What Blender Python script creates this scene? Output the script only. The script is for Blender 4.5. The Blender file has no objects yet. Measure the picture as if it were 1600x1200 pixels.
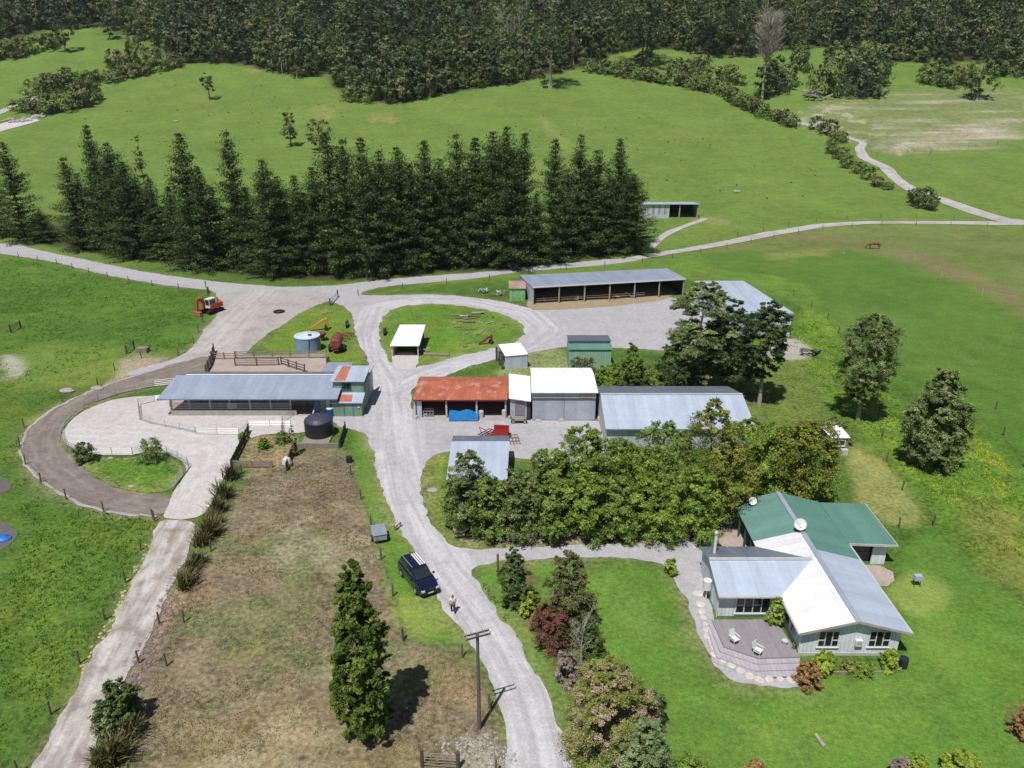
import bpy, math, random
import numpy as np
from mathutils import Vector, Matrix
from mathutils.geometry import delaunay_2d_cdt
R = math.radians
random.seed(7); rng = np.random.default_rng(7)
SC = bpy.context.scene; COL = SC.collection

# ---------------------------------------------------------------- camera, light, exposure
TH, F, CH = R(22.0), 1218.0, 40.0
cam = bpy.data.cameras.new('camera'); co = bpy.data.objects.new('camera', cam); COL.objects.link(co)
co.location = (0, 0, CH); co.rotation_euler = (R(90) - TH, 0, 0)
cam.sensor_width = 36; cam.lens = 36 * F / 1600; cam.clip_end = 4000; cam.clip_start = 0.5
SC.camera = co
SUN = Vector((1.6, 3.53, -7.74)).normalized()
w = bpy.data.worlds.new('World'); SC.world = w; w.use_nodes = True
nt = w.node_tree; bg = nt.nodes['Background']
sky = nt.nodes.new('ShaderNodeTexSky'); sky.sky_type = 'NISHITA'; sky.sun_disc = False
sky.sun_elevation = math.asin(-SUN.z); sky.sun_rotation = math.atan2(-SUN.x, -SUN.y)
nt.links.new(sky.outputs[0], bg.inputs[0]); bg.inputs[1].default_value = 0.055
sl = bpy.data.lights.new('sun', 'SUN'); sl.energy = 5.0; sl.angle = R(0.5); sl.color = (1, .965, .91)
so = bpy.data.objects.new('sun', sl); COL.objects.link(so); so.location = (-40, -60, 120)
so.rotation_euler = SUN.to_track_quat('-Z', 'Y').to_euler()
SC.view_settings.view_transform = 'Standard'; SC.view_settings.look = 'None'
SC.view_settings.gamma = 1; SC.view_settings.exposure = 0.06
SC.render.engine = 'CYCLES'

# ---------------------------------------------------------------- terrain and photo geometry
EP = [(-400, 0), (195, 0), (220, 1.2), (250, 4), (290, 9.7), (335, 17.6), (400, 31), (455, 46), (505, 60.5), (580, 83), (650, 112), (800, 190), (1100, 330), (1600, 520)]
EY = np.array([p[0] for p in EP], float); EZ = np.array([p[1] for p in EP], float)
_yy = np.arange(-400, 1601, 1.0); _zz = np.interp(_yy, EY, EZ)
_k = np.hanning(41); _k /= _k.sum(); _zz = np.convolve(np.pad(_zz, 20, mode='edge'), _k, 'valid')
_zz[_yy < 180] = 0
def E(y): return np.interp(y, _yy, _zz)
def alpha(py): return TH + math.atan((py - 600) / F)
_rows = {}
def YG(py):
    if py in _rows: return _rows[py]
    t = math.tan(alpha(py)); ys = np.arange(20, 900, 0.5)
    d = CH - ys * t - E(ys); i = int(np.argmax(d < 0))
    a, b = (ys[i-1], ys[i]) if i > 0 else (880, 881)
    da, db = CH - a*t - E(a), CH - b*t - E(b)
    y = a + (b-a) * da / (da-db) if da != db else a
    _rows[py] = float(y); return _rows[py]
def zc(y, z): return y * math.cos(TH) + (CH - z) * math.sin(TH)
def G(px, py):
    y = YG(py); z = float(E(y)); return Vector(((px-800)/F*zc(y, z), y, z))
def P(px, py, z):
    y = (CH - z) / math.tan(alpha(py)); return Vector(((px-800)/F*zc(y, z), y, z))
def TZ(y, py): return CH - y * math.tan(alpha(py))
def XA(px, y, z=0): return (px-800)/F*zc(y, z)

# ---------------------------------------------------------------- materials
def L1(c):
    c /= 255.0
    return c/12.92 if c <= .04045 else ((c+.055)/1.055)**2.4
def C(r, g, b, k=1/1.35): return tuple(min(.9, L1(v)*k) for v in (r, g, b)) + (1,)
def mul(c, k): return tuple(min(1, v*k) for v in c[:3]) + (1,)
MATS = {}
def mk(name, col, rough=.8, metal=0, var=.15, vs=1.2, col2=None, ribs=None, lines=None, patch=None, spec=.4, bump=0, coat=0, uvs=False):
    if name in MATS: return MATS[name]
    m = bpy.data.materials.new(name); m.use_nodes = True; MATS[name] = m
    N = m.node_tree.nodes; K = m.node_tree.links; b = N['Principled BSDF']
    b.inputs['Roughness'].default_value = rough; b.inputs['Metallic'].default_value = metal
    b.inputs['Specular IOR Level'].default_value = spec; b.inputs['Coat Weight'].default_value = coat
    tc = N.new('ShaderNodeTexCoord'); src = tc.outputs['Object']
    def noise(scale, det=4, vec=None):
        n = N.new('ShaderNodeTexNoise'); n.inputs['Scale'].default_value = scale; n.inputs['Detail'].default_value = det
        K.new(vec or src, n.inputs['Vector']); return n.outputs['Fac']
    def ramp(f, a, c, v0, v1):
        r = N.new('ShaderNodeMapRange'); r.inputs[1].default_value = a; r.inputs[2].default_value = c
        r.inputs[3].default_value = v0; r.inputs[4].default_value = v1; K.new(f, r.inputs[0]); return r.outputs[0]
    def mix(f, a, c, mode='MIX'):
        x = N.new('ShaderNodeMix'); x.data_type = 'RGBA'; x.blend_type = mode
        if isinstance(f, float): x.inputs[0].default_value = f
        else: K.new(f, x.inputs[0])
        for i, v in ((6, a), (7, c)):
            if isinstance(v, tuple): x.inputs[i].default_value = v
            else: K.new(v, x.inputs[i])
        return x.outputs[2]
    vec = src
    if uvs:
        mp = N.new('ShaderNodeMapping'); mp.inputs['Scale'].default_value = (1, uvs, 1); K.new(tc.outputs['UV'], mp.inputs[0]); vec = mp.outputs[0]
    f = ramp(noise(vs, 5, vec), .3, .7, 0, 1)
    c = mix(f, mul(col, 1-var), col2 or mul(col, 1+var))
    f2 = ramp(noise(vs*7, 3, vec), .35, .65, 1-var*.8, 1+var*.5)
    c = mix(1.0, c, f2, 'MULTIPLY')
    if patch:
        c = mix(ramp(noise(patch[2], 5), patch[1], patch[1]+.08, 0, 1), c, patch[0])
    if lines or ribs:
        sx = N.new('ShaderNodeSeparateXYZ'); K.new(tc.outputs['UV'], sx.inputs[0])
    if ribs:
        mp2 = N.new('ShaderNodeMapping'); mp2.inputs['Scale'].default_value = (1.6, .22, 1); K.new(tc.outputs['UV'], mp2.inputs[0])
        c = mix(1.0, c, ramp(noise(1.0, 5, mp2.outputs[0]), .3, .7, .93, 1.06), 'MULTIPLY')
        my = N.new('ShaderNodeMath'); my.operation = 'DIVIDE'; K.new(sx.outputs[1], my.inputs[0]); my.inputs[1].default_value = 1.2
        mf = N.new('ShaderNodeMath'); mf.operation = 'FRACT'; K.new(my.outputs[0], mf.inputs[0]); ml = N.new('ShaderNodeMath'); ml.operation = 'LESS_THAN'; K.new(mf.outputs[0], ml.inputs[0]); ml.inputs[1].default_value = .05
        c = mix(ml.outputs[0], c, mix(1.0, c, (.93, .93, .94, 1), 'MULTIPLY'))
    if lines:
        d = N.new('ShaderNodeMath'); d.operation = 'DIVIDE'; K.new(sx.outputs[0], d.inputs[0]); d.inputs[1].default_value = lines[0]
        fr = N.new('ShaderNodeMath'); fr.operation = 'FRACT'; K.new(d.outputs[0], fr.inputs[0])
        lt = N.new('ShaderNodeMath'); lt.operation = 'LESS_THAN'; K.new(fr.outputs[0], lt.inputs[0]); lt.inputs[1].default_value = lines[1]
        c = mix(lt.outputs[0], c, mix(1.0, c, (lines[2],)*3 + (1,), 'MULTIPLY'))
        fl = N.new('ShaderNodeMath'); fl.operation = 'FLOOR'; K.new(d.outputs[0], fl.inputs[0])
        wn = N.new('ShaderNodeTexWhiteNoise'); wn.noise_dimensions = '1D'; K.new(fl.outputs[0], wn.inputs['W'])
        c = mix(1.0, c, ramp(wn.outputs['Value'], 0, 1, .93, 1.06), 'MULTIPLY')
    K.new(c, b.inputs['Base Color'])
    if ribs:
        a = N.new('ShaderNodeMath'); a.operation = 'MULTIPLY'; K.new(sx.outputs[0], a.inputs[0]); a.inputs[1].default_value = 2*math.pi/ribs[0]
        s = N.new('ShaderNodeMath'); s.operation = 'COSINE'; K.new(a.outputs[0], s.inputs[0])
        s2 = N.new('ShaderNodeMath'); s2.operation = 'MULTIPLY'; K.new(s.outputs[0], s2.inputs[0]); s2.inputs[1].default_value = ribs[1]
        tg = N.new('ShaderNodeTangent'); tg.direction_type = 'UV_MAP'
        sc = N.new('ShaderNodeVectorMath'); sc.operation = 'SCALE'; K.new(tg.outputs[0], sc.inputs[0]); K.new(s2.outputs[0], sc.inputs['Scale'])
        ge = N.new('ShaderNodeNewGeometry')
        ad = N.new('ShaderNodeVectorMath'); ad.operation = 'ADD'; K.new(ge.outputs['Normal'], ad.inputs[0]); K.new(sc.outputs[0], ad.inputs[1])
        nn = N.new('ShaderNodeVectorMath'); nn.operation = 'NORMALIZE'; K.new(ad.outputs[0], nn.inputs[0])
        K.new(nn.outputs[0], b.inputs['Normal'])
    elif bump:
        bp = N.new('ShaderNodeBump'); bp.inputs['Strength'].default_value = .6; bp.inputs['Distance'].default_value = bump
        K.new(noise(vs*5, 6), bp.inputs['Height']); K.new(bp.outputs[0], b.inputs['Normal'])
    return m
def leafmat(name, dark, mid, light, trans=.25, rough=.55):
    if name in MATS: return MATS[name]
    m = bpy.data.materials.new(name); m.use_nodes = True; MATS[name] = m
    N = m.node_tree.nodes; K = m.node_tree.links; b = N['Principled BSDF']
    at = N.new('ShaderNodeAttribute'); at.attribute_name = 'v'
    r = N.new('ShaderNodeValToRGB'); e = r.color_ramp.elements
    e[0].color = dark; e[0].position = .1; e[1].color = light; e[1].position = .95
    x = e.new(.5); x.color = mid
    K.new(at.outputs['Fac'], r.inputs[0]); K.new(r.outputs[0], b.inputs['Base Color'])
    b.inputs['Roughness'].default_value = rough; b.inputs['Specular IOR Level'].default_value = .35
    t = N.new('ShaderNodeBsdfTranslucent'); K.new(r.outputs[0], t.inputs[0])
    mx = N.new('ShaderNodeMixShader'); mx.inputs[0].default_value = trans
    K.new(b.outputs[0], mx.inputs[1]); K.new(t.outputs[0], mx.inputs[2])
    K.new(mx.outputs[0], N['Material Output'].inputs[0])
    return m
ZR = (0.0762, .62)
zinc = mk('new_zinc_roof', C(216, 228, 250), .42, .25, .05, .35, ribs=ZR, lines=(.762, .05, .94))
zincm = mk('galvanised_roof', C(202, 213, 238), .42, .4, .07, .35, ribs=ZR, lines=(.762, .05, .9))
zpaint = mk('white_painted_roof', C(245, 247, 250, 1/1.15), .5, 0, .04, .4, ribs=(ZR[0], .3), lines=(.762, .05, .94))
zinc_lit = mk('sunlit_zinc_roof', C(244, 245, 248), .4, .4, .05, .35, ribs=ZR, lines=(.762, .04, .93))  # same zinc, sun glare whitened into the colour for the house's left slope
zinc_shade = mk('shaded_zinc', C(165, 176, 196), .45, .55, .1, .4, ribs=ZR, lines=(.762, .06, .85))  # same zinc with the rear slopes' shade in its colour; also dull gutters
greenroof = mk('green_painted_roof', C(106, 152, 140), .5, 0, .06, .4, ribs=ZR, lines=(.762, .05, .92))
redroof = mk('rusty_red_roof', C(188, 108, 84), .65, 0, .2, .6, ribs=(ZR[0], .4), lines=(.762, .06, .84), patch=(C(200, 146, 124), .56, 1.1))
rustroof = mk('rust_patched_roof', C(214, 208, 212), .5, .3, .08, .6, ribs=(ZR[0], .4), lines=(.762, .05, .9), patch=(C(196, 96, 64), .52, .55))
wallgrey = mk('grey_iron_wall', C(190, 198, 212), .55, .15, .08, .5, ribs=(ZR[0], .4), lines=(.762, .06, .88))
wallblue = mk('pale_blue_iron_wall', C(204, 214, 232), .55, .1, .07, .5, lines=(.6, .06, .85))
wallgreen = mk('sage_green_wall', C(126, 158, 138), .75, 0, .08, .6, lines=(.9, .04, .8))
wallribgreen = mk('green_ribbed_wall', C(160, 194, 172), .6, 0, .06, .6, lines=(.38, .22, .72))
wallhouse = mk('pale_weathered_board', C(232, 240, 250), .8, 0, .1, 1.0, lines=(.3, .16, .78))
tealtrim = mk('teal_trim', C(60, 104, 100), .6)
white = mk('white_paint', C(232, 232, 230), .5, 0, .04)
offwhite = mk('weathered_white', C(205, 203, 198), .7, 0, .12)
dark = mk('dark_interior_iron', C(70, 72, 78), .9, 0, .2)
blk = mk('black_plastic', C(46, 47, 56), .45, 0, .1)
glass = mk('window_glass', (.02, .025, .03, 1), .08, 0, .1, spec=.8)
tyre = mk('black_rubber', C(42, 42, 44), .85, 0, .15)
steel = mk('galvanised_pipe', C(205, 206, 212), .4, .5, .08)
timber = mk('grey_timber', C(150, 140, 128), .85, 0, .2, 3)
timberd = mk('dark_wet_timber', C(92, 84, 76), .85, 0, .2, 3)
post_m = mk('old_post_wood', C(112, 104, 90), .9, 0, .2, 4)
decking = mk('grey_decking', C(158, 152, 158), .8, 0, .12, 1.2, lines=(.14, .14, .62), uvs=.2)
bark = mk('brown_bark', C(110, 92, 74), .9, 0, .25, 3, bump=.05)
barkp = mk('pale_bark', C(176, 168, 156), .9, 0, .2, 3)
red = mk('red_machine_paint', C(176, 52, 50), .5, 0, .15)
rust = mk('rusted_red_steel', C(136, 74, 66), .8, 0, .25, 3)
orange = mk('orange_machine_paint', C(206, 92, 48), .55, 0, .18, 2)
yellow = mk('yellow_machine_paint', C(214, 156, 62), .55, 0, .15, 2)
bluep = mk('blue_plastic', C(40, 80, 170), .45, 0, .1)
tarpb = mk('blue_tarpaulin', C(40, 130, 200), .5, 0, .15, 2)
tankb = mk('pale_blue_steel_tank', C(140, 172, 196), .55, .2, .1, 1, lines=(.8, .04, .8))
navy = mk('navy_car_paint', C(26, 34, 66), .18, .3, .05, coat=1)
stone = mk('river_stone', C(176, 170, 164), .85, 0, .25, 2, bump=.05)
skin_m = mk('skin', C(196, 150, 122), .6)
hair_m = mk('dark_hair', C(44, 36, 32), .7)
shirt_m = mk('white_shirt', C(235, 236, 240), .8, 0, .04)
trous_m = mk('maroon_trousers', C(84, 58, 66), .85)
green_p = mk('light_green_paint', C(140, 190, 130), .6, 0, .3, 2)
strawm = mk('pale_straw', C(190, 178, 140), .9, 0, .2, 3)
concm = mk('concrete_block', C(178, 172, 166), .85, 0, .15, 1.5)

LP = {}
def sp(a, k=1.0): return C(*a, k=k)
LP['pine'] = leafmat('pine_needles', sp((26, 38, 20)), sp((52, 72, 30)), sp((94, 116, 50)), .1)
LP['spruce'] = leafmat('yellow_green_needles', sp((44, 62, 20)), sp((78, 100, 34)), sp((120, 142, 58)), .15)
LP['bush'] = leafmat('bright_garden_leaves', sp((62, 84, 28)), sp((114, 142, 50)), sp((164, 186, 84)), .3)
LP['bush2'] = leafmat('mid_green_leaves', sp((60, 80, 32)), sp((106, 130, 56)), sp((150, 170, 84)), .25)
LP['gold'] = leafmat('olive_gold_leaves', sp((66, 78, 24)), sp((114, 124, 42)), sp((158, 160, 70)), .25)
LP['native'] = leafmat('grey_green_native_leaves', sp((56, 68, 34)), sp((104, 120, 66)), sp((156, 166, 108)), .2)
LP['forest'] = leafmat('dark_forest_leaves', sp((34, 48, 24)), sp((70, 90, 42)), sp((116, 132, 66)), .12)
LP['forestb'] = leafmat('brown_green_forest_leaves', sp((54, 60, 34)), sp((92, 98, 54)), sp((132, 134, 84)), .12)
LP['forestg'] = leafmat('blue_green_forest_leaves', sp((24, 38, 26)), sp((48, 70, 42)), sp((82, 106, 62)), .1)
LP['scrub'] = leafmat('stream_scrub_leaves', sp((66, 84, 38)), sp((102, 122, 58)), sp((142, 156, 84)), .2)
LP['red'] = leafmat('red_flowering_leaves', sp((62, 68, 38)), sp((96, 84, 56)), sp((166, 74, 80)), .25)
LP['rhodo'] = leafmat('pink_flowering_leaves', sp((76, 96, 34)), sp((128, 142, 58)), sp((214, 170, 182)), .3); _e = LP['rhodo'].node_tree.nodes['Color Ramp'].color_ramp.elements.new(.74); _e.color = sp((150, 152, 76))
LP['sage'] = leafmat('sage_green_leaves', sp((76, 96, 56)), sp((118, 138, 88)), sp((156, 174, 122)), .25)
LP['flax'] = leafmat('bronze_flax_leaves', sp((50, 50, 28)), sp((84, 84, 46)), sp((136, 126, 84)), .2)
LP['yflax'] = leafmat('yellow_green_strap_leaves', sp((84, 108, 34)), sp((136, 158, 50)), sp((186, 200, 90)), .3)
LP['russet'] = leafmat('russet_leaves', sp((110, 92, 50)), sp((166, 128, 84)), sp((200, 164, 116)), .3)
LP['dead'] = leafmat('bare_grey_twigs', sp((92, 80, 76)), sp((126, 112, 108)), sp((164, 150, 150)), .0)
LP['grass'] = leafmat('tuft_grass', sp((58, 96, 30), 1.1), sp((88, 132, 44), 1.1), sp((128, 160, 64), 1.1), .4)
LP['flower'] = leafmat('buttercup_petals', sp((196, 186, 40)), sp((218, 204, 50)), sp((230, 220, 80)), .3)

# ---------------------------------------------------------------- object helpers
def tag(o, label=None, cat=None, group=None, kind=None):
    if label: o['label'] = label
    if cat: o['category'] = cat
    if group: o['group'] = group
    if kind: o['kind'] = kind
    return o
def thing(name, label, cat, loc=(0, 0, 0), rz=0, group=None):
    o = bpy.data.objects.new(name, None); COL.objects.link(o); o.empty_display_size = .3
    o.location = loc; o.rotation_euler = (0, 0, rz); return tag(o, label, cat, group)
def dup(root, loc=None, rz=None, scale=None, label=None):
    r = root.copy(); COL.objects.link(r)
    if loc is not None: r.location = loc
    if rz is not None: r.rotation_euler = (0, 0, rz)
    if scale is not None: r.scale = scale
    if label: r['label'] = label
    for ch in list(root.children):
        c = ch.copy(); COL.objects.link(c); c.parent = r
        for g in ch.children:
            d = g.copy(); COL.objects.link(d); d.parent = c
    return r
class MB:
    def __init__(s): s.v = []; s.f = []; s.uv = []; s.mi = []; s.sm = []
    def face(s, pts, uv=None, mi=0, sm=False):
        i = len(s.v); s.v += [tuple(p) for p in pts]; s.f.append(tuple(range(i, i+len(pts))))
        if uv is None:
            p = [Vector(q) for q in pts]; n = (p[1]-p[0]).cross(p[2]-p[0])
            if abs(n.z) > max(abs(n.x), abs(n.y)): uv = [(q.x, q.y) for q in p]
            elif abs(n.x) > abs(n.y): uv = [(q.y, q.z) for q in p]
            else: uv = [(q.x, q.z) for q in p]
        s.uv.append(uv); s.mi.append(mi); s.sm.append(sm)
    def box(s, x0, y0, z0, x1, y1, z1, mi=0):
        a = [(x0, y0, z0), (x1, y0, z0), (x1, y1, z0), (x0, y1, z0), (x0, y0, z1), (x1, y0, z1), (x1, y1, z1), (x0, y1, z1)]
        for q in ((0, 3, 2, 1), (4, 5, 6, 7), (0, 1, 5, 4), (1, 2, 6, 5), (2, 3, 7, 6), (3, 0, 4, 7)): s.face([a[k] for k in q], mi=mi)
        return s
    def obox(s, p, q, w, h, up=Vector((0, 0, 1)), mi=0):
        p, q = Vector(p), Vector(q); d = (q-p).normalized(); sd = d.cross(up)
        if sd.length < 1e-4: sd = Vector((1, 0, 0))
        sd.normalize(); u = sd.cross(d); sd = sd*w/2; u = u*h/2
        a = [p-sd-u, p+sd-u, p+sd+u, p-sd+u, q-sd-u, q+sd-u, q+sd+u, q-sd+u]
        for k in ((0, 1, 2, 3), (7, 6, 5, 4), (0, 4, 5, 1), (1, 5, 6, 2), (2, 6, 7, 3), (3, 7, 4, 0)): s.face([a[j] for j in k], mi=mi)
        return s
    def tube(s, p, q, r0, r1=None, n=8, cap=True, mi=0):
        p, q = Vector(p), Vector(q); r1 = r0 if r1 is None else r1; d = (q-p)
        if d.length < 1e-6: return s
        d.normalize(); a = d.orthogonal().normalized(); b = d.cross(a)
        c0 = [p+(a*math.cos(t)+b*math.sin(t))*r0 for t in [2*math.pi*k/n for k in range(n)]]
        c1 = [q+(a*math.cos(t)+b*math.sin(t))*r1 for t in [2*math.pi*k/n for k in range(n)]]
        for k in range(n):
            j = (k+1) % n; s.face([c0[k], c0[j], c1[j], c1[k]], mi=mi, sm=True)
        if cap: s.face(c0[::-1], mi=mi); s.face(c1, mi=mi)
        return s
    def lathe(s, c, prof, n=32, mi=0, seg=None):
        c = Vector(c)
        for i in range(len(prof)-1):
            (r0, z0), (r1, z1) = prof[i], prof[i+1]
            for k in range(n):
                t0, t1 = 2*math.pi*k/n, 2*math.pi*(k+1)/n
                pts = [c+Vector((math.cos(t)*r, math.sin(t)*r, z)) for t, r, z in ((t0, r0, z0), (t1, r0, z0), (t1, r1, z1), (t0, r1, z1))]
                u0, u1 = t0*prof[0][0], t1*prof[0][0]
                if r1 < 1e-6: s.face(pts[:3], [(u0, z0), (u1, z0), (u1, z1)], mi, True)
                elif r0 < 1e-6: s.face([pts[0], pts[2], pts[3]], [(u0, z0), (u1, z1), (u0, z1)], mi, True)
                else: s.face(pts, [(u0, z0), (u1, z0), (u1, z1), (u0, z1)], mi, True)
        return s
    def slope(s, a, b, c, d, t=.09, mi=0):
        """roof sheet: a-b the eave (left to right), c-d the top (right to left)"""
        a, b, c, d = map(Vector, (a, b, c, d)); n = (b-a).cross(d-a).normalized()
        e = (b-a).normalized(); up = n.cross(e)
        uv = [((p-a).dot(e), (p-a).dot(up)) for p in (a, b, c, d)]
        s.face([a, b, c, d], uv, mi); lo = [p-n*t for p in (a, b, c, d)]
        s.face(lo[::-1], uv[::-1], mi)
        top = [a, b, c, d]
        for i in range(4):
            j = (i+1) % 4; s.face([top[j], top[i], lo[i], lo[j]], mi=mi)
        return s
    def prism(s, poly, z0, z1, mi=0, umi=None):
        n = len(poly); s.face([(x, y, z1) for x, y in poly], mi=mi)
        s.face([(x, y, z0) for x, y in poly][::-1], mi=mi)
        for i in range(n):
            j = (i+1) % n; a, b = poly[i], poly[j]; l = math.dist(a, b)
            s.face([(a[0], a[1], z0), (b[0], b[1], z0), (b[0], b[1], z1), (a[0], a[1], z1)], [(0, z0), (l, z0), (l, z1), (0, z1)], mi if umi is None else umi)
        return s
    def build(s, name, mats, parent=None, weld=False, bevel=0):
        me = bpy.data.meshes.new(name); me.from_pydata(s.v, [], s.f)
        if not isinstance(mats, (list, tuple)): mats = [mats]
        for m in mats: me.materials.append(m)
        ul = me.uv_layers.new(name='UVMap'); k = 0; flat = []
        for u in s.uv: flat += [c for q in u for c in q]
        ul.data.foreach_set('uv', flat)
        me.polygons.foreach_set('material_index', s.mi); me.polygons.foreach_set('use_smooth', s.sm)
        me.update(); o = bpy.data.objects.new(name, me); COL.objects.link(o)
        if parent: o.parent = parent
        return o
def npmesh(name, verts, quads, mats, v=None, mi=None, smooth=False):
    me = bpy.data.meshes.new(name); n = len(verts); q = len(quads); k = quads.shape[1]
    me.vertices.add(n); me.vertices.foreach_set('co', verts.astype(np.float32).ravel())
    me.loops.add(q*k); me.loops.foreach_set('vertex_index', quads.astype(np.int32).ravel())
    me.polygons.add(q); me.polygons.foreach_set('loop_start', np.arange(0, q*k, k, dtype=np.int32))
    me.polygons.foreach_set('loop_total', np.full(q, k, dtype=np.int32))
    for m in (mats if isinstance(mats, (list, tuple)) else [mats]): me.materials.append(m)
    if v is not None:
        a = me.attributes.new('v', 'FLOAT', 'POINT'); a.data.foreach_set('value', v.astype(np.float32))
    if smooth: me.polygons.foreach_set('use_smooth', np.ones(q, bool))
    me.update(calc_edges=True); me.validate(); return me
def link(name, me, parent=None):
    o = bpy.data.objects.new(name, me); COL.objects.link(o)
    if parent: o.parent = parent
    return o

# ---------------------------------------------------------------- 2D polygon tools
def chaikin(p, n=2):
    p = np.array(p, float)
    for _ in range(n):
        q = np.roll(p, -1, 0); p = np.stack([.75*p+.25*q, .25*p+.75*q], 1).reshape(-1, 2)
    return p
def resample(p, step, closed=True):
    p = np.array(p, float)
    if closed: p = np.vstack([p, p[:1]])
    d = np.r_[0, np.cumsum(np.hypot(*(np.diff(p, axis=0).T)))]
    n = max(2, int(d[-1]/step)); t = np.linspace(0, d[-1], n+1)
    r = np.stack([np.interp(t, d, p[:, 0]), np.interp(t, d, p[:, 1])], 1)
    return r[:-1] if closed else r
def inside(pts, poly):
    x, y = pts[:, 0], pts[:, 1]; r = np.zeros(len(pts), bool); n = len(poly)
    for i in range(n):
        x0, y0 = poly[i]; x1, y1 = poly[(i+1) % n]
        if y0 == y1: continue
        c = ((y0 > y) != (y1 > y)) & (x < (x1-x0)*(y-y0)/(y1-y0)+x0); r ^= c
    return r
def dist_line(pts, line, closed=False):
    best = np.full(len(pts), 1e9); al = np.zeros(len(pts)); sg = np.ones(len(pts)); acc = 0
    L = list(line) + ([line[0]] if closed else [])
    for a, b in zip(L[:-1], L[1:]):
        a = np.array(a[:2], float); b = np.array(b[:2], float); d = b-a; l = np.hypot(*d)
        if l < 1e-6: continue
        t = np.clip(((pts-a)@d)/(l*l), 0, 1); q = a+t[:, None]*d; e = pts-q; dd = np.hypot(e[:, 0], e[:, 1])
        m = dd < best; best[m] = dd[m]; al[m] = acc+t[m]*l; sg[m] = np.sign(d[0]*e[m, 1]-d[1]*e[m, 0]); acc += l
    return best, al, sg
def px2(poly): return [tuple(G(x, y)[:2]) for x, y in poly]
def vnoise(x, y, s, seed=0):
    x = np.asarray(x)/s; y = np.asarray(y)/s; xi = np.floor(x).astype(int); yi = np.floor(y).astype(int); fx = x-xi; fy = y-yi
    fx = fx*fx*(3-2*fx); fy = fy*fy*(3-2*fy)
    def h(a, b):
        n = (a*374761393+b*668265263+seed*1442695041) & 0x7fffffff; n = ((n ^ (n >> 13))*1274126177) & 0x7fffffff
        return ((n ^ (n >> 16)) & 0xffff)/65535.0
    return (h(xi, yi)*(1-fx)+h(xi+1, yi)*fx)*(1-fy)+(h(xi, yi+1)*(1-fx)+h(xi+1, yi+1)*fx)*fy
def fbm(x, y, s, seed=0):
    return vnoise(x, y, s, seed)*.5+vnoise(x, y, s/2.1, seed+1)*.3+vnoise(x, y, s/4.3, seed+2)*.2

# ---------------------------------------------------------------- ground
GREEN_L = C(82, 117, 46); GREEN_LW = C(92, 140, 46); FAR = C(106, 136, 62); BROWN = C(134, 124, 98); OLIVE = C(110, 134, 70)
xs = np.r_[np.linspace(-1500, -150, 70)[:-1], np.arange(-150, 150, .75), np.linspace(150, 1500, 70)]
ys = np.r_[np.linspace(-300, 25, 40)[:-1], np.arange(25, 200, .75), np.arange(200, 520, 2.0), np.linspace(520, 1550, 80)]
GX, GY = np.meshgrid(xs, ys); gx, gy = GX.ravel(), GY.ravel()
near = np.clip((gy-20)/40, 0, 1)*np.clip((420-gy)/200, 0, 1)
gz = E(gy)
pz = np.stack([gx, gy], 1)
def zone(poly, col, soft=1.2, amt=1.0, jag=1.2, seed=3, world=False, smooth=2):
    global gcol
    q = poly if world else px2(poly); q = chaikin(q, smooth) if smooth else np.array(q)
    m = (gx > q[:, 0].min()-6) & (gx < q[:, 0].max()+6) & (gy > q[:, 1].min()-6) & (gy < q[:, 1].max()+6)
    idx = np.where(m)[0]; pts = pz[idx].copy()
    pts[:, 0] += (fbm(pts[:, 0], pts[:, 1], 4, seed)-.5)*2*jag; pts[:, 1] += (fbm(pts[:, 0]+50, pts[:, 1], 4, seed)-.5)*2*jag
    d, _, _ = dist_line(pts, [tuple(k) for k in q], True); ins = inside(pts, q)
    sd = np.where(ins, d, -d); t = np.clip(sd/soft+.5, 0, 1)*amt
    c = np.array(col[:3]); gcol[idx, :3] = gcol[idx, :3]*(1-t[:, None])+c*t[:, None]
    if len(col) > 4: gcol[idx, 3] = gcol[idx, 3]*(1-t)+col[4]*t
def patches(poly, col, scale, thr, seed, amt=.8):
    q = np.array(px2(poly)); m = (gx > q[:, 0].min()) & (gx < q[:, 0].max()) & (gy > q[:, 1].min()) & (gy < q[:, 1].max()); idx = np.where(m)[0]; idx = idx[inside(pz[idx], q)]
    f = fbm(gx[idx]*.8, gy[idx], scale, seed); t = np.clip((f-thr)/.09, 0, 1)*amt; gcol[idx, :3] = gcol[idx, :3]*(1-t[:, None])+np.array(col[:3])*t[:, None]
def K4(c, a): return tuple(c[:3])+(1, a)
gcol = np.zeros((len(gx), 4)); gcol[:, :3] = GREEN_L[:3]; gcol[:, 3] = .6
t = np.clip((gy-150)/45, 0, 1)[:, None]; gcol[:, :3] = gcol[:, :3]*(1-t)+np.array(FAR[:3])*t; gcol[:, 3:] = gcol[:, 3:]*(1-t)+.35*t
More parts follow.
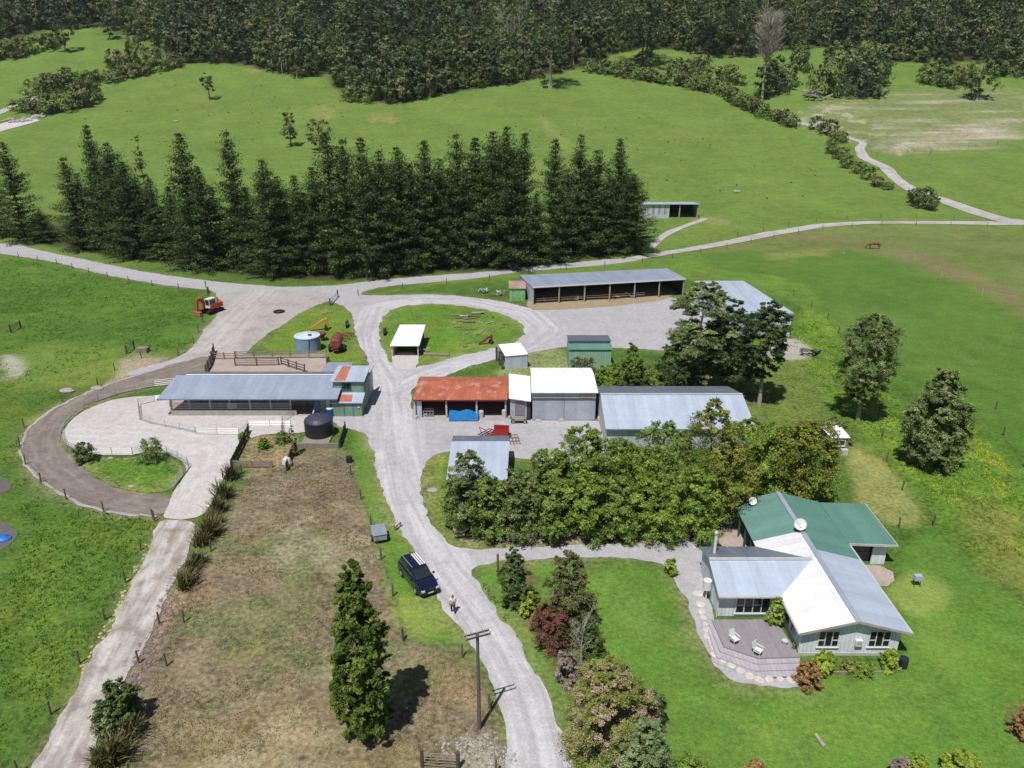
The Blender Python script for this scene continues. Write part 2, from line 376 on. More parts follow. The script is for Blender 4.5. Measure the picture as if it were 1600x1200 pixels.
# right-hand fields, garden lawn, forest floor
zone([(1080, 400), (1250, 375), (1400, 352), (1640, 352), (1640, 800), (1600, 700), (1500, 640), (1400, 570), (1240, 470)], K4(C(88, 126, 52), .3))
zone([(1060, 392), (1200, 366), (1290, 354), (1350, 351), (1640, 354), (1640, 500), (1560, 475), (1450, 425), (1360, 396), (1250, 385), (1150, 395)], K4(C(120, 130, 78), .3), 4, .75, 3)
zone([(1195, 376), (1290, 362), (1370, 385), (1480, 425), (1560, 470), (1600, 490), (1640, 520), (1640, 480), (1480, 405), (1340, 376)], K4(C(136, 124, 92), .3), 4, .6, 3)
zone([(1225, 185), (1300, 150), (1420, 140), (1640, 130), (1640, 225), (1500, 230), (1400, 243), (1330, 225)], K4(C(126, 138, 90), .6), 8, .75, 8)
zone([(1380, 240), (1360, 225), (1450, 205), (1560, 185), (1600, 195), (1540, 215), (1480, 232)], K4(C(160, 156, 130), .6), 8, .7, 8)
zone([(920, 872), (1030, 885), (1060, 950), (1110, 1040), (1180, 1076), (1420, 1050), (1430, 900), (1400, 850), (1460, 830), (1640, 980), (1640, 1300), (880, 1300), (1040, 1180), (960, 1050), (935, 950)], K4(C(94, 138, 52), .36), 1)
zone([(730, 885), (780, 878), (930, 874), (960, 1050), (1040, 1180), (920, 1290), (870, 1130), (830, 1035), (775, 960)], K4(C(98, 142, 52), .3), .8)
zone([(1400, 905), (1450, 890), (1485, 920), (1480, 950), (1440, 965), (1400, 950), (1385, 930)], K4(C(142, 166, 84), .2), .6, .8, .3)
zone([(1425, 970), (1500, 960), (1520, 1030), (1480, 1060), (1430, 1030)], K4(C(124, 154, 68), .2), 1.5, .5)
zone([(1325, 700), (1350, 690), (1400, 740), (1445, 800), (1440, 822), (1390, 820), (1340, 790), (1325, 740)], K4(C(150, 156, 92), .5), .8, .85, .6)
zone([(1240, 470), (1300, 500), (1330, 560), (1420, 640), (1520, 680), (1640, 790), (1640, 960), (1540, 880), (1470, 830), (1440, 790), (1380, 700), (1320, 650), (1270, 580), (1240, 530)], K4(C(112, 144, 48), .8), 2, .8, 2)
zone([(1530, 760), (1640, 880), (1640, 1000), (1560, 900), (1500, 800)], K4(C(130, 134, 70), .5), 2, .6, 2)
patches([(0, 620), (90, 640), (34, 700), (120, 800), (240, 820), (180, 960), (50, 1200), (-200, 1400), (-200, 700)], C(106, 130, 46), 9, .54, 31, .5)
patches([(0, 400), (340, 460), (300, 550), (0, 620)], C(92, 132, 48), 8, .52, 32, .5)
patches([(60, 200), (300, 110), (800, 140), (1200, 200), (1500, 340), (1000, 390), (300, 300), (0, 260)], C(114, 138, 66), 22, .55, 33, .4)
patches([(900, 870), (1060, 900), (1180, 1076), (1430, 1050), (1640, 980), (1640, 1300), (880, 1300)], C(108, 140, 58), 7, .56, 34, .5)
patches([(1200, 480), (1640, 640), (1640, 1000), (1440, 830), (1300, 640)], C(76, 120, 40), 5, .5, 35, .6)
patches([(1100, 395), (1640, 400), (1640, 700), (1400, 600), (1240, 460)], C(98, 130, 54), 12, .52, 36, .5)
patches([(1230, 180), (1330, 148), (1640, 130), (1640, 225), (1400, 243), (1330, 225)], C(176, 172, 150), 5, .57, 51, .7)
patches([(1380, 238), (1450, 205), (1590, 185), (1560, 215), (1480, 232)], C(190, 182, 168), 6, .5, 52, .8)
# left paddock tints
zone([(0, 560), (90, 530), (180, 540), (270, 548), (240, 600), (150, 610), (60, 600), (0, 620)], K4(C(126, 146, 66), .5), 4, .7, 3)
zone([(0, 552), (28, 556), (44, 572), (36, 588), (10, 592), (0, 575)], K4(C(186, 180, 170), .3), 1.2, .8, 1)
zone([(190, 560), (215, 552), (260, 560), (285, 565), (250, 590), (195, 600), (170, 612), (150, 608), (190, 585)], K4(C(176, 164, 148), .5), 1.5, .85, 1.2)
zone([(0, 850), (100, 860), (150, 900), (120, 1000), (60, 1050), (0, 1020)], K4(C(112, 138, 50), .6), 4, .5, 3)
# brown sprayed paddock and rough yard ground
zone([(378, 745), (440, 705), (540, 700), (552, 740), (570, 790), (590, 850), (615, 920), (626, 1003), (700, 1008), (738, 1035), (768, 1080), (782, 1130), (780, 1320), (40, 1400), (130, 1230), (200, 1185), (225, 1090), (245, 1010), (275, 940), (310, 885), (350, 815)], K4(BROWN, .75), 1, 1, .6)
DRIVE = [(792, 1300), (790, 1165), (785, 1120), (775, 1082), (758, 1045), (735, 1010), (712, 975), (690, 945), (672, 905), (650, 870), (630, 838), (613, 805), (598, 765), (588, 730), (580, 700), (572, 678), (548, 670), (528, 667), (520, 655), (520, 640), (562, 640), (572, 620), (574, 590), (577, 572), (572, 556), (560, 535), (553, 512), (550, 492), (540, 480), (526, 474), (515, 468), (470, 488), (440, 510), (412, 526), (390, 545), (384, 556), (330, 556), (312, 562), (275, 566), (240, 578), (195, 590), (215, 575), (275, 562), (300, 545), (322, 512), (338, 495), (345, 475), (338, 458), (322, 452), (290, 450), (240, 443), (180, 433), (130, 421), (90, 410), (40, 402), (-60, 388), (-60, 372), (0, 380), (30, 383), (60, 391), (110, 401), (170, 414), (250, 429), (300, 436), (345, 441), (400, 446), (450, 449), (520, 447), (600, 437), (650, 433), (700, 429), (750, 426), (800, 420), (850, 415), (910, 409), (985, 402), (1010, 402), (1000, 407), (940, 415), (870, 420), (800, 426), (740, 436), (640, 444), (590, 449), (555, 461), (600, 462), (660, 460), (700, 461), (750, 466), (800, 474), (830, 483), (850, 478), (900, 476), (1000, 468), (1060, 462), (1120, 500), (1130, 545), (1060, 550), (1000, 545), (960, 543), (888, 541), (850, 548), (826, 552), (780, 560), (740, 570), (710, 582), (680, 594), (650, 602), (641, 620), (643, 650), (655, 656), (800, 655), (935, 655), (960, 670), (960, 740), (840, 720), (790, 715), (712, 703), (690, 707), (672, 716), (660, 735), (655, 760), (660, 790), (672, 815), (690, 840), (705, 853), (725, 857), (800, 855), (900, 850), (1000, 850), (1060, 848), (1100, 838), (1110, 800), (1170, 800), (1190, 850), (1110, 880), (1100, 900), (1112, 970), (1135, 1035), (1200, 1064), (1252, 1062), (1252, 1074), (1200, 1074), (1160, 1070), (1120, 1046), (1100, 1010), (1085, 970), (1062, 920), (1042, 882), (1000, 874), (930, 871), (850, 874), (765, 879), (733, 888), (742, 908), (760, 935), (790, 970), (815, 1005), (835, 1045), (855, 1090), (870, 1130), (890, 1165), (930, 1300)]
BP = [(370, 745), (540, 705), (570, 790), (590, 850), (626, 1003), (700, 1008), (770, 1080), (782, 1300), (60, 1400), (225, 1090), (310, 885)]
zone([(410, 750), (540, 720), (570, 800), (590, 880), (560, 960), (470, 900), (420, 850)], K4(C(134, 120, 98), .7), 4, .6, 3)
zone([(320, 900), (400, 880), (500, 960), (520, 1030), (420, 1050), (330, 1000)], K4(C(138, 124, 100), .7), 4, .4, 4)
zone([(240, 1150), (420, 1100), (640, 1160), (700, 1250), (250, 1350)], K4(C(146, 136, 92), .6), 4, .6, 4)
zone([(230, 1000), (280, 940), (262, 1000), (225, 1075), (190, 1140), (200, 1060)], K4(C(142, 126, 108), .6), 1, .9, .6)
zone([(395, 675), (470, 680), (462, 705), (440, 735), (372, 735), (380, 705)], K4(C(150, 138, 100), .9), .8, 1, .6)
zone([(620, 1008), (700, 1010), (740, 1040), (770, 1090), (700, 1120), (630, 1060)], K4(C(146, 134, 98), .5), 1, .6, .6)
zone([(700, 1165), (760, 1140), (790, 1160), (785, 1230), (690, 1230)], K4(C(176, 168, 150), .7), .8, .7, .6)
zone([(548, 665), (575, 670), (592, 735), (610, 790), (640, 850), (665, 890), (700, 960), (740, 1012), (700, 1006), (628, 1000), (590, 850), (560, 770)], K4(C(98, 140, 52), .4), .6, 1, .3)
zone([(622, 930), (680, 935), (715, 985), (640, 1000), (628, 975)], K4(C(146, 166, 82), .3), 1, .7, .6)
patches(BP, C(104, 124, 70), 5, .58, 37, .5)
patches(BP, C(132, 122, 102), 8, .54, 38, .45)
patches(BP, C(164, 156, 126), 3.2, .6, 39, .6)
# brown verge of the drive
zone([(555, 660), (585, 662), (596, 730), (620, 800), (608, 800), (585, 735), (572, 690)], K4(C(150, 140, 84), .6), .8, .7, .5)
zone([(660, 700), (705, 690), (700, 770), (720, 840), (800, 850), (800, 862), (720, 856), (672, 815), (655, 770), (655, 730)], K4(C(118, 140, 64), .7), .8, .8, .6)
zone([(700, 800), (900, 828), (1100, 820), (1100, 855), (800, 856), (720, 850)], K4(C(150, 142, 118), .8), .8, .9, .6)
zone([(840, 545), (890, 545), (890, 590), (790, 600), (770, 580), (800, 560)], K4(C(140, 150, 100), .9), .8, .8, .6)
zone([(940, 590), (1200, 560), (1290, 560), (1300, 700), (1200, 680), (940, 620)], K4(C(112, 128, 62), .9), 2, .6, 2)
zone([(1195, 530), (1250, 528), (1280, 560), (1200, 566)], K4(C(184, 178, 170), .3), 1, .9, .5)
for a, b in (((905, 900), (1010, 1000)), ((930, 890), (1050, 1010)), ((1080, 1090), (1250, 1180)), ((1230, 1100), (1450, 1080)), ((1300, 1140), (1520, 1090))): zone([a, (a[0]+14, a[1]-3), (b[0]+14, b[1]-3), b], K4(C(128, 158, 80), .3), .8, .4, .3, smooth=0)
zone([(800, 870), (840, 890), (850, 960), (880, 1020), (960, 1050), (1040, 1110), (1010, 1185), (905, 1150), (870, 1060), (830, 980), (795, 940)], K4(C(112, 98, 74), .7), .8, .9, .6)
zone([(262, 918), (290, 925), (262, 1000), (232, 1070), (205, 1120), (200, 1080), (232, 1000)], K4(C(138, 122, 108), .8), .8, .95, .6)
zone([(1580, 1100), (1640, 1080), (1640, 1200), (1590, 1170)], K4(C(120, 104, 72), .7), .8, .9, .6)
zone([(1150, 352), (1060, 345), (1105, 338), (1130, 342)], K4(C(150, 140, 96), .5), 2, .7, 1)
zone([(480, 475), (550, 480), (552, 510), (575, 560), (560, 575), (510, 560), (395, 550), (440, 510)], K4(C(112, 144, 54), .5), 1, .8, .6)
zone([(800, 408), (1010, 395), (1100, 388), (1090, 420), (1240, 430), (1300, 480), (1240, 470), (1060, 430), (820, 432), (700, 442), (560, 466), (570, 458), (700, 440)], K4(C(104, 138, 56), .5), 1, .8, .6)
zone([(240, 1300), (0, 430), (0, 395), (340, 455), (340, 500), (275, 560), (180, 560), (0, 600)], K4(C(74, 122, 42), .5), 1, .3, .6)
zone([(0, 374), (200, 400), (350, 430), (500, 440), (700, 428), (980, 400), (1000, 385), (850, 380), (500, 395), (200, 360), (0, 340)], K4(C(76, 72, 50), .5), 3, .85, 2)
# tan scars in the far pasture
for a in ([(488, 165), (520, 163), (525, 185), (500, 190)], [(570, 178), (615, 175), (618, 192), (580, 192)], [(395, 98), (420, 106), (400, 116), (380, 110)], [(840, 170), (865, 200), (895, 232), (870, 225), (845, 195)], [(1190, 395), (1300, 385), (1300, 400), (1200, 408)]):
    zone(a, K4(C(152, 146, 92), .5), 4, .5, 4)
zone(DRIVE, K4(C(148, 142, 108), .8), 2.6, .8, 1.3, 41)
for pl in ([(248, 812), (236, 850), (205, 915), (180, 965), (150, 1020), (120, 1075), (90, 1130), (50, 1200), (-20, 1330), (90, 1330), (137, 1200), (152, 1160), (186, 1090), (208, 1050), (232, 1000), (250, 955), (264, 922), (286, 880), (300, 845), (313, 812)], [(318, 552), (240, 573), (160, 599), (98, 626), (60, 648), (34, 670), (27, 696), (31, 720), (48, 748), (76, 770), (118, 791), (160, 802), (200, 809), (262, 812), (262, 770), (130, 735), (100, 700), (100, 660), (160, 624), (250, 603), (330, 590)]): zone(pl, K4(C(150, 142, 108), .8), 1.8, .75, .9, 42)
gm = bpy.data.meshes.new('ground'); nx, ny = len(xs), len(ys)
ii = (np.arange(ny-1)[:, None]*nx+np.arange(nx-1)[None, :]).ravel()
gq = np.stack([ii, ii+1, ii+nx+1, ii+nx], 1)
# forest floor above the bush line
BUSH = [(-60, 78), (20, 60), (60, 48), (130, 44), (160, 40), (205, 60), (248, 72), (262, 100), (330, 98), (372, 100), (430, 112), (475, 122), (510, 112), (520, 130), (548, 150), (560, 158), (620, 162), (650, 156), (690, 146), (740, 138), (800, 130), (850, 118), (895, 108), (925, 98), (955, 84), (990, 76), (1040, 76), (1080, 82), (1140, 84), (1170, 92), (1200, 80), (1300, 72), (1375, 84), (1400, 95), (1480, 100), (1520, 92), (1560, 105), (1660, 112)]
def bush_py(px): return np.interp(px, [p[0] for p in BUSH], [p[1] for p in BUSH])
zone([(-400, 78)]+BUSH+[(2000, 112), (2000, 2), (-400, 2)], K4(C(62, 64, 42), .5), 6, .95, 3, smooth=1)
zone([(-2500, 545), (2500, 545), (2500, 1560), (-2500, 1560)], K4(C(58, 62, 42), .5), 6, 1, 1, world=True, smooth=0)
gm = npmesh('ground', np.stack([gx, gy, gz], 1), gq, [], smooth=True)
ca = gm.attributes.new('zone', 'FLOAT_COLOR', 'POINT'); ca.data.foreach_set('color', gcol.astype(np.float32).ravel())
def groundmat():
    m = bpy.data.materials.new('pasture'); m.use_nodes = True; N = m.node_tree.nodes; K = m.node_tree.links; b = N['Principled BSDF']
    b.inputs['Roughness'].default_value = .9; b.inputs['Specular IOR Level'].default_value = .15
    at = N.new('ShaderNodeAttribute'); at.attribute_name = 'zone'
    tc = N.new('ShaderNodeTexCoord')
    def noise(s, d, stretch=None):
        n = N.new('ShaderNodeTexNoise'); n.inputs['Scale'].default_value = s; n.inputs['Detail'].default_value = d; n.inputs['Roughness'].default_value = .62
        K.new(tc.outputs['Object'], n.inputs['Vector']); return n.outputs['Fac']
    def mr(f, a, c, x, y):
        r = N.new('ShaderNodeMapRange'); r.inputs[1].default_value = a; r.inputs[2].default_value = c; r.inputs[3].default_value = x; r.inputs[4].default_value = y; K.new(f, r.inputs[0]); return r.outputs[0]
    def mth(op, a, c):
        q = N.new('ShaderNodeMath'); q.operation = op
        for i, v in ((0, a), (1, c)):
            if isinstance(v, (int, float)): q.inputs[i].default_value = v
            else: K.new(v, q.inputs[i])
        return q.outputs[0]
    def mixc(f, a, c, mode='MIX'):
        x = N.new('ShaderNodeMix'); x.data_type = 'RGBA'; x.blend_type = mode
        for i, v in ((0, f), (6, a), (7, c)):
            if isinstance(v, float): x.inputs[i].default_value = v
            elif isinstance(v, tuple): x.inputs[i].default_value = v
            else: K.new(v, x.inputs[i])
        return x.outputs[2]
    fine = mr(noise(2.4, 6), .3, .7, -1, 1); med = mr(noise(.45, 5), .32, .68, -1, 1); big = mr(noise(.06, 4), .35, .65, -1, 1)
    amp = at.outputs['Alpha']
    s = mth('ADD', 1.0, mth('MULTIPLY', mth('ADD', mth('MULTIPLY', fine, .75), mth('MULTIPLY', med, .4)), amp))
    s = mth('ADD', s, mth('MULTIPLY', big, .1))
    c = mixc(1.0, at.outputs['Color'], s, 'MULTIPLY')
    y = mixc(mr(noise(.16, 6), .5, .72, 0, .5), c, mixc(1.0, c, (1.5, 1.12, .95, 1), 'MULTIPLY'))
    y = mixc(1.0, y, mr(noise(6.5, 3), .3, .7, .8, 1.2), 'MULTIPLY')
    y = mixc(mr(noise(.9, 7), .56, .7, 0, .6), y, mixc(1.0, y, (.62, .82, .7, 1), 'MULTIPLY'))
    hs = N.new('ShaderNodeHueSaturation'); hs.inputs['Saturation'].default_value = .98; hs.inputs['Value'].default_value = 1.01; hs.inputs['Hue'].default_value = .491; K.new(y, hs.inputs['Color']); y = hs.outputs[0]
    K.new(y, b.inputs['Base Color'])
    bp = N.new('ShaderNodeBump'); bp.inputs['Strength'].default_value = .5; bp.inputs['Distance'].default_value = .35; K.new(noise(2.2, 6), bp.inputs['Height']); K.new(bp.outputs[0], b.inputs['Normal'])
    return m
gmat = groundmat(); gm.materials.append(gmat)
ground = link('ground', gm); tag(ground, 'green farm pasture rising to the bush line', kind='structure')

# ---------------------------------------------------------------- roads and sheets
def sheetmat(name, base, trk, stain, sc=.5, amt=.5, rough=.9):
    m = bpy.data.materials.new(name); m.use_nodes = True; N = m.node_tree.nodes; K = m.node_tree.links; b = N['Principled BSDF']
    b.inputs['Roughness'].default_value = rough; b.inputs['Specular IOR Level'].default_value = .2
    tc = N.new('ShaderNodeTexCoord'); mp = N.new('ShaderNodeMapping'); mp.inputs['Scale'].default_value = (.05 if 'gravel' in name else .16, 1.1, 1); K.new(tc.outputs['UV'], mp.inputs[0])
    def noise(s, d, v): 
        n = N.new('ShaderNodeTexNoise'); n.inputs['Scale'].default_value = s; n.inputs['Detail'].default_value = d; n.inputs['Roughness'].default_value = .62; K.new(v, n.inputs['Vector']); return n.outputs['Fac']
    def mr(f, a, c, x, y):
        r = N.new('ShaderNodeMapRange'); r.inputs[1].default_value = a; r.inputs[2].default_value = c; r.inputs[3].default_value = x; r.inputs[4].default_value = y; K.new(f, r.inputs[0]); return r.outputs[0]
    def mixc(f, a, c, mode='MIX'):
        x = N.new('ShaderNodeMix'); x.data_type = 'RGBA'; x.blend_type = mode
        for i, v in ((0, f), (6, a), (7, c)):
            if isinstance(v, float): x.inputs[i].default_value = v
            elif isinstance(v, tuple): x.inputs[i].default_value = v
            else: K.new(v, x.inputs[i])
        return x.outputs[2]
    sx = N.new('ShaderNodeSeparateXYZ'); K.new(tc.outputs['UV'], sx.inputs[0]); ab = N.new('ShaderNodeMath'); ab.operation = 'ABSOLUTE'; K.new(sx.outputs[1], ab.inputs[0])
    st = N.new('ShaderNodeMath'); st.operation = 'MULTIPLY'; K.new(mr(noise(1.0, 3, mp.outputs[0]), .4, .62, 0, 1), st.inputs[0]); K.new(mr(ab.outputs[0], 1.8, 4.5, 1.0, .1), st.inputs[1])
    c = mixc(st.outputs[0], base, trk)
    c = mixc(mr(noise(sc*.5, 6, tc.outputs['Object']), .48, .7, 0, amt), c, stain)
    c = mixc(1.0, c, mr(noise(5, 5, tc.outputs['Object']), .3, .7, .84, 1.14), 'MULTIPLY')
    c = mixc(1.0, c, mr(noise(1.3, 6, tc.outputs['Object']), .3, .7, .88, 1.1), 'MULTIPLY')
    K.new(c, b.inputs['Base Color'])
    bp = N.new('ShaderNodeBump'); bp.inputs['Strength'].default_value = .4; bp.inputs['Distance'].default_value = .05; K.new(noise(6, 5, tc.outputs['Object']), bp.inputs['Height']); K.new(bp.outputs[0], b.inputs['Normal'])
    return m
gravel = sheetmat('pale_gravel', C(184, 182, 187), C(210, 208, 213), C(164, 160, 158), .6, .5)
gravelb = sheetmat('brown_grey_gravel', C(182, 176, 174), C(200, 195, 194), C(150, 138, 130), .5, .6)
mud = sheetmat('muddy_race', C(132, 122, 115), C(152, 143, 135), C(106, 97, 91), .8, .6)
lane = sheetmat('dirty_concrete_lane', C(172, 163, 157), C(210, 205, 202), C(128, 114, 104), 1.3, .85)
conc = sheetmat('pale_concrete', C(204, 198, 198), C(214, 210, 211), C(190, 182, 178), .5, .6, .75)
concd = sheetmat('stained_concrete', C(186, 170, 160), C(194, 184, 178), C(164, 146, 134), .8, .6)
asph = sheetmat('dark_tarmac', C(112, 106, 108), C(118, 112, 114), C(104, 98, 100), .5, .4)
grassm = gmat
def sheet(name, poly, z, mat, label, centre=None, jit=.15, world=False, smooth=2, grid=.9, zonecol=None, edge=0):
    q = poly if world else px2(poly)
    q = chaikin(q, smooth) if smooth else np.array(q, float)
    q = resample(q, .45 if jit else 1.2)
    if jit:
        n = np.roll(q, -1, 0)-np.roll(q, 1, 0); n = np.stack([n[:, 1], -n[:, 0]], 1)/np.maximum(np.hypot(n[:, 0], n[:, 1]), 1e-6)[:, None]
        q = q+n*((fbm(q[:, 0], q[:, 1], 2.2, 11)-.5)*5*jit+(vnoise(q[:, 0], q[:, 1], .7, 17)-.5)*2.2*jit)[:, None]
    a, b = q.min(0), q.max(0)
    X, Y = np.meshgrid(np.arange(a[0], b[0], grid), np.arange(a[1], b[1], grid)); g = np.stack([X.ravel(), Y.ravel()], 1)
    g = g[inside(g, q)]
    if len(g): g = g[dist_line(g, [tuple(k) for k in q], True)[0] > grid*.4]
    n = len(q); allp = [Vector(k) for k in q]+[Vector(k) for k in g]
    vv, ee, ff, *_ = delaunay_2d_cdt(allp, [(i, (i+1) % n) for i in range(n)], [], 1, 1e-5)
    v = np.array([tuple(k) for k in vv]); f = np.array([t for t in ff if len(t) == 3])
    cen = v[f].mean(1); f = f[inside(cen, q)]
    zz = E(v[:, 1])+z
    me = npmesh(name, np.stack([v[:, 0], v[:, 1], zz], 1), f, mat, smooth=True)
    # make sure it faces up
    p = np.stack([v[:, 0], v[:, 1]], 1)[f]; ar = (p[:, 1, 0]-p[:, 0, 0])*(p[:, 2, 1]-p[:, 0, 1])-(p[:, 1, 1]-p[:, 0, 1])*(p[:, 2, 0]-p[:, 0, 0])
    if ar.mean() < 0: me.flip_normals()
    if centre is not None:
        cl = [tuple(G(x, y)[:2]) for x, y in centre]; cl = resample(cl, 1.5, False); d, al, sg = dist_line(v, [tuple(k) for k in cl])
        uv = np.stack([al, d*sg], 1)
    else: uv = v*.6
    ul = me.uv_layers.new(name='UVMap'); li = np.zeros(len(me.loops), np.int32); me.loops.foreach_get('vertex_index', li); ul.data.foreach_set('uv', uv[li].astype(np.float32).ravel())
    if zonecol is not None:
        c4 = me.attributes.new('zone', 'FLOAT_COLOR', 'POINT'); arr = np.tile(np.array(tuple(zonecol[:3])+(zonecol[4],)), (len(v), 1)); de = dist_line(v, [tuple(k) for k in q], True)[0]+(fbm(v[:, 0], v[:, 1], 2, 5)-.5)*1.2; tt_ = (np.clip(1-de/1.1, 0, 1)*.7)[:, None]; arr[:, :3] = arr[:, :3]*(1-tt_)+np.array(C(146, 142, 100)[:3])*tt_; f2_ = np.clip((fbm(v[:, 0], v[:, 1], 5, 9)-.52)/.1, 0, 1)[:, None]*.5; arr[:, :3] = arr[:, :3]*(1-f2_)+np.array(C(124, 142, 66)[:3])*f2_
        c4.data.foreach_set('color', arr.astype(np.float32).ravel())
    o = link(name, me); tag(o, label, kind='structure'); return o
def strip(name, pts, z, mat, label, jit=.3):
    """pts: (px, py, half width in metres) along a centre line that follows the terrain"""
    c = np.array([tuple(G(x, y)[:2]) for x, y, _ in pts]); ksz = 5 if name == 'hill_road' else 9; w_ = [p[2] for p in pts]
    d = np.r_[0, np.cumsum(np.hypot(*np.diff(c, axis=0).T))]; tt = np.arange(0, d[-1], 1.5)
    def sm(a):
        a = np.interp(tt, d, a); k = np.hanning(ksz); k /= k.sum(); return np.convolve(np.pad(a, ksz//2, mode='edge'), k, 'valid')
    x, y, h = sm(c[:, 0]), sm(c[:, 1]), sm(np.array(w_)); dx, dy = np.gradient(x), np.gradient(y); l = np.hypot(dx, dy); nx_, ny_ = -dy/l, dx/l
    cols = [-1, -.5, 0, .5, 1]; V = []; U = []
    for k in cols:
        j = (fbm(x, y, 3, 20+int(k*2))-.5)*2*jit*abs(k); X = x+nx_*(h*k+j*np.sign(k)); Y = y+ny_*(h*k+j*np.sign(k))
        V.append(np.stack([X, Y, E(Y)+z], 1)); U.append(np.stack([tt, h*k], 1))
    n = len(x); V = np.concatenate(V); U = np.concatenate(U); q = []
    for k in range(4):
        i = np.arange(n-1)+k*n; q.append(np.stack([i, i+1, i+n+1, i+n], 1))
    q = np.concatenate(q); me = npmesh(name, V, q, mat, smooth=True)
    if me.polygons[0].normal.z < 0: me.flip_normals()
    ul = me.uv_layers.new(name='UVMap'); li = np.zeros(len(me.loops), np.int32); me.loops.foreach_get('vertex_index', li); ul.data.foreach_set('uv', U[li].astype(np.float32).ravel())
    o = link(name, me); tag(o, label, kind='structure'); return o
DC = [(850, 1230), (838, 1160), (815, 1080), (775, 1000), (730, 940), (690, 890), (655, 830), (628, 770), (612, 700), (612, 640), (606, 600), (585, 560), (575, 520), (590, 480), (660, 468), (740, 472), (820, 488), (850, 515), (820, 540), (740, 562), (660, 590), (625, 610)]
sheet('gravel_drive', DRIVE, .03, gravel, 'pale gravel farm drive, its turning loop and yards', DC)
sheet('island_grass', [(596, 502), (603, 489), (618, 481), (640, 477), (680, 475), (720, 477), (760, 484), (790, 492), (812, 503), (822, 515), (819, 527), (805, 535), (790, 540), (760, 547), (720, 556), (690, 564), (655, 573), (640, 577), (612, 574), (600, 552), (592, 527), (591, 512)], .045, grassm, 'oval grass island inside the loop of the drive', zonecol=K4(C(94, 136, 48), .5), jit=.2)
sheet('stopping_area', [(340, 458), (420, 452), (515, 456), (522, 466), (470, 488), (440, 510), (412, 526), (390, 545), (380, 554), (335, 555), (300, 562), (275, 564), (300, 545), (322, 512), (340, 492), (347, 475)], .04, gravelb, 'wide brown-grey gravel area before the pines', [(420, 450), (370, 500), (310, 560)])
sheet('back_yard_floor', [(336, 552), (420, 556), (512, 552), (512, 570), (500, 590), (322, 590)], .055, concd, 'stained pinkish concrete yard behind the milking shed', jit=.05, smooth=0)
sheet('muddy_race', [(318, 556), (280, 568), (240, 580), (200, 592), (160, 606), (130, 617), (98, 633), (62, 655), (42, 675), (35, 695), (38, 715), (55, 740), (80, 762), (120, 783), (160, 794), (200, 801), (245, 806), (262, 798), (270, 778), (252, 773), (230, 773), (190, 770), (160, 757), (130, 735), (108, 710), (95, 692), (93, 676), (102, 656), (127, 637), (160, 624), (200, 612), (250, 603), (300, 600), (335, 590), (334, 560)], .05, mud, 'dark muddy cattle race curving round the yard', [(320, 570), (240, 595), (150, 615), (90, 645), (65, 685), (80, 730), (130, 765), (200, 788), (250, 790)])
sheet('race_verge', [(318, 556), (240, 577), (160, 603), (98, 630), (60, 652), (38, 674), (31, 696), (35, 718), (52, 744), (78, 766), (118, 787), (160, 798), (200, 805), (245, 810), (245, 806), (160, 794), (80, 762), (38, 715), (42, 675), (98, 633), (200, 592)], .042, gravelb, 'pale gravel shoulder on the outside of the muddy race')
sheet('collecting_yard', [(268, 618), (225, 619), (185, 623), (150, 633), (120, 649), (102, 667), (96, 683), (104, 697), (125, 707), (160, 712), (208, 712), (240, 706), (270, 712), (296, 730), (282, 755), (268, 772), (262, 798), (252, 812), (312, 812), (330, 790), (345, 755), (365, 722), (388, 678), (500, 678), (500, 645), (300, 645), (262, 640)], .065, conc, 'pale concrete collecting yard beside the milking shed', [(120, 680), (250, 680), (340, 700), (290, 810)], jit=.04)
sheet('shed_floor', [(262, 650), (500, 650), (515, 640), (515, 595), (300, 595), (270, 625)], .08, concd, 'concrete floor of the milking shed', jit=0, smooth=0)
sheet('cattle_lane', [(248, 812), (236, 850), (205, 915), (180, 965), (150, 1020), (120, 1075), (90, 1130), (50, 1200), (-20, 1330), (90, 1330), (137, 1200), (152, 1160), (186, 1090), (208, 1050), (232, 1000), (250, 955), (264, 922), (286, 880), (300, 845), (313, 812)], .06, lane, 'dirty concrete cattle lane running to the lower left', [(280, 812), (225, 930), (150, 1070), (70, 1230)], jit=.15)
sheet('yard_grass', [(106, 706), (125, 712), (160, 716), (210, 717), (240, 711), (268, 716), (292, 732), (278, 756), (264, 770), (230, 770), (190, 767), (162, 755), (133, 733)], .06, grassm, 'grass wedge between the concrete yard and the race', zonecol=K4(C(90, 132, 46), .7), jit=.1)
sheet('side_tarmac', [(-60, 750), (0, 742), (14, 754), (18, 766), (0, 772), (-60, 770)], .03, asph, 'small dark tarmac pad at the left edge', jit=.05)
sheet('tarmac_apron', [(-60, 806), (0, 812), (22, 826), (28, 838), (16, 852), (0, 862), (-60, 870)], .03, asph, 'dark tarmac pad under the blue tarp', jit=.05)
sheet('hut_apron', [(613, 551), (655, 551), (652, 574), (640, 580), (612, 576)], .06, conc, 'pale concrete pad before the small hut', jit=.08, smooth=1)
sheet('garage_apron', [(1330, 882), (1388, 884), (1398, 898), (1398, 912), (1378, 920), (1350, 912)], .03, concd, 'grey concrete apron before the garage', jit=0)
sheet('carport_floor', [(1100, 830), (1135, 818), (1160, 818), (1195, 852), (1120, 870)], .05, concd, 'concrete floor beside the carport', jit=0, smooth=0)
sheet('dirt_floor', [(644, 656), (796, 656), (800, 620), (648, 620)], .05, gravelb, 'dusty earth floor of the red-roofed shed', jit=0, smooth=0)
sheet('barn_floor', [(820, 486), (870, 484), (950, 480), (1060, 466), (1050, 440), (830, 452)], .055, sheetmat('straw_dirt', C(168, 152, 124), C(190, 176, 146), C(150, 134, 108), .8, .6), 'strawy dirt floor and apron of the hay barn', jit=.12, smooth=1)
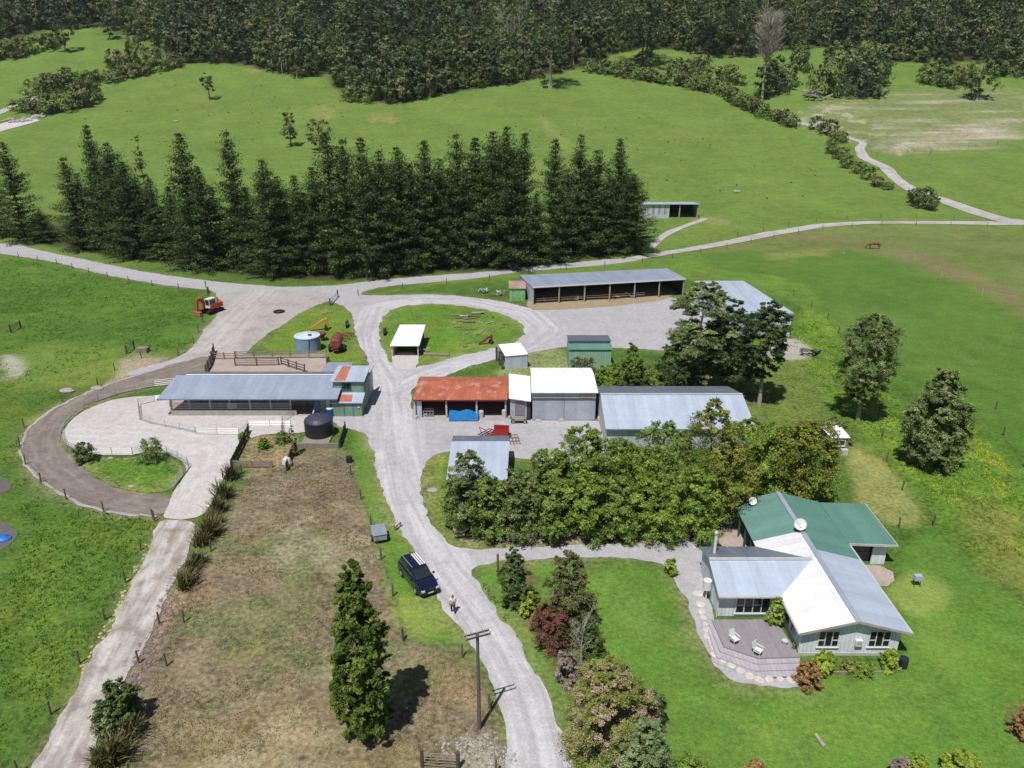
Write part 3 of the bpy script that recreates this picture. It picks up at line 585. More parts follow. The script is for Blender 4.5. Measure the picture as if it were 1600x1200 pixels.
strip('field_road', [(985, 405, 1.5), (1060, 393, 1.7), (1135, 380, 1.8), (1200, 366, 1.9), (1280, 353, 1.9), (1350, 348, 1.5), (1450, 348, 1.5), (1540, 349, 2.0), (1640, 350, 2.0)], .09, gravelb, 'pale gravel road running right across the fields')
strip('hill_road', [(1640, 352, 3.5), (1570, 345, 3.2), (1520, 330, 3.0), (1470, 312, 2.6), (1424, 297, 2.4), (1400, 280, 2.0), (1384, 262, 2.2), (1350, 247, 2.2), (1342, 232, 1.6), (1350, 224, 1.4), (1326, 215, 1.4), (1262, 196, 1.5), (1240, 189, 1.5), (1222, 170, 1.5)], .12, gravelb, 'winding pale gravel track on the upper right slope')
strip('shed_path', [(1013, 392, .8), (1030, 374, 1.0), (1048, 362, 1.1), (1080, 350, .9), (1108, 340, .8)], .08, gravelb, 'thin worn path to the far field shed')
strip('hill_track', [(-40, 190, 2.5), (0, 176, 2.3), (30, 162, 2.2), (55, 158, 2.0), (58, 150, 2.0), (38, 142, 2.2)], .12, gravelb, 'pale track by the stream at the upper left')
strip('stream_bed', [(-40, 212, 5.0), (0, 200, 5), (30, 192, 5.5), (62, 185, 3.5)], .12, conc, 'bleached shingle stream bed at the upper left')

# ---------------------------------------------------------------- foliage
def rot_to(n):
    n = n/np.linalg.norm(n, axis=1, keepdims=True); a = np.where(np.abs(n[:, 2:3]) < .9, np.array([[0, 0, 1.]]), np.array([[1., 0, 0]]))
    u = np.cross(a, n); u /= np.linalg.norm(u, axis=1, keepdims=True); return u, np.cross(n, u)
def leaves(cen, nrm, size, val, asp=1.0, r=rng):
    n = len(cen); u, w_ = rot_to(nrm); a = r.uniform(0, 2*np.pi, n)[:, None]
    U = u*np.cos(a)+w_*np.sin(a); W = -u*np.sin(a)+w_*np.cos(a); s = np.asarray(size).reshape(-1, 1)*np.ones((n, 1)); 
    U = U*s*.5*asp; W = W*s*.5
    k = r.uniform(.55, 1, (n, 4, 1))
    V = np.stack([cen-U*1.0, cen-W*k[:, 1], cen+U*1.0, cen+W*k[:, 3]], 1).reshape(-1, 3)
    Q = np.arange(n*4).reshape(-1, 4); return V, Q, np.repeat(val, 4)
def env(shape, t):
    if shape == 'cone': return np.interp(t, [0, .1, .25, .6, 1], [.55, .95, 1, .55, .06])
    if shape == 'column': return np.interp(t, [0, .12, .4, .75, 1], [.55, .9, 1, .7, .12])
    if shape == 'kahi': return np.interp(t, [0, .15, .45, .8, 1], [.35, .6, 1, .85, .3])
    if shape == 'dome': return np.sqrt(np.clip(1-(t*.98)**2.2, .02, 1))
    return np.sqrt(np.clip(1-(2*t-1)**2, .06, 1))*.93+.07
def crown_pts(seed, h, wd, shape='round', base=.15, nc=60, cr=.16, lpc=60, ls=.35, asp=1.0, dy=None, up=.35, flat=.75, vb=.55, nbias=0):
    r = np.random.default_rng(seed); H = h*(1-base); tt = np.sort(r.uniform(.02, .98, nc)**(.9 if shape != 'cone' else 1.25)); R_ = wd/2
    e = env(shape, tt); rad = e*R_*np.sqrt(r.uniform(.12, .92, nc)); an = np.arange(nc)*2.39996+r.uniform(-.6, .6, nc)
    crr = cr*wd*np.clip(e, .35, 1)*r.uniform(.65, 1.3, nc); rad = np.maximum(0, rad-crr*.35)
    off = (r.normal(0, .05*wd, (nc, 2)))
    c = np.stack([np.cos(an)*rad+off[:, 0], np.sin(an)*rad*(dy or 1)+off[:, 1], h*base+tt*H-crr*.3*0], 1)
    c[:, 2] = np.minimum(c[:, 2], h-crr*.6)
    cv = np.clip(r.normal(.45, .2, nc), 0, 1)
    nb = 9; td = r.normal(0, 1, (nc, nb, 3)); out = np.stack([np.cos(an), np.sin(an), np.full(nc, .35)], 1)[:, None, :]; td = td/np.linalg.norm(td, axis=2, keepdims=True)+out*.55; td[:, :, 2] += .15
    td /= np.linalg.norm(td, axis=2, keepdims=True); td[:, :, 2] *= flat; tl = r.uniform(.75, 1.75, (nc, nb)); tv = r.normal(0, .13, (nc, nb))
    n = nc*lpc; ci = np.repeat(np.arange(nc), lpc); ti = r.integers(0, nb, n); u_ = r.uniform(.05, 1, n)**.7; tw = td[ci, ti]; ln = crr[ci]*tl[ci, ti]
    p = c[ci]+tw*(ln*u_)[:, None]+r.normal(0, 1, (n, 3))*(crr[ci]*(.30-.16*u_))[:, None]*np.array([1, 1, flat]); p[:, 2] = np.maximum(p[:, 2], .05)
    nn = tw*.5+r.normal(0, .6, (n, 3))+np.array([0, 0, up+.25])
    if nbias:
        o_ = p-np.array([0, 0, h*(base+.35*(1-base))]); o_ /= np.maximum(np.linalg.norm(o_, axis=1, keepdims=True), 1e-6); nn = nn+o_*nbias
    val = np.clip(cv[ci]*.6+tv[ci, ti]+r.uniform(0, .45, n)*vb+.08+.1*u_, 0, 1)
    return c, crr, leaves(p, nn, ls*r.uniform(.6, 1.3, n), val, asp, r)
def trunk_mb(h, r0, base, cens=None, lean=0, nl=7, seed=0, top=.85, mb=None, x=0, y=0):
    mb = mb or MB(); rr = random.Random(seed); n = 6; pts = [Vector((x, y, -.15))]
    for i in range(1, n+1):
        t = i/n; pts.append(Vector((x+rr.uniform(-1, 1)*r0*.8*t+lean*t*h, y+rr.uniform(-1, 1)*r0*.8*t, h*top*t)))
    rads = [r0*(1-.85*(i/n))*(1.25 if i == 0 else 1) for i in range(n+1)]
    for i in range(n): mb.tube(pts[i], pts[i+1], rads[i], rads[i+1], 7, i in (0, n-1))
    if cens is not None:
        for k in rr.sample(range(len(cens)), min(nl, len(cens))):
            c = Vector(cens[k]); z = max(h*base*.7, c.z-.5*math.hypot(c.x, c.y)); i = min(n-1, int(z/(h*top)*n)); p = pts[i].lerp(pts[i+1], .5)
            mb.tube(p, p.lerp(c, .95), rads[i]*.45, rads[i]*.12, 5, False)
    return mb
LF = 3.8
def tree_at(px, pyb, pyt, wpx, name, label, cat, mat, shape='round', base=.15, nc=60, lpc=60, ls=.35, cr=.16, tr=None, seed=None, group=None, bk=None, dy=None, up=.35, asp=1.0, trunk=True, flat=.75, yoff=0, vb=.55):
    g = G(px, pyb); g.y += yoff; y = g.y; h = max(.5, TZ(y, pyt)-g.z); wd = wpx*zc(y, g.z+h*.5)/F; seed = seed if seed is not None else int(px*7+pyb)
    o = thing(name, label, cat, g, 0, group)
    k_ = 2.2 if g.y > 200 else LF
    c, crr, (V, Q, v) = crown_pts(seed, h, wd, shape, base, int(nc*(1.0 if g.y > 200 else 1.35)), cr*(1 if g.y > 200 else .88), int(lpc*k_), ls*(.6 if g.y > 200 else .42), asp, dy, up, flat, vb, 1.0 if g.y > 200 else .35)
    link('crown' if trunk else 'foliage', npmesh('crown', V, Q, LP[mat], v), o)
    tr = tr or max(.06, h*.018)
    trunk_mb(h, tr, base, c, 0, 8, seed).build('trunk' if trunk else 'stem', bk or bark, o)
    return o
# pine prototypes
def pine_mesh(seed, h=27.0, wd=9.0, bot=.03, sparse=1.0):
    r = np.random.default_rng(seed); cs = []; ns = []; vs = []; sz = []
    mb = MB(); pts = [Vector((r.normal(0, .12)*(i > 0), r.normal(0, .12)*(i > 0), h*i/8)) for i in range(9)]
    for i in range(8): mb.tube(pts[i], pts[i+1], .38*(1-.93*i/8), .38*(1-.93*(i+1)/8), 7, False)
    z = h*bot
    while z < h*.985:
        t = z/h; L = wd/2*np.interp(t, [0, .15, .45, .75, .93, 1], [1.0, 1.12, .84, .46, .16, .04]); nb = 7 if t < .8 else 5; a0 = r.uniform(0, 6.28)
        for b in range(nb):
            if r.uniform() > .93*sparse: continue
            a = a0+b*2*np.pi/nb+r.normal(0, .2); l = L*r.uniform(.55, 1.25); rise = np.interp(t, [0, .5, 1], [-.1, .2, .8])+r.normal(0, .1)
            dx = np.array([np.cos(a), np.sin(a), 0]); e = np.array([0, 0, z])+dx*l+np.array([0, 0, rise*l+.12*l])
            if l > 1.2: mb.tube((0, 0, z), tuple(e*.9+np.array([0, 0, z])*.1), .07, .02, 4, False)
            nk = max(1, int(l*1.9)); bv = np.clip(r.normal(.45, .18), 0, 1)
            for k in range(nk):
                s = (k+.7)/nk; s = min(1.02, s); base = np.array([0, 0, z+rise*l*s+.12*l*s*s])+dx*l*s
                m = 24; spread = .32+.2*(l*s > .6)
                cs.append(base+r.normal(0, 1, (m, 3))*np.array([spread, spread, spread*.5])); ns.append(r.normal(0, .8, (m, 3))+np.array([0, 0, .9])+dx*.3); vs.append(np.clip(bv*.6+r.uniform(0, .35, m)+.12*(s > .75), 0, 1)); sz.append(r.uniform(.2, .42, m))
        z += h*.043*r.uniform(.75, 1.25)*(1 if t < .7 else .7)
    V, Q, v = leaves(np.concatenate(cs), np.concatenate(ns), np.concatenate(sz), np.concatenate(vs), 1.0, r)
    return npmesh('pine_crown', V, Q, LP['pine'], v), mb
ORD = ['first', 'second', 'third', 'fourth', 'fifth', 'sixth', 'seventh', 'eighth', 'ninth', 'tenth', 'eleventh', 'twelfth', 'thirteenth', 'fourteenth', 'fifteenth', 'sixteenth', 'seventeenth', 'eighteenth', 'nineteenth', 'twentieth', 'twenty-first', 'twenty-second', 'twenty-third', 'twenty-fourth', 'twenty-fifth']
pp = []
for s in range(7):
    cm, mb = pine_mesh(100+s, wd=[10, 12, 9, 11, 8.5, 12.5, 10][s], sparse=[1, .9, 1.05, .8, 1, .95, .85][s]); root = thing('pine_tree', 'x', 'pine', (0, 0, 0), 0, 'pines of the shelterbelt')
    link('crown', cm, root); mb.build('trunk', bark, root); pp.append(root)
PB = lambda x: np.interp(x, [-40, 0, 100, 200, 350, 500, 700, 850, 980, 1020], [372, 378, 392, 408, 430, 436, 424, 414, 402, 398])
PT = [(-30, 250, 0), (3, 230, 0), (97, 252, 0), (133, 203, 0), (165, 230, 0), (190, 262, 0), (232, 285, 0), (278, 214, 0), (308, 268, 0), (352, 210, 0), (382, 300, 0), (408, 256, 0), (432, 285, 0), (458, 280, 0), (486, 268, 0), (508, 214, 0), (534, 222, 0), (563, 222, 0), (592, 242, 0), (620, 240, 0), (640, 262, 0), (662, 226, 0), (686, 256, 0), (713, 214, 0), (742, 222, 0), (770, 212, 0), (792, 208, 0), (820, 212, 0), (868, 224, 0), (908, 218, 0), (936, 240, 0), (970, 224, 0), (992, 280, 0)]
n_left = len(PT)
used = set()
for i, (x, ty, _) in enumerate(PT):
    by = float(PB(x))-random.uniform(0, 14); g = G(x, by); h = TZ(g.y, ty-9)-g.z; k = (i*3) % 7
    sc_ = (h/27*.5+.5)*random.uniform(.88, 1.12); g.x = XA(x, g.y, g.z+h); loc = g; rz = random.uniform(0, 6.28)
    if i < n_left/2: lab = 'dark green shelterbelt pine, %s from the left end of the long row' % ORD[i]
    else: lab = 'dark green shelterbelt pine, %s from the right end of the long row' % ORD[n_left-1-i]
    if k not in used: used.add(k); o = pp[k]; o.location = loc; o.rotation_euler = (0, 0, rz); o.scale = (sc_, sc_, h/27); o['label'] = lab
    else: dup(pp[k], loc, rz, (sc_, sc_, h/27), lab)
infill = [(60, 330), (118, 270), (148, 250), (212, 280), (262, 290), (330, 290), (368, 285), (420, 300), (445, 318), (472, 300), (548, 262), (578, 272), (606, 270), (650, 292), (674, 280), (700, 262), (728, 262), (756, 250), (806, 250), (838, 300), (888, 262), (922, 258), (952, 262), (984, 262)]
for i, (x, ty) in enumerate(infill):
    g = G(x, float(PB(x))-random.uniform(8, 20)); h = TZ(g.y, ty)-g.z; g.x = XA(x, g.y, g.z+h); k = (i*2+1) % 7; sc_ = random.uniform(.75, 1.05)
    dup(pp[k], g, random.uniform(0, 6.28), (sc_, sc_, h/27), 'lower pine packed behind the front shelterbelt row, %s such from the left' % (ORD+['twenty-fifth'])[i])
cm, mb = pine_mesh(160, 27, 5.5, .05, .42); root = thing('sparse_pine', 'thin half-bare young pine standing in the shelterbelt gap', 'pine', G(245, 402)); h = TZ(root.location.y, 212); root.scale = (1, 1, h/27); link('crown', cm, root); mb.build('trunk', barkp, root)

# forest
def forest_proto(seed, mat, shape, base=.03, nc=26, lpc=60, ls=.85, h=18., wd=11.):
    c, crr, (V, Q, v) = crown_pts(seed, h, wd, shape, base, nc, .2, lpc, ls, 1.0, None, .1, nbias=1.5)
    return npmesh('bush_crown', V, Q, LP[mat], v), c
protos = []
for s, (mt, sh) in enumerate([('forest', 'round'), ('forestb', 'round'), ('forestg', 'kahi'), ('forest', 'kahi'), ('forestb', 'dome'), ('forestg', 'round'), ('scrub', 'round')]):
    cm, c = forest_proto(200+s, mt, sh); root = thing('bush_tree', 'dark native bush tree standing in the wooded far hillside', 'tree', (0, 0, 0), 0, 'native trees along the front of the bush')
    link('crown', cm, root); trunk_mb(18, .35, .12, c, 0, 5, s).build('trunk', barkp if s in (1, 4) else bark, root); protos.append(root)
usedp = set(); cnt = 0; px = -60.0; rf = random.Random(5); front = []
BYW = [(G(x, y).x, G(x, y).y) for x, y in BUSH]
for row in range(4):
    px = -60.0+row*5
    while px < 1660:
        by = bush_py(px); g = G(px, float(by)); y = g.y+row*9+rf.uniform(-2, 3); x = XA(px, y, float(E(y)))
        front.append((x, y, row)); px += rf.uniform(17, 26)
front = front[:296]
for (x, y, row) in front:
    k = rf.choice([0, 1, 1, 2, 3, 4, 5, 0] if row else [0, 1, 4, 5, 0, 6]); s = rf.uniform(.55, .9) if row == 0 else rf.uniform(.8, 1.35); z = float(E(y)); sx = s*rf.uniform(.8, 1.15)
    if k not in usedp: usedp.add(k); o = protos[k]; o.location = (x, y, z); o.scale = (sx, sx, s)
    else: dup(protos[k], (x, y, z), rf.uniform(0, 6.28), (sx, sx, s))
for k, o in enumerate(protos):
    if k not in usedp: o.location = (-150, 430, float(E(430))); 
def mass(name, pts, label, lpc=38, ls=2.2, mats=('forest', 'forestb', 'forestg', 'forestg', 'scrub', 'forest', 'bush2'), hs=(11, 30)):
    Vs, Qs, vs, mi = [], [], [], []; off = 0
    r = np.random.default_rng(9); base = [crown_pts(300+s, 1, [.7, .5, .85, .4][s], ['round', 'kahi', 'dome', 'column'][s], .05, 15, .17, lpc, .046, 1.0, None, 0, nbias=1.6)[2] for s in range(4)]
    for (x, y) in pts:
        V, Q, v = base[r.integers(4)]; h = r.uniform(*hs); s = h*r.uniform(.8, 1.15); a = r.uniform(0, 6.28); ca, sa = np.cos(a), np.sin(a)
        W = np.stack([(V[:, 0]*ca-V[:, 1]*sa)*s+x, (V[:, 0]*sa+V[:, 1]*ca)*s+y, V[:, 2]*h+E(y)], 1)
        Vs.append(W); Qs.append(Q+off); off += len(V); vs.append(np.clip(v*.75+r.normal(.02, .2), 0, 1)); mi.append(np.full(len(Q), r.integers(len(mats))))
    me = npmesh(name, np.concatenate(Vs), np.concatenate(Qs), [LP[m] for m in mats], np.concatenate(vs)); me.polygons.foreach_set('material_index', np.concatenate(mi).astype(np.int32))
    o = link(name, me); tag(o, label, 'forest', kind='stuff'); return o
bw = np.array(sorted(BYW)); pts = []
yy = 395.0
while yy < 760:
    xx = -.72*yy-30
    while xx < .72*yy+30:
        x = xx+rf.uniform(-3.5, 3.5); y = yy+rf.uniform(-4, 4)
        if y > np.interp(x, bw[:, 0], bw[:, 1])+38: pts.append((x, y))
        xx += 10.5 if yy < 560 else 15
    yy += 9 if yy < 560 else 16
mass('forest', pts, 'dense dark native forest covering the far hillside')
# pale dead stems poking through the canopy
rootd = None
for i in range(70):
    x0 = rf.choice([rf.uniform(720, 900), rf.uniform(1150, 1600), rf.uniform(0, 1600), rf.uniform(0, 200)]); y = float(np.interp(0, [0, 1], [0, 0]))+YG(float(bush_py(x0)))+rf.uniform(6, 90); x = XA(x0, y, float(E(y)))
    if rootd is None or i < 3:
        mb = MB(); h = 22; pts_ = trunk_mb(h, .3, .3, None, 0, 0, i+50, 1.0, mb); rr = random.Random(i)
        for k in range(16):
            z = rr.uniform(.4, .95)*h; a = rr.uniform(0, 6.28); l = (1.15-z/h)*6; mb.tube((0, 0, z), (math.cos(a)*l, math.sin(a)*l, z+l*.9), .1, .03, 4, False)
        rootd = thing('dead_tree', 'bare pale dead tree poking out of the dark bush', 'dead tree', (x, y, float(E(y))), 0, 'dead trees in the bush'); mb.build('trunk', barkp, rootd); dl = dl+[rootd] if i else [rootd]
    else: s = rf.uniform(.7, 1.15); dup(dl[i % 3], (x, y, float(E(y))), rf.uniform(0, 6), (s, s, s))

# hillside scrub bands
def scrub_band(pts, label, group, wpx=26, hpx=18, mats=('scrub', 'forestb', 'scrub'), n_var=3, seed=1, cat='shrub', wide=0):
    r = random.Random(seed); pr = []
    for s in range(n_var):
        c, crr, (V, Q, v) = crown_pts(400+seed*10+s, 4, 6.5, 'dome', .0, 22, .17, 100, .38, 1.0, None, .1, nbias=1.2)
        root = thing('scrub_bush', label, cat, (0, 0, 0), 0, group); link('foliage', npmesh('foliage', V, Q, LP[mats[s % len(mats)]], v), root); trunk_mb(4, .15, .05, c, 0, 6, s).build('stem', bark, root); pr.append(root)
    for i, p in enumerate(pts):
        x, y = p[0], p[1]; wv = p[2] if len(p) > 2 else wpx; hv = p[3] if len(p) > 3 else hpx
        g = G(x+r.uniform(-4, 4), y+r.uniform(-wide, wide)); sw = wv*zc(g.y, g.z)/F/6.5; sh = hv*zc(g.y, g.z)/F/4*1.0
        k = i % n_var
        if i < n_var: o = pr[k]; o.location = g; o.scale = (sw, sw, sh)
        else: dup(pr[k], g, r.uniform(0, 6.28), (sw*r.uniform(.85, 1.15), sw, sh*r.uniform(.8, 1.2)))
def along(a, n): 
    q = resample(a, 1, False); i = np.linspace(0, len(q)-1, n).astype(int); return [tuple(q[k]) for k in i]
scrub_band(along([(925, 112), (1000, 124), (1060, 134), (1130, 148), (1165, 172), (1220, 192), (1235, 198)], 24), 'grey-green scrub bush on the stream line above the pasture', 'scrub along the upper stream', 30, 20, seed=1)
scrub_band([(1050, 118, 40, 26), (1080, 122, 40, 26), (1115, 130, 40, 24), (1140, 126, 36, 22), (1095, 108, 36, 22), (1150, 132, 30, 18)], 'scrub bush in the clump right of the upper stream', 'scrub clump beside the stream', seed=2)
scrub_band([(1278, 203, 30, 20), (1296, 212, 34, 24), (1312, 222, 26, 16), (1302, 226, 24, 16), (1300, 240, 26, 14), (1312, 248, 28, 16), (1326, 256, 28, 16), (1318, 262, 22, 10), (1338, 270, 30, 14), (1354, 280, 32, 16), (1372, 290, 30, 14), (1388, 296, 20, 10)], 'dark scrub bush between the pasture edge and the hill track', 'scrub along the hill track', 30, 22, seed=3)
scrub_band([(1210, 120, 50, 30), (1230, 135, 46, 34), (1215, 145, 46, 30), (1245, 110, 40, 40), (1290, 150, 50, 44), (1330, 150, 60, 50), (1350, 130, 60, 50), (1300, 120, 60, 44), (1375, 118, 40, 36), (1310, 100, 50, 36), (1350, 96, 50, 36), (1360, 152, 40, 30)], 'rounded bush in the thicket below the upper right forest', 'thicket on the upper right slope', mats=('forest', 'scrub', 'forestg'), seed=4)
scrub_band([(1450, 130, 44, 28), (1475, 136, 40, 28), (1500, 132, 40, 28), (1462, 120, 40, 24), (1560, 118, 40, 24), (1590, 118, 40, 24), (1410, 92, 40, 20), (1440, 96, 40, 20), (1380, 92, 44, 20)], 'bush in the scrub row left of the dark upper right tree', 'scrub row at the upper right', mats=('scrub', 'forest', 'forestb'), seed=5)
scrub_band([(30, 175, 34, 20), (55, 178, 34, 22), (80, 178, 44, 30), (105, 172, 46, 32), (130, 166, 44, 34), (150, 158, 34, 26), (60, 150, 40, 24), (85, 145, 46, 26), (110, 142, 46, 26), (135, 138, 40, 24), (75, 132, 36, 18), (105, 128, 40, 18)], 'olive scrub bush in the thicket beside the stream bed', 'thicket by the stream bed', seed=6)
scrub_band([(150, 128, 34, 18), (175, 128, 34, 18), (200, 122, 34, 20), (225, 118, 36, 22), (250, 112, 36, 24), (272, 106, 30, 20), (185, 108, 36, 34), (215, 106, 36, 42), (198, 112, 34, 30), (240, 102, 34, 26)], 'bush in the brown-green clump left of the lone hill tree', 'clump on the upper left pasture', mats=('forestb', 'scrub', 'forestb'), seed=7)
scrub_band([(0, 92, 44, 30), (25, 90, 40, 28), (48, 84, 40, 26), (70, 78, 34, 24), (85, 72, 30, 20), (-20, 94, 44, 30)], 'pale green bush in the row at the upper left edge', 'row of bushes at the upper left edge', seed=8)
scrub_band([(548, 158, 34, 24), (575, 160, 30, 22), (630, 158, 46, 34), (610, 150, 50, 34), (655, 150, 44, 34), (685, 142, 46, 32), (715, 136, 40, 24), (745, 134, 40, 20), (775, 130, 40, 24), (800, 126, 36, 26), (590, 144, 50, 40), (470, 120, 26, 14)], 'leafy bush at the tip of the forest edge', 'bushes along the middle forest edge', mats=('scrub', 'bush2', 'forestb'), seed=9)
scrub_band([(1440, 325, 40, 32), (1452, 328, 26, 20), (1430, 318, 26, 20)], 'dark bush beside the road junction on the right', 'bushes at the road junction', mats=('forest',), n_var=1, seed=10)

# lone trees of the pasture
tree_at(860, 138, 22, 66, 'field_tree', 'tall dark tree with bare pale lower trunk at the pasture top', 'tree', 'pine', 'round', .33, 40, 60, 1.1, bk=barkp, tr=.9)
tree_at(328, 156, 113, 24, 'field_tree', 'small lone tree on the upper left pasture slope', 'tree', 'forestg', 'round', .3, 18, 40, .8, tr=.3)
tree_at(455, 229, 175, 29, 'field_tree', 'small round-headed tree alone above the pines', 'tree', 'forestb', 'round', .2, 26, 60, .7, tr=.3)
tree_at(500, 236, 186, 40, 'field_tree', 'grey-brown twiggy tree just behind the pine row', 'tree', 'forestb', 'round', .05, 26, 50, .8)
tree_at(103, 82, 20, 34, 'field_tree', 'dark upright tree beside the upper left bush row', 'tree', 'forestg', 'kahi', .1, 22, 50, 1.2)
tree_at(172, 62, 22, 26, 'field_tree', 'narrow dark tree at the upper left clearing', 'tree', 'forestg', 'kahi', .1, 18, 50, 1.2)
tree_at(1003, 104, -20, 100, 'field_tree', 'huge dark spreading tree at the top middle forest gap', 'tree', 'pine', 'kahi', .1, 60, 70, 1.4)
tree_at(920, 92, 30, 46, 'field_tree', 'dark tree in the gap left of the huge one', 'tree', 'pine', 'kahi', .15, 26, 50, 1.3)
tree_at(1120, 88, 0, 70, 'field_tree', 'dark tall tree right of the huge spreading tree', 'tree', 'pine', 'kahi', .1, 34, 50, 1.4)
tree_at(1190, 156, 78, 30, 'field_tree', 'dark ivy-clad tree below the bare grey crown', 'tree', 'pine', 'column', .02, 24, 50, 1.1)
tree_at(1526, 156, 60, 46, 'field_tree', 'narrow dark tree with pale stump on the upper right field', 'tree', 'pine', 'column', .0, 34, 60, 1.1, bk=barkp)
def bare(px, pyb, pyt, wpx, label, seed, r0=.3, n=60, base=.3, mat=None):
    g = G(px, pyb); h = TZ(g.y, pyt)-g.z; wd = wpx*zc(g.y, g.z)/F; o = thing('bare_tree', label, 'tree', g); rr = random.Random(seed); mb = MB(); trunk_mb(h, r0, base, None, 0, 0, seed, .8, mb)
    br = MB()
    for k in range(n):
        z = h*rr.uniform(base, .8); a = rr.uniform(0, 6.28); l = wd/2*rr.uniform(.5, 1); p = Vector((0, 0, z)); q = p+Vector((math.cos(a)*l*.6, math.sin(a)*l*.6, l*.7)); br.tube(p, q, r0*.25, r0*.12, 4, False)
        for j in range(5):
            br.tube(q.lerp(p, rr.uniform(0, .5)), q+Vector((rr.uniform(-1, 1), rr.uniform(-1, 1), rr.uniform(.1, 1)))*l*.45, r0*.1, r0*.04, 3, False)
    mb.build('trunk', barkp, o); br.build('branch', mat or barkp, o); return o
bare(1190, 158, 8, 60, 'tall bare grey-crowned tree on the upper right pasture edge', 3, .55, 240, .4)
bare(1450, 259, 226, 16, 'scraggly little half-bare tree in the right field', 4, .2, 14, .3)

# ---------------------------------------------------------------- near trees
tree_at(573, 1150, 874, 92, 'conifer', 'tall ragged green conifer standing in the brown paddock', 'tree', 'spruce', 'column', .0, 210, 190, .2, .115, .3, up=.0, flat=.8, asp=2.3)
tree_at(1340, 656, 488, 92, 'totara_tree', 'loose grey-green tree with two pale trunks right of the sheds', 'tree', 'native', 'kahi', .1, 130, 130, .3, .13, .25, bk=barkp)
tree_at(1451, 727, 578, 92, 'totara_tree', 'dense grey-green tree in the rough grass at the right', 'tree', 'native', 'column', .0, 140, 140, .4, .14, .3)
tree_at(1085, 612, 440, 105, 'cypress', 'dark layered conifer with long arms before the hay barn', 'tree', 'native', 'kahi', .05, 150, 150, .28, .12, .35, flat=.4, asp=2.0, bk=barkp)
tree_at(1135, 608, 468, 90, 'cypress', 'dark conifer in the middle of the clump by the white shed', 'tree', 'pine', 'column', .08, 90, 120, .3, .14, .35, flat=.45, asp=2.0)
tree_at(1186, 634, 474, 80, 'cypress', 'dark conifer on a bare pale trunk, right end of the clump', 'tree', 'pine', 'kahi', .25, 80, 110, .3, .14, .25, flat=.45, asp=2.0, bk=barkp)
tree_at(1060, 615, 520, 80, 'cypress', 'low dark conifer at the left foot of the clump', 'tree', 'pine', 'dome', .0, 70, 90, .38, .15, .25)
tree_at(985, 618, 538, 62, 'spruce_tree', 'yellow-green conical young conifer right of the green shed', 'tree', 'spruce', 'cone', .02, 60, 80, .4, .15, .2)
tree_at(1010, 612, 574, 50, 'shrub', 'bright green shrub right of the young conifer', 'shrub', 'bush2', 'dome', .0, 34, 70, .35, trunk=False)
tree_at(950, 612, 570, 54, 'shrub', 'leafy green shrub left of the young conifer', 'shrub', 'bush', 'dome', .0, 34, 70, .35, trunk=False)
tree_at(910, 606, 558, 60, 'shrub', 'brownish twiggy shrub before the green shed', 'shrub', 'forestb', 'dome', .0, 34, 60, .35, trunk=False)
BC = [(735, 832, 698, 78, 'native', 'column', 'ragged grey-green tree rising in front of the white-roofed shed'),
 (722, 822, 760, 66, 'bush2', 'dome', 'rounded tree at the left end of the garden thicket'),
 (765, 836, 748, 76, 'bush2', 'dome', 'mid green tree, second along the front of the garden thicket'),
 (812, 836, 735, 84, 'native', 'dome', 'grey-green tree, third along the front of the garden thicket'),
 (860, 838, 752, 84, 'bush2', 'dome', 'darker green tree in the middle front of the garden thicket'),
 (912, 838, 742, 86, 'bush', 'dome', 'bright green tree in the middle front of the garden thicket'),
 (965, 838, 748, 88, 'bush2', 'dome', 'broad green tree right of the middle in the garden thicket'),
 (1020, 838, 738, 92, 'bush', 'dome', 'bright low tree near the right end of the thicket front'),
 (1078, 838, 735, 96, 'bush', 'dome', 'leafy bright tree at the right end of the thicket front'),
 (905, 800, 668, 86, 'bush', 'round', 'tall yellow-green tree before the big grey shed, left of its corner'),
 (955, 790, 690, 90, 'bush', 'round', 'green tree hiding the left part of the big shed wall'),
 (1030, 790, 662, 96, 'bush2', 'round', 'dark green tree before the middle of the big shed'),
 (1000, 800, 700, 90, 'bush', 'round', 'light green tree in the heart of the garden thicket'),
 (860, 800, 706, 80, 'bush2', 'round', 'olive tree at the back left of the garden thicket'),
 (1100, 800, 626, 118, 'gold', 'column', 'tallest olive-gold tree standing over the garden thicket'),
 (1130, 815, 690, 90, 'gold', 'round', 'olive-gold spreading tree just right of the tallest one')]
for i, (x, b, t_, wv, mt, sh, lab) in enumerate(BC):
    tree_at(x, b, t_, wv, 'garden_tree', lab, 'tree', mt, sh, .04, 64, 95, .33, .15, .22, seed=500+i, group='trees of the garden thicket')
tree_at(1205, 770, 668, 110, 'garden_tree', 'broad green-gold tree behind the green roof, left one', 'tree', 'bush', 'round', .03, 76, 95, .35, .15, .25)
tree_at(1250, 785, 662, 108, 'garden_tree', 'broad green-gold tree behind the green roof, right one', 'tree', 'gold', 'round', .03, 80, 95, .35, .15, .25)
tree_at(1160, 740, 656, 70, 'garden_tree', 'light green tree by the right end of the big grey shed', 'tree', 'bush', 'round', .03, 40, 80, .35, .15, .2)
tree_at(1300, 690, 655, 60, 'shrub', 'grey-green shrub beside the small white-roofed hut', 'shrub', 'native', 'dome', .0, 30, 60, .35, trunk=False)
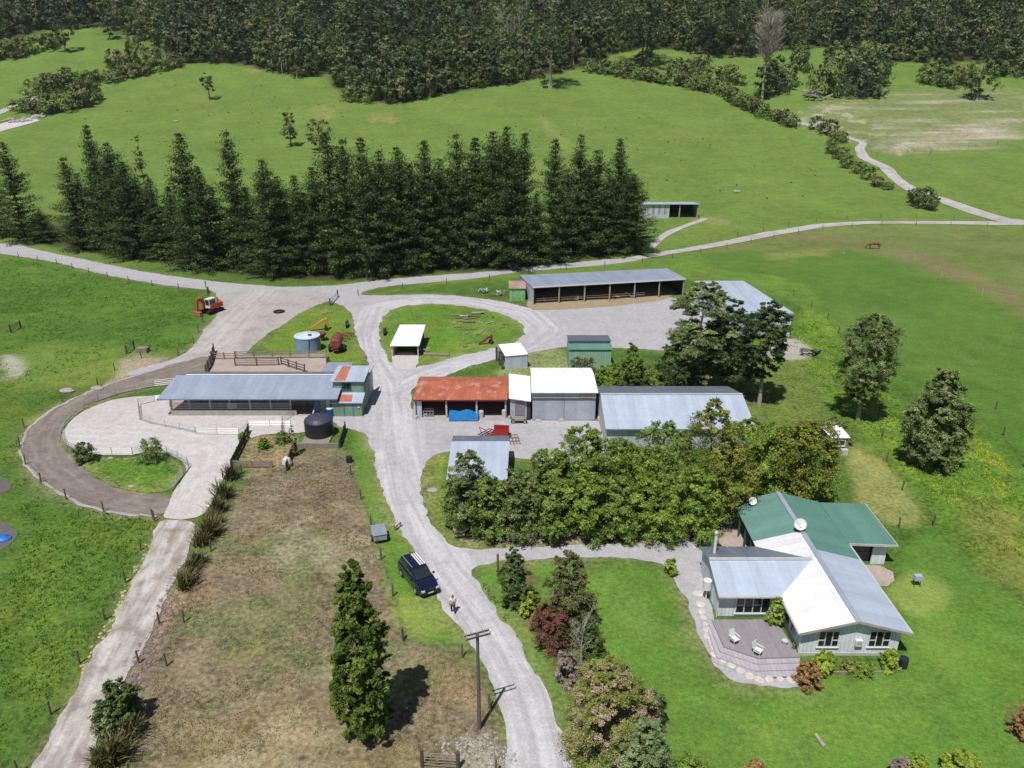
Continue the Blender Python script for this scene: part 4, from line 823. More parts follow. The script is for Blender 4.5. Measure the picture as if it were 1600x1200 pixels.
# garden shrubs between drive and lawn
tree_at(803, 946, 857, 50, 'round_conifer', 'clipped dark egg-shaped conifer at the drive corner', 'tree', 'forest', 'column', .0, 70, 110, .22, .16, .12)
tree_at(888, 975, 862, 84, 'garden_tree', 'dark olive fine-leaved tree behind the egg-shaped conifer', 'tree', 'forestb', 'column', .03, 70, 120, .24, .15, .15)
tree_at(828, 962, 925, 34, 'tree_fern', 'yellow-brown drooping fern beneath the olive tree', 'fern', 'yflax', 'dome', .0, 20, 50, .3, asp=2.2, trunk=False)
tree_at(865, 1010, 955, 66, 'red_shrub', 'crimson flowering shrub in the border by the drive', 'shrub', 'red', 'dome', .0, 44, 90, .2, trunk=False)
tree_at(850, 985, 945, 40, 'red_shrub', 'small dull red shrub above the crimson one', 'shrub', 'red', 'dome', .0, 26, 70, .2, trunk=False)
bare(908, 1036, 955, 70, 'bare white-branched small tree beside the crimson shrub', 8, .1, 26, .15)
tree_at(918, 1020, 965, 54, 'shrub', 'dark shrub tangled behind the bare white tree', 'shrub', 'forest', 'dome', .0, 30, 70, .22, trunk=False)
tree_at(885, 1060, 1018, 46, 'twig_shrub', 'grey-pink twiggy shrub below the bare white tree', 'shrub', 'dead', 'dome', .0, 24, 60, .16, asp=2, trunk=False)
tree_at(948, 1172, 1038, 150, 'rhododendron', 'large pink-flowering rhododendron beside the gravel drive', 'shrub', 'rhodo', 'dome', .0, 120, 150, .2, .11, .14, trunk=False, vb=1.0, dy=.85)
tree_at(1018, 1146, 1084, 42, 'small_tree', 'little dark round-headed tree on pale stems by the rhododendron', 'tree', 'forest', 'round', .4, 30, 90, .2, .18, .07, bk=barkp)
tree_at(1003, 1215, 1130, 90, 'sage_bush', 'feathery sage-green bush at the bottom of the border', 'shrub', 'sage', 'dome', .0, 70, 140, .2, .13, trunk=False)
for (x, b, t_, wv, mt, sh, nm, lab, asp) in [
 (1210, 982, 932, 28, 'yflax', 'column', 'climbing_shrub', 'tall yellow-green shrub against the house wall by the deck', 1),
 (1260, 1072, 1033, 40, 'russet', 'dome', 'russet_shrub', 'russet shrub at the end of the deck steps', 1),
 (1286, 1050, 1020, 34, 'yflax', 'dome', 'agapanthus', 'green strap-leaved clump under the left bedroom window', 2.6),
 (1389, 1046, 1016, 28, 'yflax', 'dome', 'agapanthus', 'green strap-leaved clump under the right bedroom window', 2.6),
 (1325, 1045, 1032, 24, 'rhodo', 'dome', 'low_shrub', 'small peach-flowered shrub in the front bed', 1),
 (1345, 1048, 1034, 36, 'bush', 'dome', 'low_shrub', 'low green ground-cover shrub in the front bed', 1),
 (1048, 898, 874, 20, 'yflax', 'round', 'small_shrub', 'small light green bush at the corner of the gravel path', 1),
 (240, 722, 686, 44, 'bush2', 'dome', 'yard_shrub', 'green shrub against the pipe rail of the concrete yard', 1),
 (134, 722, 692, 34, 'forest', 'dome', 'yard_shrub', 'dark green shrub at the bend of the pipe rail', 1),
 (1408, 1210, 1186, 34, 'dead', 'dome', 'grey_shrub', 'silvery grey shrub at the bottom edge of the lawn', 1),
 (1432, 1212, 1182, 36, 'yflax', 'dome', 'green_shrub', 'yellow-green shrub at the bottom edge of the lawn', 1),
 (1503, 1212, 1182, 56, 'yflax', 'dome', 'flax_clump', 'yellow strap-leaved clump at the bottom edge of the lawn', 3),
 (1180, 1210, 1190, 30, 'russet', 'dome', 'russet_shrub', 'small russet shrub at the bottom edge below the lawn', 1),
 (1080, 1212, 1188, 60, 'bush', 'dome', 'low_shrub', 'low green hedge shrub at the bottom edge right of the sage bush', 1),
 (1598, 1150, 1105, 40, 'russet', 'dome', 'russet_shrub', 'russet shrub in the bed at the lower right edge', 1),
 (380, 688, 676, 16, 'bush', 'dome', 'weed_clump', 'weed clump growing at the rail corner', 1),
 (412, 700, 684, 18, 'bush', 'dome', 'weed_clump', 'bright weed clump in the small dry pen', 1),
 (442, 692, 674, 22, 'bush', 'dome', 'weed_clump', 'larger weed clump left of the black tank', 1),
 (460, 712, 664, 14, 'native', 'column', 'weed_clump', 'tall thin weed left of the black tank', 1)]:
    tree_at(x, b, t_, wv, nm, lab, 'shrub', mt, sh, .0, 34, 70, .2, .17, .05, asp=asp, trunk=False)
tree_at(192, 1132, 1066, 70, 'lane_shrub', 'dark olive shrub leaning over the cattle lane', 'shrub', 'forest', 'dome', .0, 60, 110, .22, .15, trunk=False)
tree_at(172, 1150, 1105, 46, 'lane_shrub', 'olive shrub below the dark one on the lane edge', 'shrub', 'native', 'dome', .0, 34, 80, .22, .15, trunk=False)
# bronze flax along the lane
def flax_mesh(seed, n=170, h=1.9, wd=1.6):
    r = np.random.default_rng(seed); V = []; Q = []; v = []; off = 0
    for i in range(n):
        a = r.uniform(0, 6.28); tilt = r.uniform(.05, 1.0); l = h*r.uniform(.6, 1.15); b = np.array([r.normal(0, .22), r.normal(0, .22), 0]); d = np.array([np.cos(a), np.sin(a), 0]); s = np.array([-d[1], d[0], 0])*r.uniform(.035, .07); val = r.uniform(0, 1)
        for k in range(4):
            t = k/3.0; c = b+d*(wd*tilt*.75*t**1.5)+np.array([0, 0, l*(t-.42*tilt*t*t)]); ww = s*(1-.8*t)
            V += [c-ww, c+ww]; v += [val, val]
        for k in range(3): Q.append([off+2*k, off+2*k+1, off+2*k+3, off+2*k+2])
        off += 8
    return npmesh('flax_leaves', np.array(V), np.array(Q), LP['flax'], np.array(v))
fl = [flax_mesh(s) for s in range(3)]
for i, (x, y, wv, lab) in enumerate([(362, 748, 34, 'bronze flax clump topmost beside the concrete lane'), (350, 778, 40, 'bronze flax clump just below the topmost one on the lane'), (328, 838, 44, 'large bronze flax clump halfway down the lane'), (316, 852, 34, 'bronze flax clump touching the large one halfway down'), (308, 882, 32, 'small bronze flax clump below the halfway pair'), (290, 918, 38, 'bronze flax clump beside the gravel shoulder'), (180, 1188, 60, 'spiky bronze flax clump at the bottom of the lane'), (205, 1150, 50, 'spiky bronze flax under the dark olive shrub'), (298, 905, 28, 'little bronze flax clump above the gravel shoulder'), (341, 800, 36, 'bronze flax clump below the two top ones'), (333, 820, 34, 'bronze flax clump just above the large halfway one'), (300, 893, 30, 'bronze flax clump between the small and the little one'), (158, 1196, 44, 'low spiky flax clump nearest the bottom edge of the lane')]):
    g = G(x, y); s = wv*zc(g.y, 0)/F/2.0; o = thing('flax', lab, 'flax', g, i*1.3, 'flax clumps along the lane'); o.scale = (s, s, s*.9); link('leaf_clump', fl[i % 3], o)
#SPLIT
# ---------------------------------------------------------------- buildings
def wall(mb, a, b, z0, z1, t=.12, z1b=None, mi=0):
    """wall panel from a to b (xy), optional different top height at b"""
    a = Vector((a[0], a[1])); b = Vector((b[0], b[1])); d = (b-a); l = d.length; d.normalize(); n = Vector((-d.y, d.x))*t; z1b = z1 if z1b is None else z1b
    P_ = [(a, z0), (b, z0), (b, z1b), (a, z1)]; f = [Vector((p.x, p.y, z)) for p, z in P_]; k = [Vector((p.x+n.x, p.y+n.y, z)) for p, z in P_]
    uv = [(0, z0), (l, z0), (l, z1b), (0, z1)]
    mb.face(f, uv, mi); mb.face(k[::-1], uv[::-1], mi)
    mb.face([f[1], f[0], k[0], k[1]], mi=mi); mb.face([f[3], f[2], k[2], k[3]], mi=mi)
    mb.face([f[0], f[3], k[3], k[0]], mi=mi); mb.face([f[2], f[1], k[1], k[2]], mi=mi)
def W(parent, name, a, b, z0, z1, mat, z1b=None, t=.12):
    m = MB(); wall(m, a, b, z0, z1, t, z1b); return m.build(name, mat, parent)
def RS(parent, name, mat, *q, t=.09):
    m = MB()
    for s in q: m.slope(*s, t=t)
    return m.build(name, mat, parent)
def posts(parent, pts, h, r, mat, name='post', sq=True):
    for p in pts:
        m = MB(); z = p[2] if len(p) > 2 else 0
        if sq: m.box(p[0]-r, p[1]-r, z, p[0]+r, p[1]+r, z+h)
        else: m.tube((p[0], p[1], z), (p[0], p[1], z+h), r, n=8)
        m.build(name, mat, parent)
def window(parent, x0, x1, y, z0, z1, cols, rows=1, frame=white, d=.06, name='window'):
    """window in a wall facing -y: frame proud of the wall, panes as sub-parts"""
    m = MB(); w_ = .07
    m.box(x0, y-d, z0, x1, y+.01, z0+w_).box(x0, y-d, z1-w_, x1, y+.01, z1)
    X = [x0+(x1-x0)*k/cols for k in range(cols+1)]
    for k, x in enumerate(X): xx = min(max(x, x0+w_/2), x1-w_/2); m.box(xx-w_/2, y-d+.003, z0+w_, xx+w_/2, y+.008, z1-w_)
    f = m.build(name, frame, parent)
    g = MB(); g.box(x0+w_/2, y-.025, z0+w_/2, x1-w_/2, y-.005, z1-w_/2); g.build('pane', glass, f)
    s = MB(); s.box(x0-.06, y-d-.05, z0-.06, x1+.06, y+.01, z0-.003); s.build('sill', frame, f)
    if rows > 1:
        s = MB()
        for k in range(cols):
            if k % 2 == 0 or cols > 4: s.box(X[k]+w_/2, y-d+.006, z0+(z1-z0)*.42-.03, X[k+1]-w_/2, y+.004, z0+(z1-z0)*.42+.03)
        s.build('crossbar', frame, f)
    return f
def gutter(parent, a, b, mat=offwhite, r=.07, name='gutter'):
    m = MB(); m.obox(a, b, r*2, r*1.6); return m.build(name, mat, parent)

# --- milking shed
t = thing('milking_shed', 'long low milking shed with blue-grey iron roof beside the concrete yard', 'shed', (0, 0, 0))
ex0, ex1 = XA(245, 87.8, 2.6), XA(527, 87.8, 2.6); ye, yr, yb = 87.8, 93.3, 96.2
bx0 = XA(270, 88.8)
RS(t, 'roof', zincm, ((ex0, ye, 2.56), (ex1, ye, 2.56), (ex1, yr, 3.56), (ex0+.4, yr, 3.56)))
RS(t, 'rear_roof', zinc_shade, ((ex1, yb, 2.9), (ex0+1.4, yb, 2.9), (ex0+.4, yr, 3.565), (ex1, yr, 3.565)))
m = MB(); m.obox((ex0+1.6, yr, 3.6), (ex1, yr, 3.6), .34, .05); m.build('ridge_cap', white, t)
gutter(t, (ex0, ye-.06, 2.5), (ex1, ye-.06, 2.5), zinc_shade)
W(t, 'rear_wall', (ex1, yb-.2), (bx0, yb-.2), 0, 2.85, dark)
px_ = [270, 299, 331, 362, 393, 425, 456]
posts(t, [(XA(p, 88.8), 88.8) for p in px_], 2.6, .09, offwhite)
m = MB(); m.box(bx0, 88.45, .08, XA(465, 88.8), 88.65, .72); m.build('kerb_wall', concm, t)
for k, z in enumerate((.95, 1.2, 1.45, 1.68)):
    m = MB(); m.tube((bx0, 88.5, z), (XA(456, 88.8), 88.5, z), .04, n=6); m.build('rail', steel, t)
m = MB(); m.box(bx0+.6, 91.2, .1, XA(500, 91), 91.5, 1.1); m.build('pit_wall', concm, t)
for k in range(12):
    x = bx0+1+k*1.35; m = MB(); m.tube((x, 90.8, .1), (x+.5, 91.3, 1.5), .03, n=5).tube((x+.5, 91.3, 1.5), (x+.9, 90.9, .5), .03, n=5); m.build('bail_rail', steel, t)
m = MB(); m.box(XA(357, 88.9), 88.9, .75, XA(372, 88.9), 89, 1.5); m.build('feed_trough', offwhite, t)

# --- rear annex roof behind the wash building
t = thing('annex_shed', 'low blue-grey roofed annex behind the rusty-roofed green building', 'shed')
a, b, c, d = P(497, 587, 2.9), P(546, 587, 2.9), P(551, 566, 2.5), P(512, 566, 2.5)
RS(t, 'roof', zincm, (a, b, c, d))
W(t, 'wall', (c.x, c.y-.1), (d.x, d.y-.1), 0, 2.4, wallgrey); W(t, 'side_wall', (b.x-.1, b.y), (c.x-.1, c.y-.15), 0, 2.8, wallgrey, 2.4); W(t, 'left_wall', (d.x+.1, d.y-.15), (a.x+.1, a.y), 0, 2.4, wallgrey, 2.8)

# --- green wash building
t = thing('dairy_building', 'two-level sage green building with rust-patched white roofs by the drive', 'building')
x0, x1 = XA(525, 90.2), XA(569, 90.2, 2); yf, ym, yk = 88.2, 90.2, 94.3
W(t, 'front_wall', (x0, yf), (x1, yf), 0, 1.95, wallgreen)
W(t, 'upper_wall', (x0-.1, ym), (x1, ym), 1.9, 4.0, wallgreen)
W(t, 'right_wall', (x1, yf+.13), (x1, ym), 0, 1.95, wallgreen, 2.3)
W(t, 'right_wall', (x1, ym+.13), (x1, yk), 0, 4.0, wallgreen, 4.25)
W(t, 'left_wall', (x0-.1, yk), (x0-.1, ym+.13), 0, 4.25, wallgreen, 4.0); W(t, 'rear_wall', (x1-.13, yk), (x0, yk), 0, 4.2, wallgreen)
W(t, 'left_wall', (x0, ym), (x0, yf+.13), 0, 2.3, wallgreen, 1.95)
RS(t, 'lean_to_roof', zinc, ((x0-.1, yf-.25, 1.96), (x1+.15, yf-.25, 1.96), (x1+.15, ym-.01, 2.42), (x0-.1, ym-.01, 2.42)))
RS(t, 'roof', zinc, ((x0-.45, ym-.3, 4.02), (x1+.2, ym-.3, 4.02), (x1+.2, yk+.2, 4.4), (x0-.2, yk+.2, 4.4)))
m = MB(); fs = lambda X, Y: (X, Y, 4.02+(Y-ym+.3)*.38/(yk-ym+.5)+.012); m.face([fs(x0+.1, ym-.1), fs(x0+1.5, ym-.1), fs(x0+1.5, yk), fs(x0+.35, yk)], [(0, 0), (1.4, 0), (1.4, 4), (.2, 4)]); m.build('rusty_sheet', mk('rust_sheet', C(186, 118, 94), .8, 0, .22, 1.5), t)
m = MB(); fs = lambda X, Y: (X, Y, 1.96+(Y-yf+.25)*.46/(ym-yf+.24)+.012); m.face([fs(x0+.7, yf), fs(x0+2.5, yf), fs(x0+2.4, ym-.5), fs(x0+.6, ym-.5)], [(0, 0), (1.8, 0), (1.8, 1.6), (0, 1.6)]); m.build('rusty_sheet', MATS['rust_sheet'], t)
window(t, x0+1.0, x0+2.15, ym, 2.85, 3.7, 2, frame=tealtrim)
for q in (1.5, 2.6): m = MB(); m.box(x0+q, yf-.04, .05, x0+q+.06, yf, 1.9); m.build('door_trim', tealtrim, t)
m = MB(); m.box(x1-.5, yf-.1, 1.2, x1-.25, yf-.005, 1.32); m.build('wall_light', white, t)
# left part under the milking shed eave
W(t, 'store_wall', (XA(500, 88.6), 88.75), (x0, 88.75), 0, 2.35, wallgreen); m = MB(); m.box(XA(511, 88.6), 88.68, .1, XA(517, 88.6), 88.74, 1.95); m.build('door', wallgrey, t)
W(t, 'store_side_wall', (XA(500, 88.6), 95), (XA(500, 88.6), 88.88), 0, 2.3, wallgreen)
# lower grey annexe at the back right
a0 = XA(583, 95.5); t2 = thing('lean_to_shed', 'grey iron lean-to against the back of the green building', 'shed')
W(t2, 'front_wall', (x1+.14, 91.2), (a0-.2, 91.2), 0, 3.2, wallgrey); W(t2, 'side_wall', (a0-.2, 91.33), (a0-.1, 96.6), 0, 3.2, wallgrey)
RS(t2, 'roof', zinc, ((x1+.22, 90.9, 3.3), (a0, 90.9, 3.25), (a0+.1, 96.8, 3.4), (x1+.22, 96.8, 3.5)))

# --- red roofed open shed
t = thing('open_shed', 'open three-bay shed with rusty red corrugated roof', 'shed')
yf, yt = 87.8, 92.2; x0, x1 = XA(646, yf, 2.6), XA(793, yf, 2.6)
RS(t, 'roof', redroof, ((x0, yf-.35, 2.58), (x1, yf-.35, 2.58), (x1+.05, yt, 3.2), (x0+.05, yt, 3.2)), ((x1+.05, yt+2.6, 2.75), (x0+.05, yt+2.6, 2.75), (x0+.05, yt+.003, 3.2), (x1+.05, yt+.003, 3.2)))
m = MB(); m.obox((x0, yf-.38, 2.5), (x1, yf-.38, 2.5), .04, .16); m.build('fascia', mk('dark_red_trim', C(116, 48, 42), .7), t)
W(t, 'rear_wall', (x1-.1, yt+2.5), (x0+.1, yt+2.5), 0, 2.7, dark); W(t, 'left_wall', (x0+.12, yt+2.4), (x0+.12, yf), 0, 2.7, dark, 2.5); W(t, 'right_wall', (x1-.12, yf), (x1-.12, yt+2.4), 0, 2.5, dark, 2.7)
posts(t, [(XA(p, yf), yf) for p in (649, 698, 745, 790)], 2.5, .1, offwhite)
m = MB(); m.box(x0+.35, yf-.05, .02, x0+.95, yf+.1, 2.45); m.build('end_panel', wallblue, t)

# --- white roofed workshop (two parts)
t = thing('workshop', 'white-roofed grey workshop with two wide sliding doors', 'shed')
yf = 87.05; x0, x1 = XA(832, yf, 2), XA(931, yf, 2)
W(t, 'door', (x0, yf-.06), ((x0+x1)/2-.02, yf-.06), .1, 2.85, wallgrey, t=.05); W(t, 'door', ((x0+x1)/2+.02, yf-.06), (x1-.1, yf-.06), .1, 2.85, wallgrey, t=.05)
m = MB(); m.box(x0-.05, yf-.16, 2.86, x1, yf-.01, 2.98); m.build('door_track', timberd, t)
W(t, 'upper_wall', (x0, yf), (x1, yf), 2.86, 3.8, wallgrey, t=.1); W(t, 'left_wall', (x0, 94), (x0, yf+.1), 0, 4.0, wallgrey, 3.75); W(t, 'right_wall', (x1, yf+.1), (x1, 94), 0, 3.75, wallgrey, 4.0)
m = MB(); m.box(x1-2.0, yf-.02, 3.02, x1-.5, yf-.003, 3.7); m.build('rusty_panel', strawm, t)
RS(t, 'roof', zpaint, ((x0-.15, yf-.3, 3.84), (x1+.2, yf-.3, 3.84), (x1+.1, 91.9, 4.35), (x0-.1, 91.9, 4.35)), ((x1+.1, 95, 3.9), (x0-.1, 95, 3.9), (x0-.1, 91.903, 4.35), (x1+.1, 91.903, 4.35)))
t = thing('store_shed', 'narrow white-roofed store joined to the left of the workshop', 'shed')
xa, xb = XA(797, yf, 2), x0-.2; ze = 3.0
RS(t, 'roof', zpaint, ((xa-.15, yf-.3, ze+.1), (xb, yf-.5, ze-.22), (xb, 92.4, 3.75), (xa-.15, 92.4, 4.1)))
W(t, 'front_wall', (xa, yf), (xb-.5, yf), .5, ze, wallgrey, ze-.2); W(t, 'left_wall', (xa, 92), (xa, yf+.12), 0, 3.9, wallgrey, 3.0); W(t, 'rear_wall', (xb, 92.2), (xa+.13, 92.2), 0, 3.6, dark)
m = MB(); m.box(xa+.6, yf-.06, .75, xa+1.8, yf-.005, 2.5); m.build('mesh_panel', mk('dull_mesh', C(140, 138, 144), .8), t)
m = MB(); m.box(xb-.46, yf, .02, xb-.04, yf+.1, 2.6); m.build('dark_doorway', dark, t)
# --- big grey shed
t = thing('implement_shed', 'big pale grey-roofed shed behind the garden trees', 'shed')
x0, x1 = XA(946, 79.3, 2.7), XA(1181, 79.3, 2.7); rx0, rx1 = XA(941, 85.5, 4.2), XA(1166, 85.5, 4.2)
x0_, x1_ = x0, x1
RS(t, 'roof', zinc, ((x0, 79.0, 2.65), (x1, 79.0, 2.65), (x1, 85.4, 4.2), (x0, 85.4, 4.2)))
RS(t, 'rear_roof', zinc_shade, ((x1, 91.6, 2.7), (x0, 91.6, 2.7), (x0, 85.41, 4.2), (x1, 85.41, 4.2)))
m = MB(); m.obox((x0, 85.4, 4.24), (x1, 85.4, 4.24), .4, .05); m.build('ridge_cap', zinc_lit, t); gutter(t, (x0, 78.93, 2.6), (x1, 78.93, 2.6), zinc_shade)
W(t, 'front_wall', (x0+.15, 79.3), (x1-.15, 79.3), 0, 2.65, wallblue)
for xx, k in ((x0+.15, 'left_wall'), (x1-.15, 'right_wall')):
    m = MB(); pts_ = [(xx, 79.43, 0), (xx, 91.3, 0), (xx, 91.3, 2.6), (xx, 85.4, 4.08), (xx, 79.43, 2.62)]; uv = [(p[1], p[2]) for p in pts_]
    q_ = [(p[0]+(.1 if k[0] == 'l' else -.1), p[1], p[2]) for p in pts_]
    m.face(pts_, uv); m.face(q_[::-1], uv[::-1]); m.build(k, offwhite if k[0] == 'l' else wallblue, t)
W(t, 'rear_wall', (x1-.2, 91.3), (x0+.2, 91.3), 0, 2.6, wallblue)

# --- hay barn
t = thing('hay_barn', 'long open-fronted hay barn with pale blue-grey mono roof', 'barn')
A = P(832, 448, 3.5); B = P(1072, 435, 3.5); Cc = P(1042, 419, 3.0); D = P(812, 430, 3.0)
RS(t, 'roof', zincm, (A, B, Cc, D), t=.18)
dr = (B-A).normalized(); fr_ = Vector((dr.x, dr.y, 0)).normalized(); nb = Vector((-fr_.y, fr_.x, 0))
m = MB(); m.obox(A+Vector((0, 0, -.12))-nb*.03, B+Vector((0, 0, -.12))-nb*.03, .05, .26); m.build('fascia', white, t)
L_ = (B-A).length
for k in range(7):
    p = A+dr*(.25+(L_-.5)*k/6.0)+nb*.3; m = MB(); m.tube((p.x, p.y, 0), (p.x, p.y, 3.35), .14, n=8); m.build('post', barkp, t)
Af, Bf = A+nb*.25, B+nb*.25; Db, Cb = D-nb*.2, Cc-nb*.2
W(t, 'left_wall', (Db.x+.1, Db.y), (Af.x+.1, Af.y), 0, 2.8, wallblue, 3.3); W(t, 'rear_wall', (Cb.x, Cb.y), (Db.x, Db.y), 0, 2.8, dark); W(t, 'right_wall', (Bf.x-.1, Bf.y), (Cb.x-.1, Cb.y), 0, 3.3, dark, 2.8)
q = A+dr*1.0+nb*.9; q2 = A+dr*22+nb*.9
for z in (.55, .95): m = MB(); m.obox((q.x, q.y, z), (q2.x, q2.y, z), .05, .12); m.build('rail', timber, t)
def jumble(label, name, cat, c, n, size, mats, seed, spread=1.0, group=None):
    """one heap of scrap: bent sheets, bars and blocks in one mesh"""
    r = random.Random(seed); o = thing(name, label, cat, c, 0, group); m = MB()
    for k in range(n):
        p = Vector((r.uniform(-1, 1)*spread, r.uniform(-.6, .6)*spread, r.uniform(.05, size*.7))); a = r.uniform(0, 3.14); l = size*r.uniform(.4, 1)
        d = Vector((math.cos(a)*l, math.sin(a)*l, r.uniform(-.3, .5)*l)); d.z = max(d.z, .05-p.z)
        if k % 3: m.obox(p, p+d, r.uniform(.06, .3)*size, r.uniform(.05, .2)*size, mi=k % len(mats))
        else: m.tube(p, p+d, r.uniform(.03, .12)*size, n=7, mi=k % len(mats))
    m.build('pile', mats, o); return o
for i, (f_, mats, lab) in enumerate([(2.5, [rust, timber], 'heap of rusty gear at the left bay of the hay barn'), (10, [white, timber, concm], 'white and grey oddments in the second barn bay'), (17.5, [rust, red, strawm], 'pink-red farm clutter in the third barn bay'), (22.5, [white, bluep, timber], 'white and blue clutter in the fourth barn bay')]):
    p = A+dr*f_*L_/34+nb*1.4; jumble(lab, 'farm_clutter', 'farm clutter', (p.x, p.y, 0), 14, 1.1, mats, i, 1.2)

# --- small old hut left of the barn
t = thing('old_hut', 'small faded hut with pale green spray-painted front beside the hay barn', 'hut')
a = G(802, 470); x0, x1 = a.x-.7, a.x+2.2; y = a.y
W(t, 'front_wall', (x0, y), (x1, y), 0, 2.4, green_p); W(t, 'left_wall', (x0, y+4), (x0, y+.12), 0, 2.6, timber, 2.4); W(t, 'right_wall', (x1, y+.12), (x1, y+4), 0, 2.4, timber, 2.6); W(t, 'rear_wall', (x1-.1, y+4), (x0+.1, y+4), 0, 2.6, timber)
RS(t, 'roof', mk('faded_pink_roof', C(180, 150, 140), .7, 0, .2, 1), ((x0-.15, y-.2, 2.42), (x1+.15, y-.2, 2.42), (x1+.15, y+4.2, 2.75), (x0-.15, y+4.2, 2.75)))

# --- white shed at the right of the yard
t = thing('white_barn', 'large white-roofed barn standing right of the dark conifers', 'barn')
A = P(1165, 493, 4.2); B = P(1241, 489, 4.2); Cc = P(1161, 443, 4.2); D = P(1085, 443, 4.2)
A = D+(B-Cc)
RS(t, 'roof', zinc, (A, B, Cc+Vector((0, 0, .5)), D+Vector((0, 0, .5))), t=.2)
W(t, 'front_wall', (A.x+.2, A.y+.2), (B.x-.2, B.y+.2), 0, 4.05, wallblue); W(t, 'right_wall', (B.x-.2, B.y+.35), (Cc.x-.2, Cc.y-.2), 0, 4.05, wallblue, 4.5)
W(t, 'left_wall', (D.x+.2, D.y-.2), (A.x+.2, A.y+.35), 0, 4.5, wallblue, 4.05); W(t, 'rear_wall', (Cc.x-.3, Cc.y-.2), (D.x+.3, D.y-.2), 0, 4.5, wallblue)

# --- green shed
t = thing('green_shed', 'green ribbed shed with dark top roof at the yard edge', 'shed')
yf = 104.6; x0, x1 = XA(889, yf, 2), XA(955, yf, 2)
W(t, 'front_wall', (x0, yf), (x1, yf), 0, 3.0, wallribgreen); W(t, 'left_wall', (x0, 109.3), (x0, yf+.12), 0, 3.2, wallribgreen, 3.0); W(t, 'right_wall', (x1, yf+.12), (x1, 109.3), 0, 3.0, wallribgreen, 3.2)
RS(t, 'lower_roof', greenroof, ((x0-.1, yf-.15, 3.06), (x1+.15, yf-.15, 3.06), (x1+.1, 106.1, 3.42), (x0-.1, 106.1, 3.42)))
W(t, 'upper_wall', (x0, 106.12), (x1, 106.12), 3.2, 3.8, wallribgreen)
RS(t, 'upper_roof', mk('slate_grey_roof', C(124, 130, 150), .5, .2, .06, .5, ribs=ZR), ((x0-.1, 105.95, 3.9), (x1+.1, 105.95, 3.9), (x1+.05, 109.5, 3.55), (x0, 109.5, 3.55)))
W(t, 'rear_wall', (x1-.1, 109.3), (x0+.1, 109.3), 0, 3.5, wallribgreen)

# --- small white garage with dark pillars
t = thing('small_shed', 'small white-roofed ribbed shed with dark pillars on its left end', 'shed')
A = P(789, 556, 2.1); B = P(825, 553, 2.1); h = 2.1
d1 = Vector((B.x-A.x, B.y-A.y, 0)).normalized(); n1 = Vector((-d1.y, d1.x, 0)); D = A+n1*4.4; Cc = B+n1*4.4
RS(t, 'roof', zpaint, (A-n1*.1, B-n1*.1, Cc+Vector((0, 0, .25)), D+Vector((0, 0, .25))))
W(t, 'front_wall', A, B, 0, 2.05, wallblue); W(t, 'right_wall', B, Cc, 0, 2.05, wallblue, 2.3); W(t, 'rear_wall', Cc, D, 0, 2.3, wallblue)
posts(t, [tuple((A-d1*.35+n1*k)[:2]) for k in (.2, 1.9, 3.8)], 2.15, .17, timberd, 'pillar')

# --- hut on the island
t = thing('island_hut', 'small open-fronted hut with white roof on the grass island', 'hut')
yf, yb = 109.6, 117.6; x0, x1 = XA(609, yf, 1.9), XA(655, yf, 1.9); z0, z1 = 1.88, 2.6
RS(t, 'roof', zpaint, ((x0, yf, z0), (x1, yf, z0), (x1+.15, yb, z1), (x0+.5, yb, z1)), t=.12)
W(t, 'left_wall', (x0+.5, yb-.3), (x0+.3, yf+.5), 0, 2.45, offwhite, 1.8); W(t, 'right_wall', (x1-.2, yf+.5), (x1-.15, yb-.3), 0, 1.8, dark, 2.45); W(t, 'rear_wall', (x1-.2, yb-.3), (x0+.6, yb-.3), 0, 2.4, dark)
posts(t, [(x0+.25, yf+.35), (x1-.25, yf+.35)], 1.8, .09, offwhite)

# --- white roofed shed behind the ragged tree
t = thing('garden_shed', 'broad pale-roofed shed half hidden behind a ragged tree', 'shed')
x0, x1 = XA(697, 68.1, 2.2), XA(796, 75.3, 2.9)
RS(t, 'roof', zinc, ((x0, 68.1, 2.2), (x1-.2, 68.1, 2.2), (x1, 75.3, 2.95), (x0+.05, 75.3, 2.95)))
RS(t, 'rear_roof', zinc_shade, ((x1, 77.6, 2.5), (x0+.05, 77.6, 2.5), (x0+.05, 75.303, 2.95), (x1, 75.303, 2.95)))
W(t, 'left_wall', (x0+.2, 77.3), (x0+.2, 68.5), 0, 2.4, timberd, 2.1); W(t, 'front_wall', (x0+.2, 68.5), (x1-.3, 68.5), 0, 2.15, timberd); W(t, 'right_wall', (x1-.3, 68.6), (x1-.3, 77.3), 0, 2.15, timber, 2.4); W(t, 'rear_wall', (x1-.35, 77.3), (x0+.35, 77.3), 0, 2.4, timber)

# --- far field shed on the rising ground
t = thing('field_shed', 'far pale blue shed with two dark open bays on the pasture', 'shed')
g = G(1046, 341); y = g.y; zb = g.z-.3; zt = TZ(y, 319)
x0, xm, x1 = XA(1005, y, g.z+2), XA(1046, y, g.z+2), XA(1091, y, g.z+2); zt = TZ(y, 318.5)
W(t, 'front_wall', (x0, y), (xm, y), zb, zt, wallblue)
W(t, 'left_wall', (x0, y+7), (x0, y+.12), zb, zt-.7, wallblue, zt); W(t, 'right_wall', (x1-.1, y+.1), (x1-.1, y+7), zb, zt, wallblue, zt-.7); W(t, 'rear_wall', (x1-.1, y+7), (x0+.1, y+7), zb, zt-.8, dark); W(t, 'partition', (xm, y+.15), (xm, y+6.8), zb, zt, dark, zt-.7)
for k in range(3):
    xx = x0+(xm-x0)*(.34+k*.22); m = MB(); m.box(xx, y-.03, zb+1.4, xx+.7, y-.004, zt-.5); m.build('skylight_panel', mk('yellowed_panel', C(170, 168, 150), .4), t)
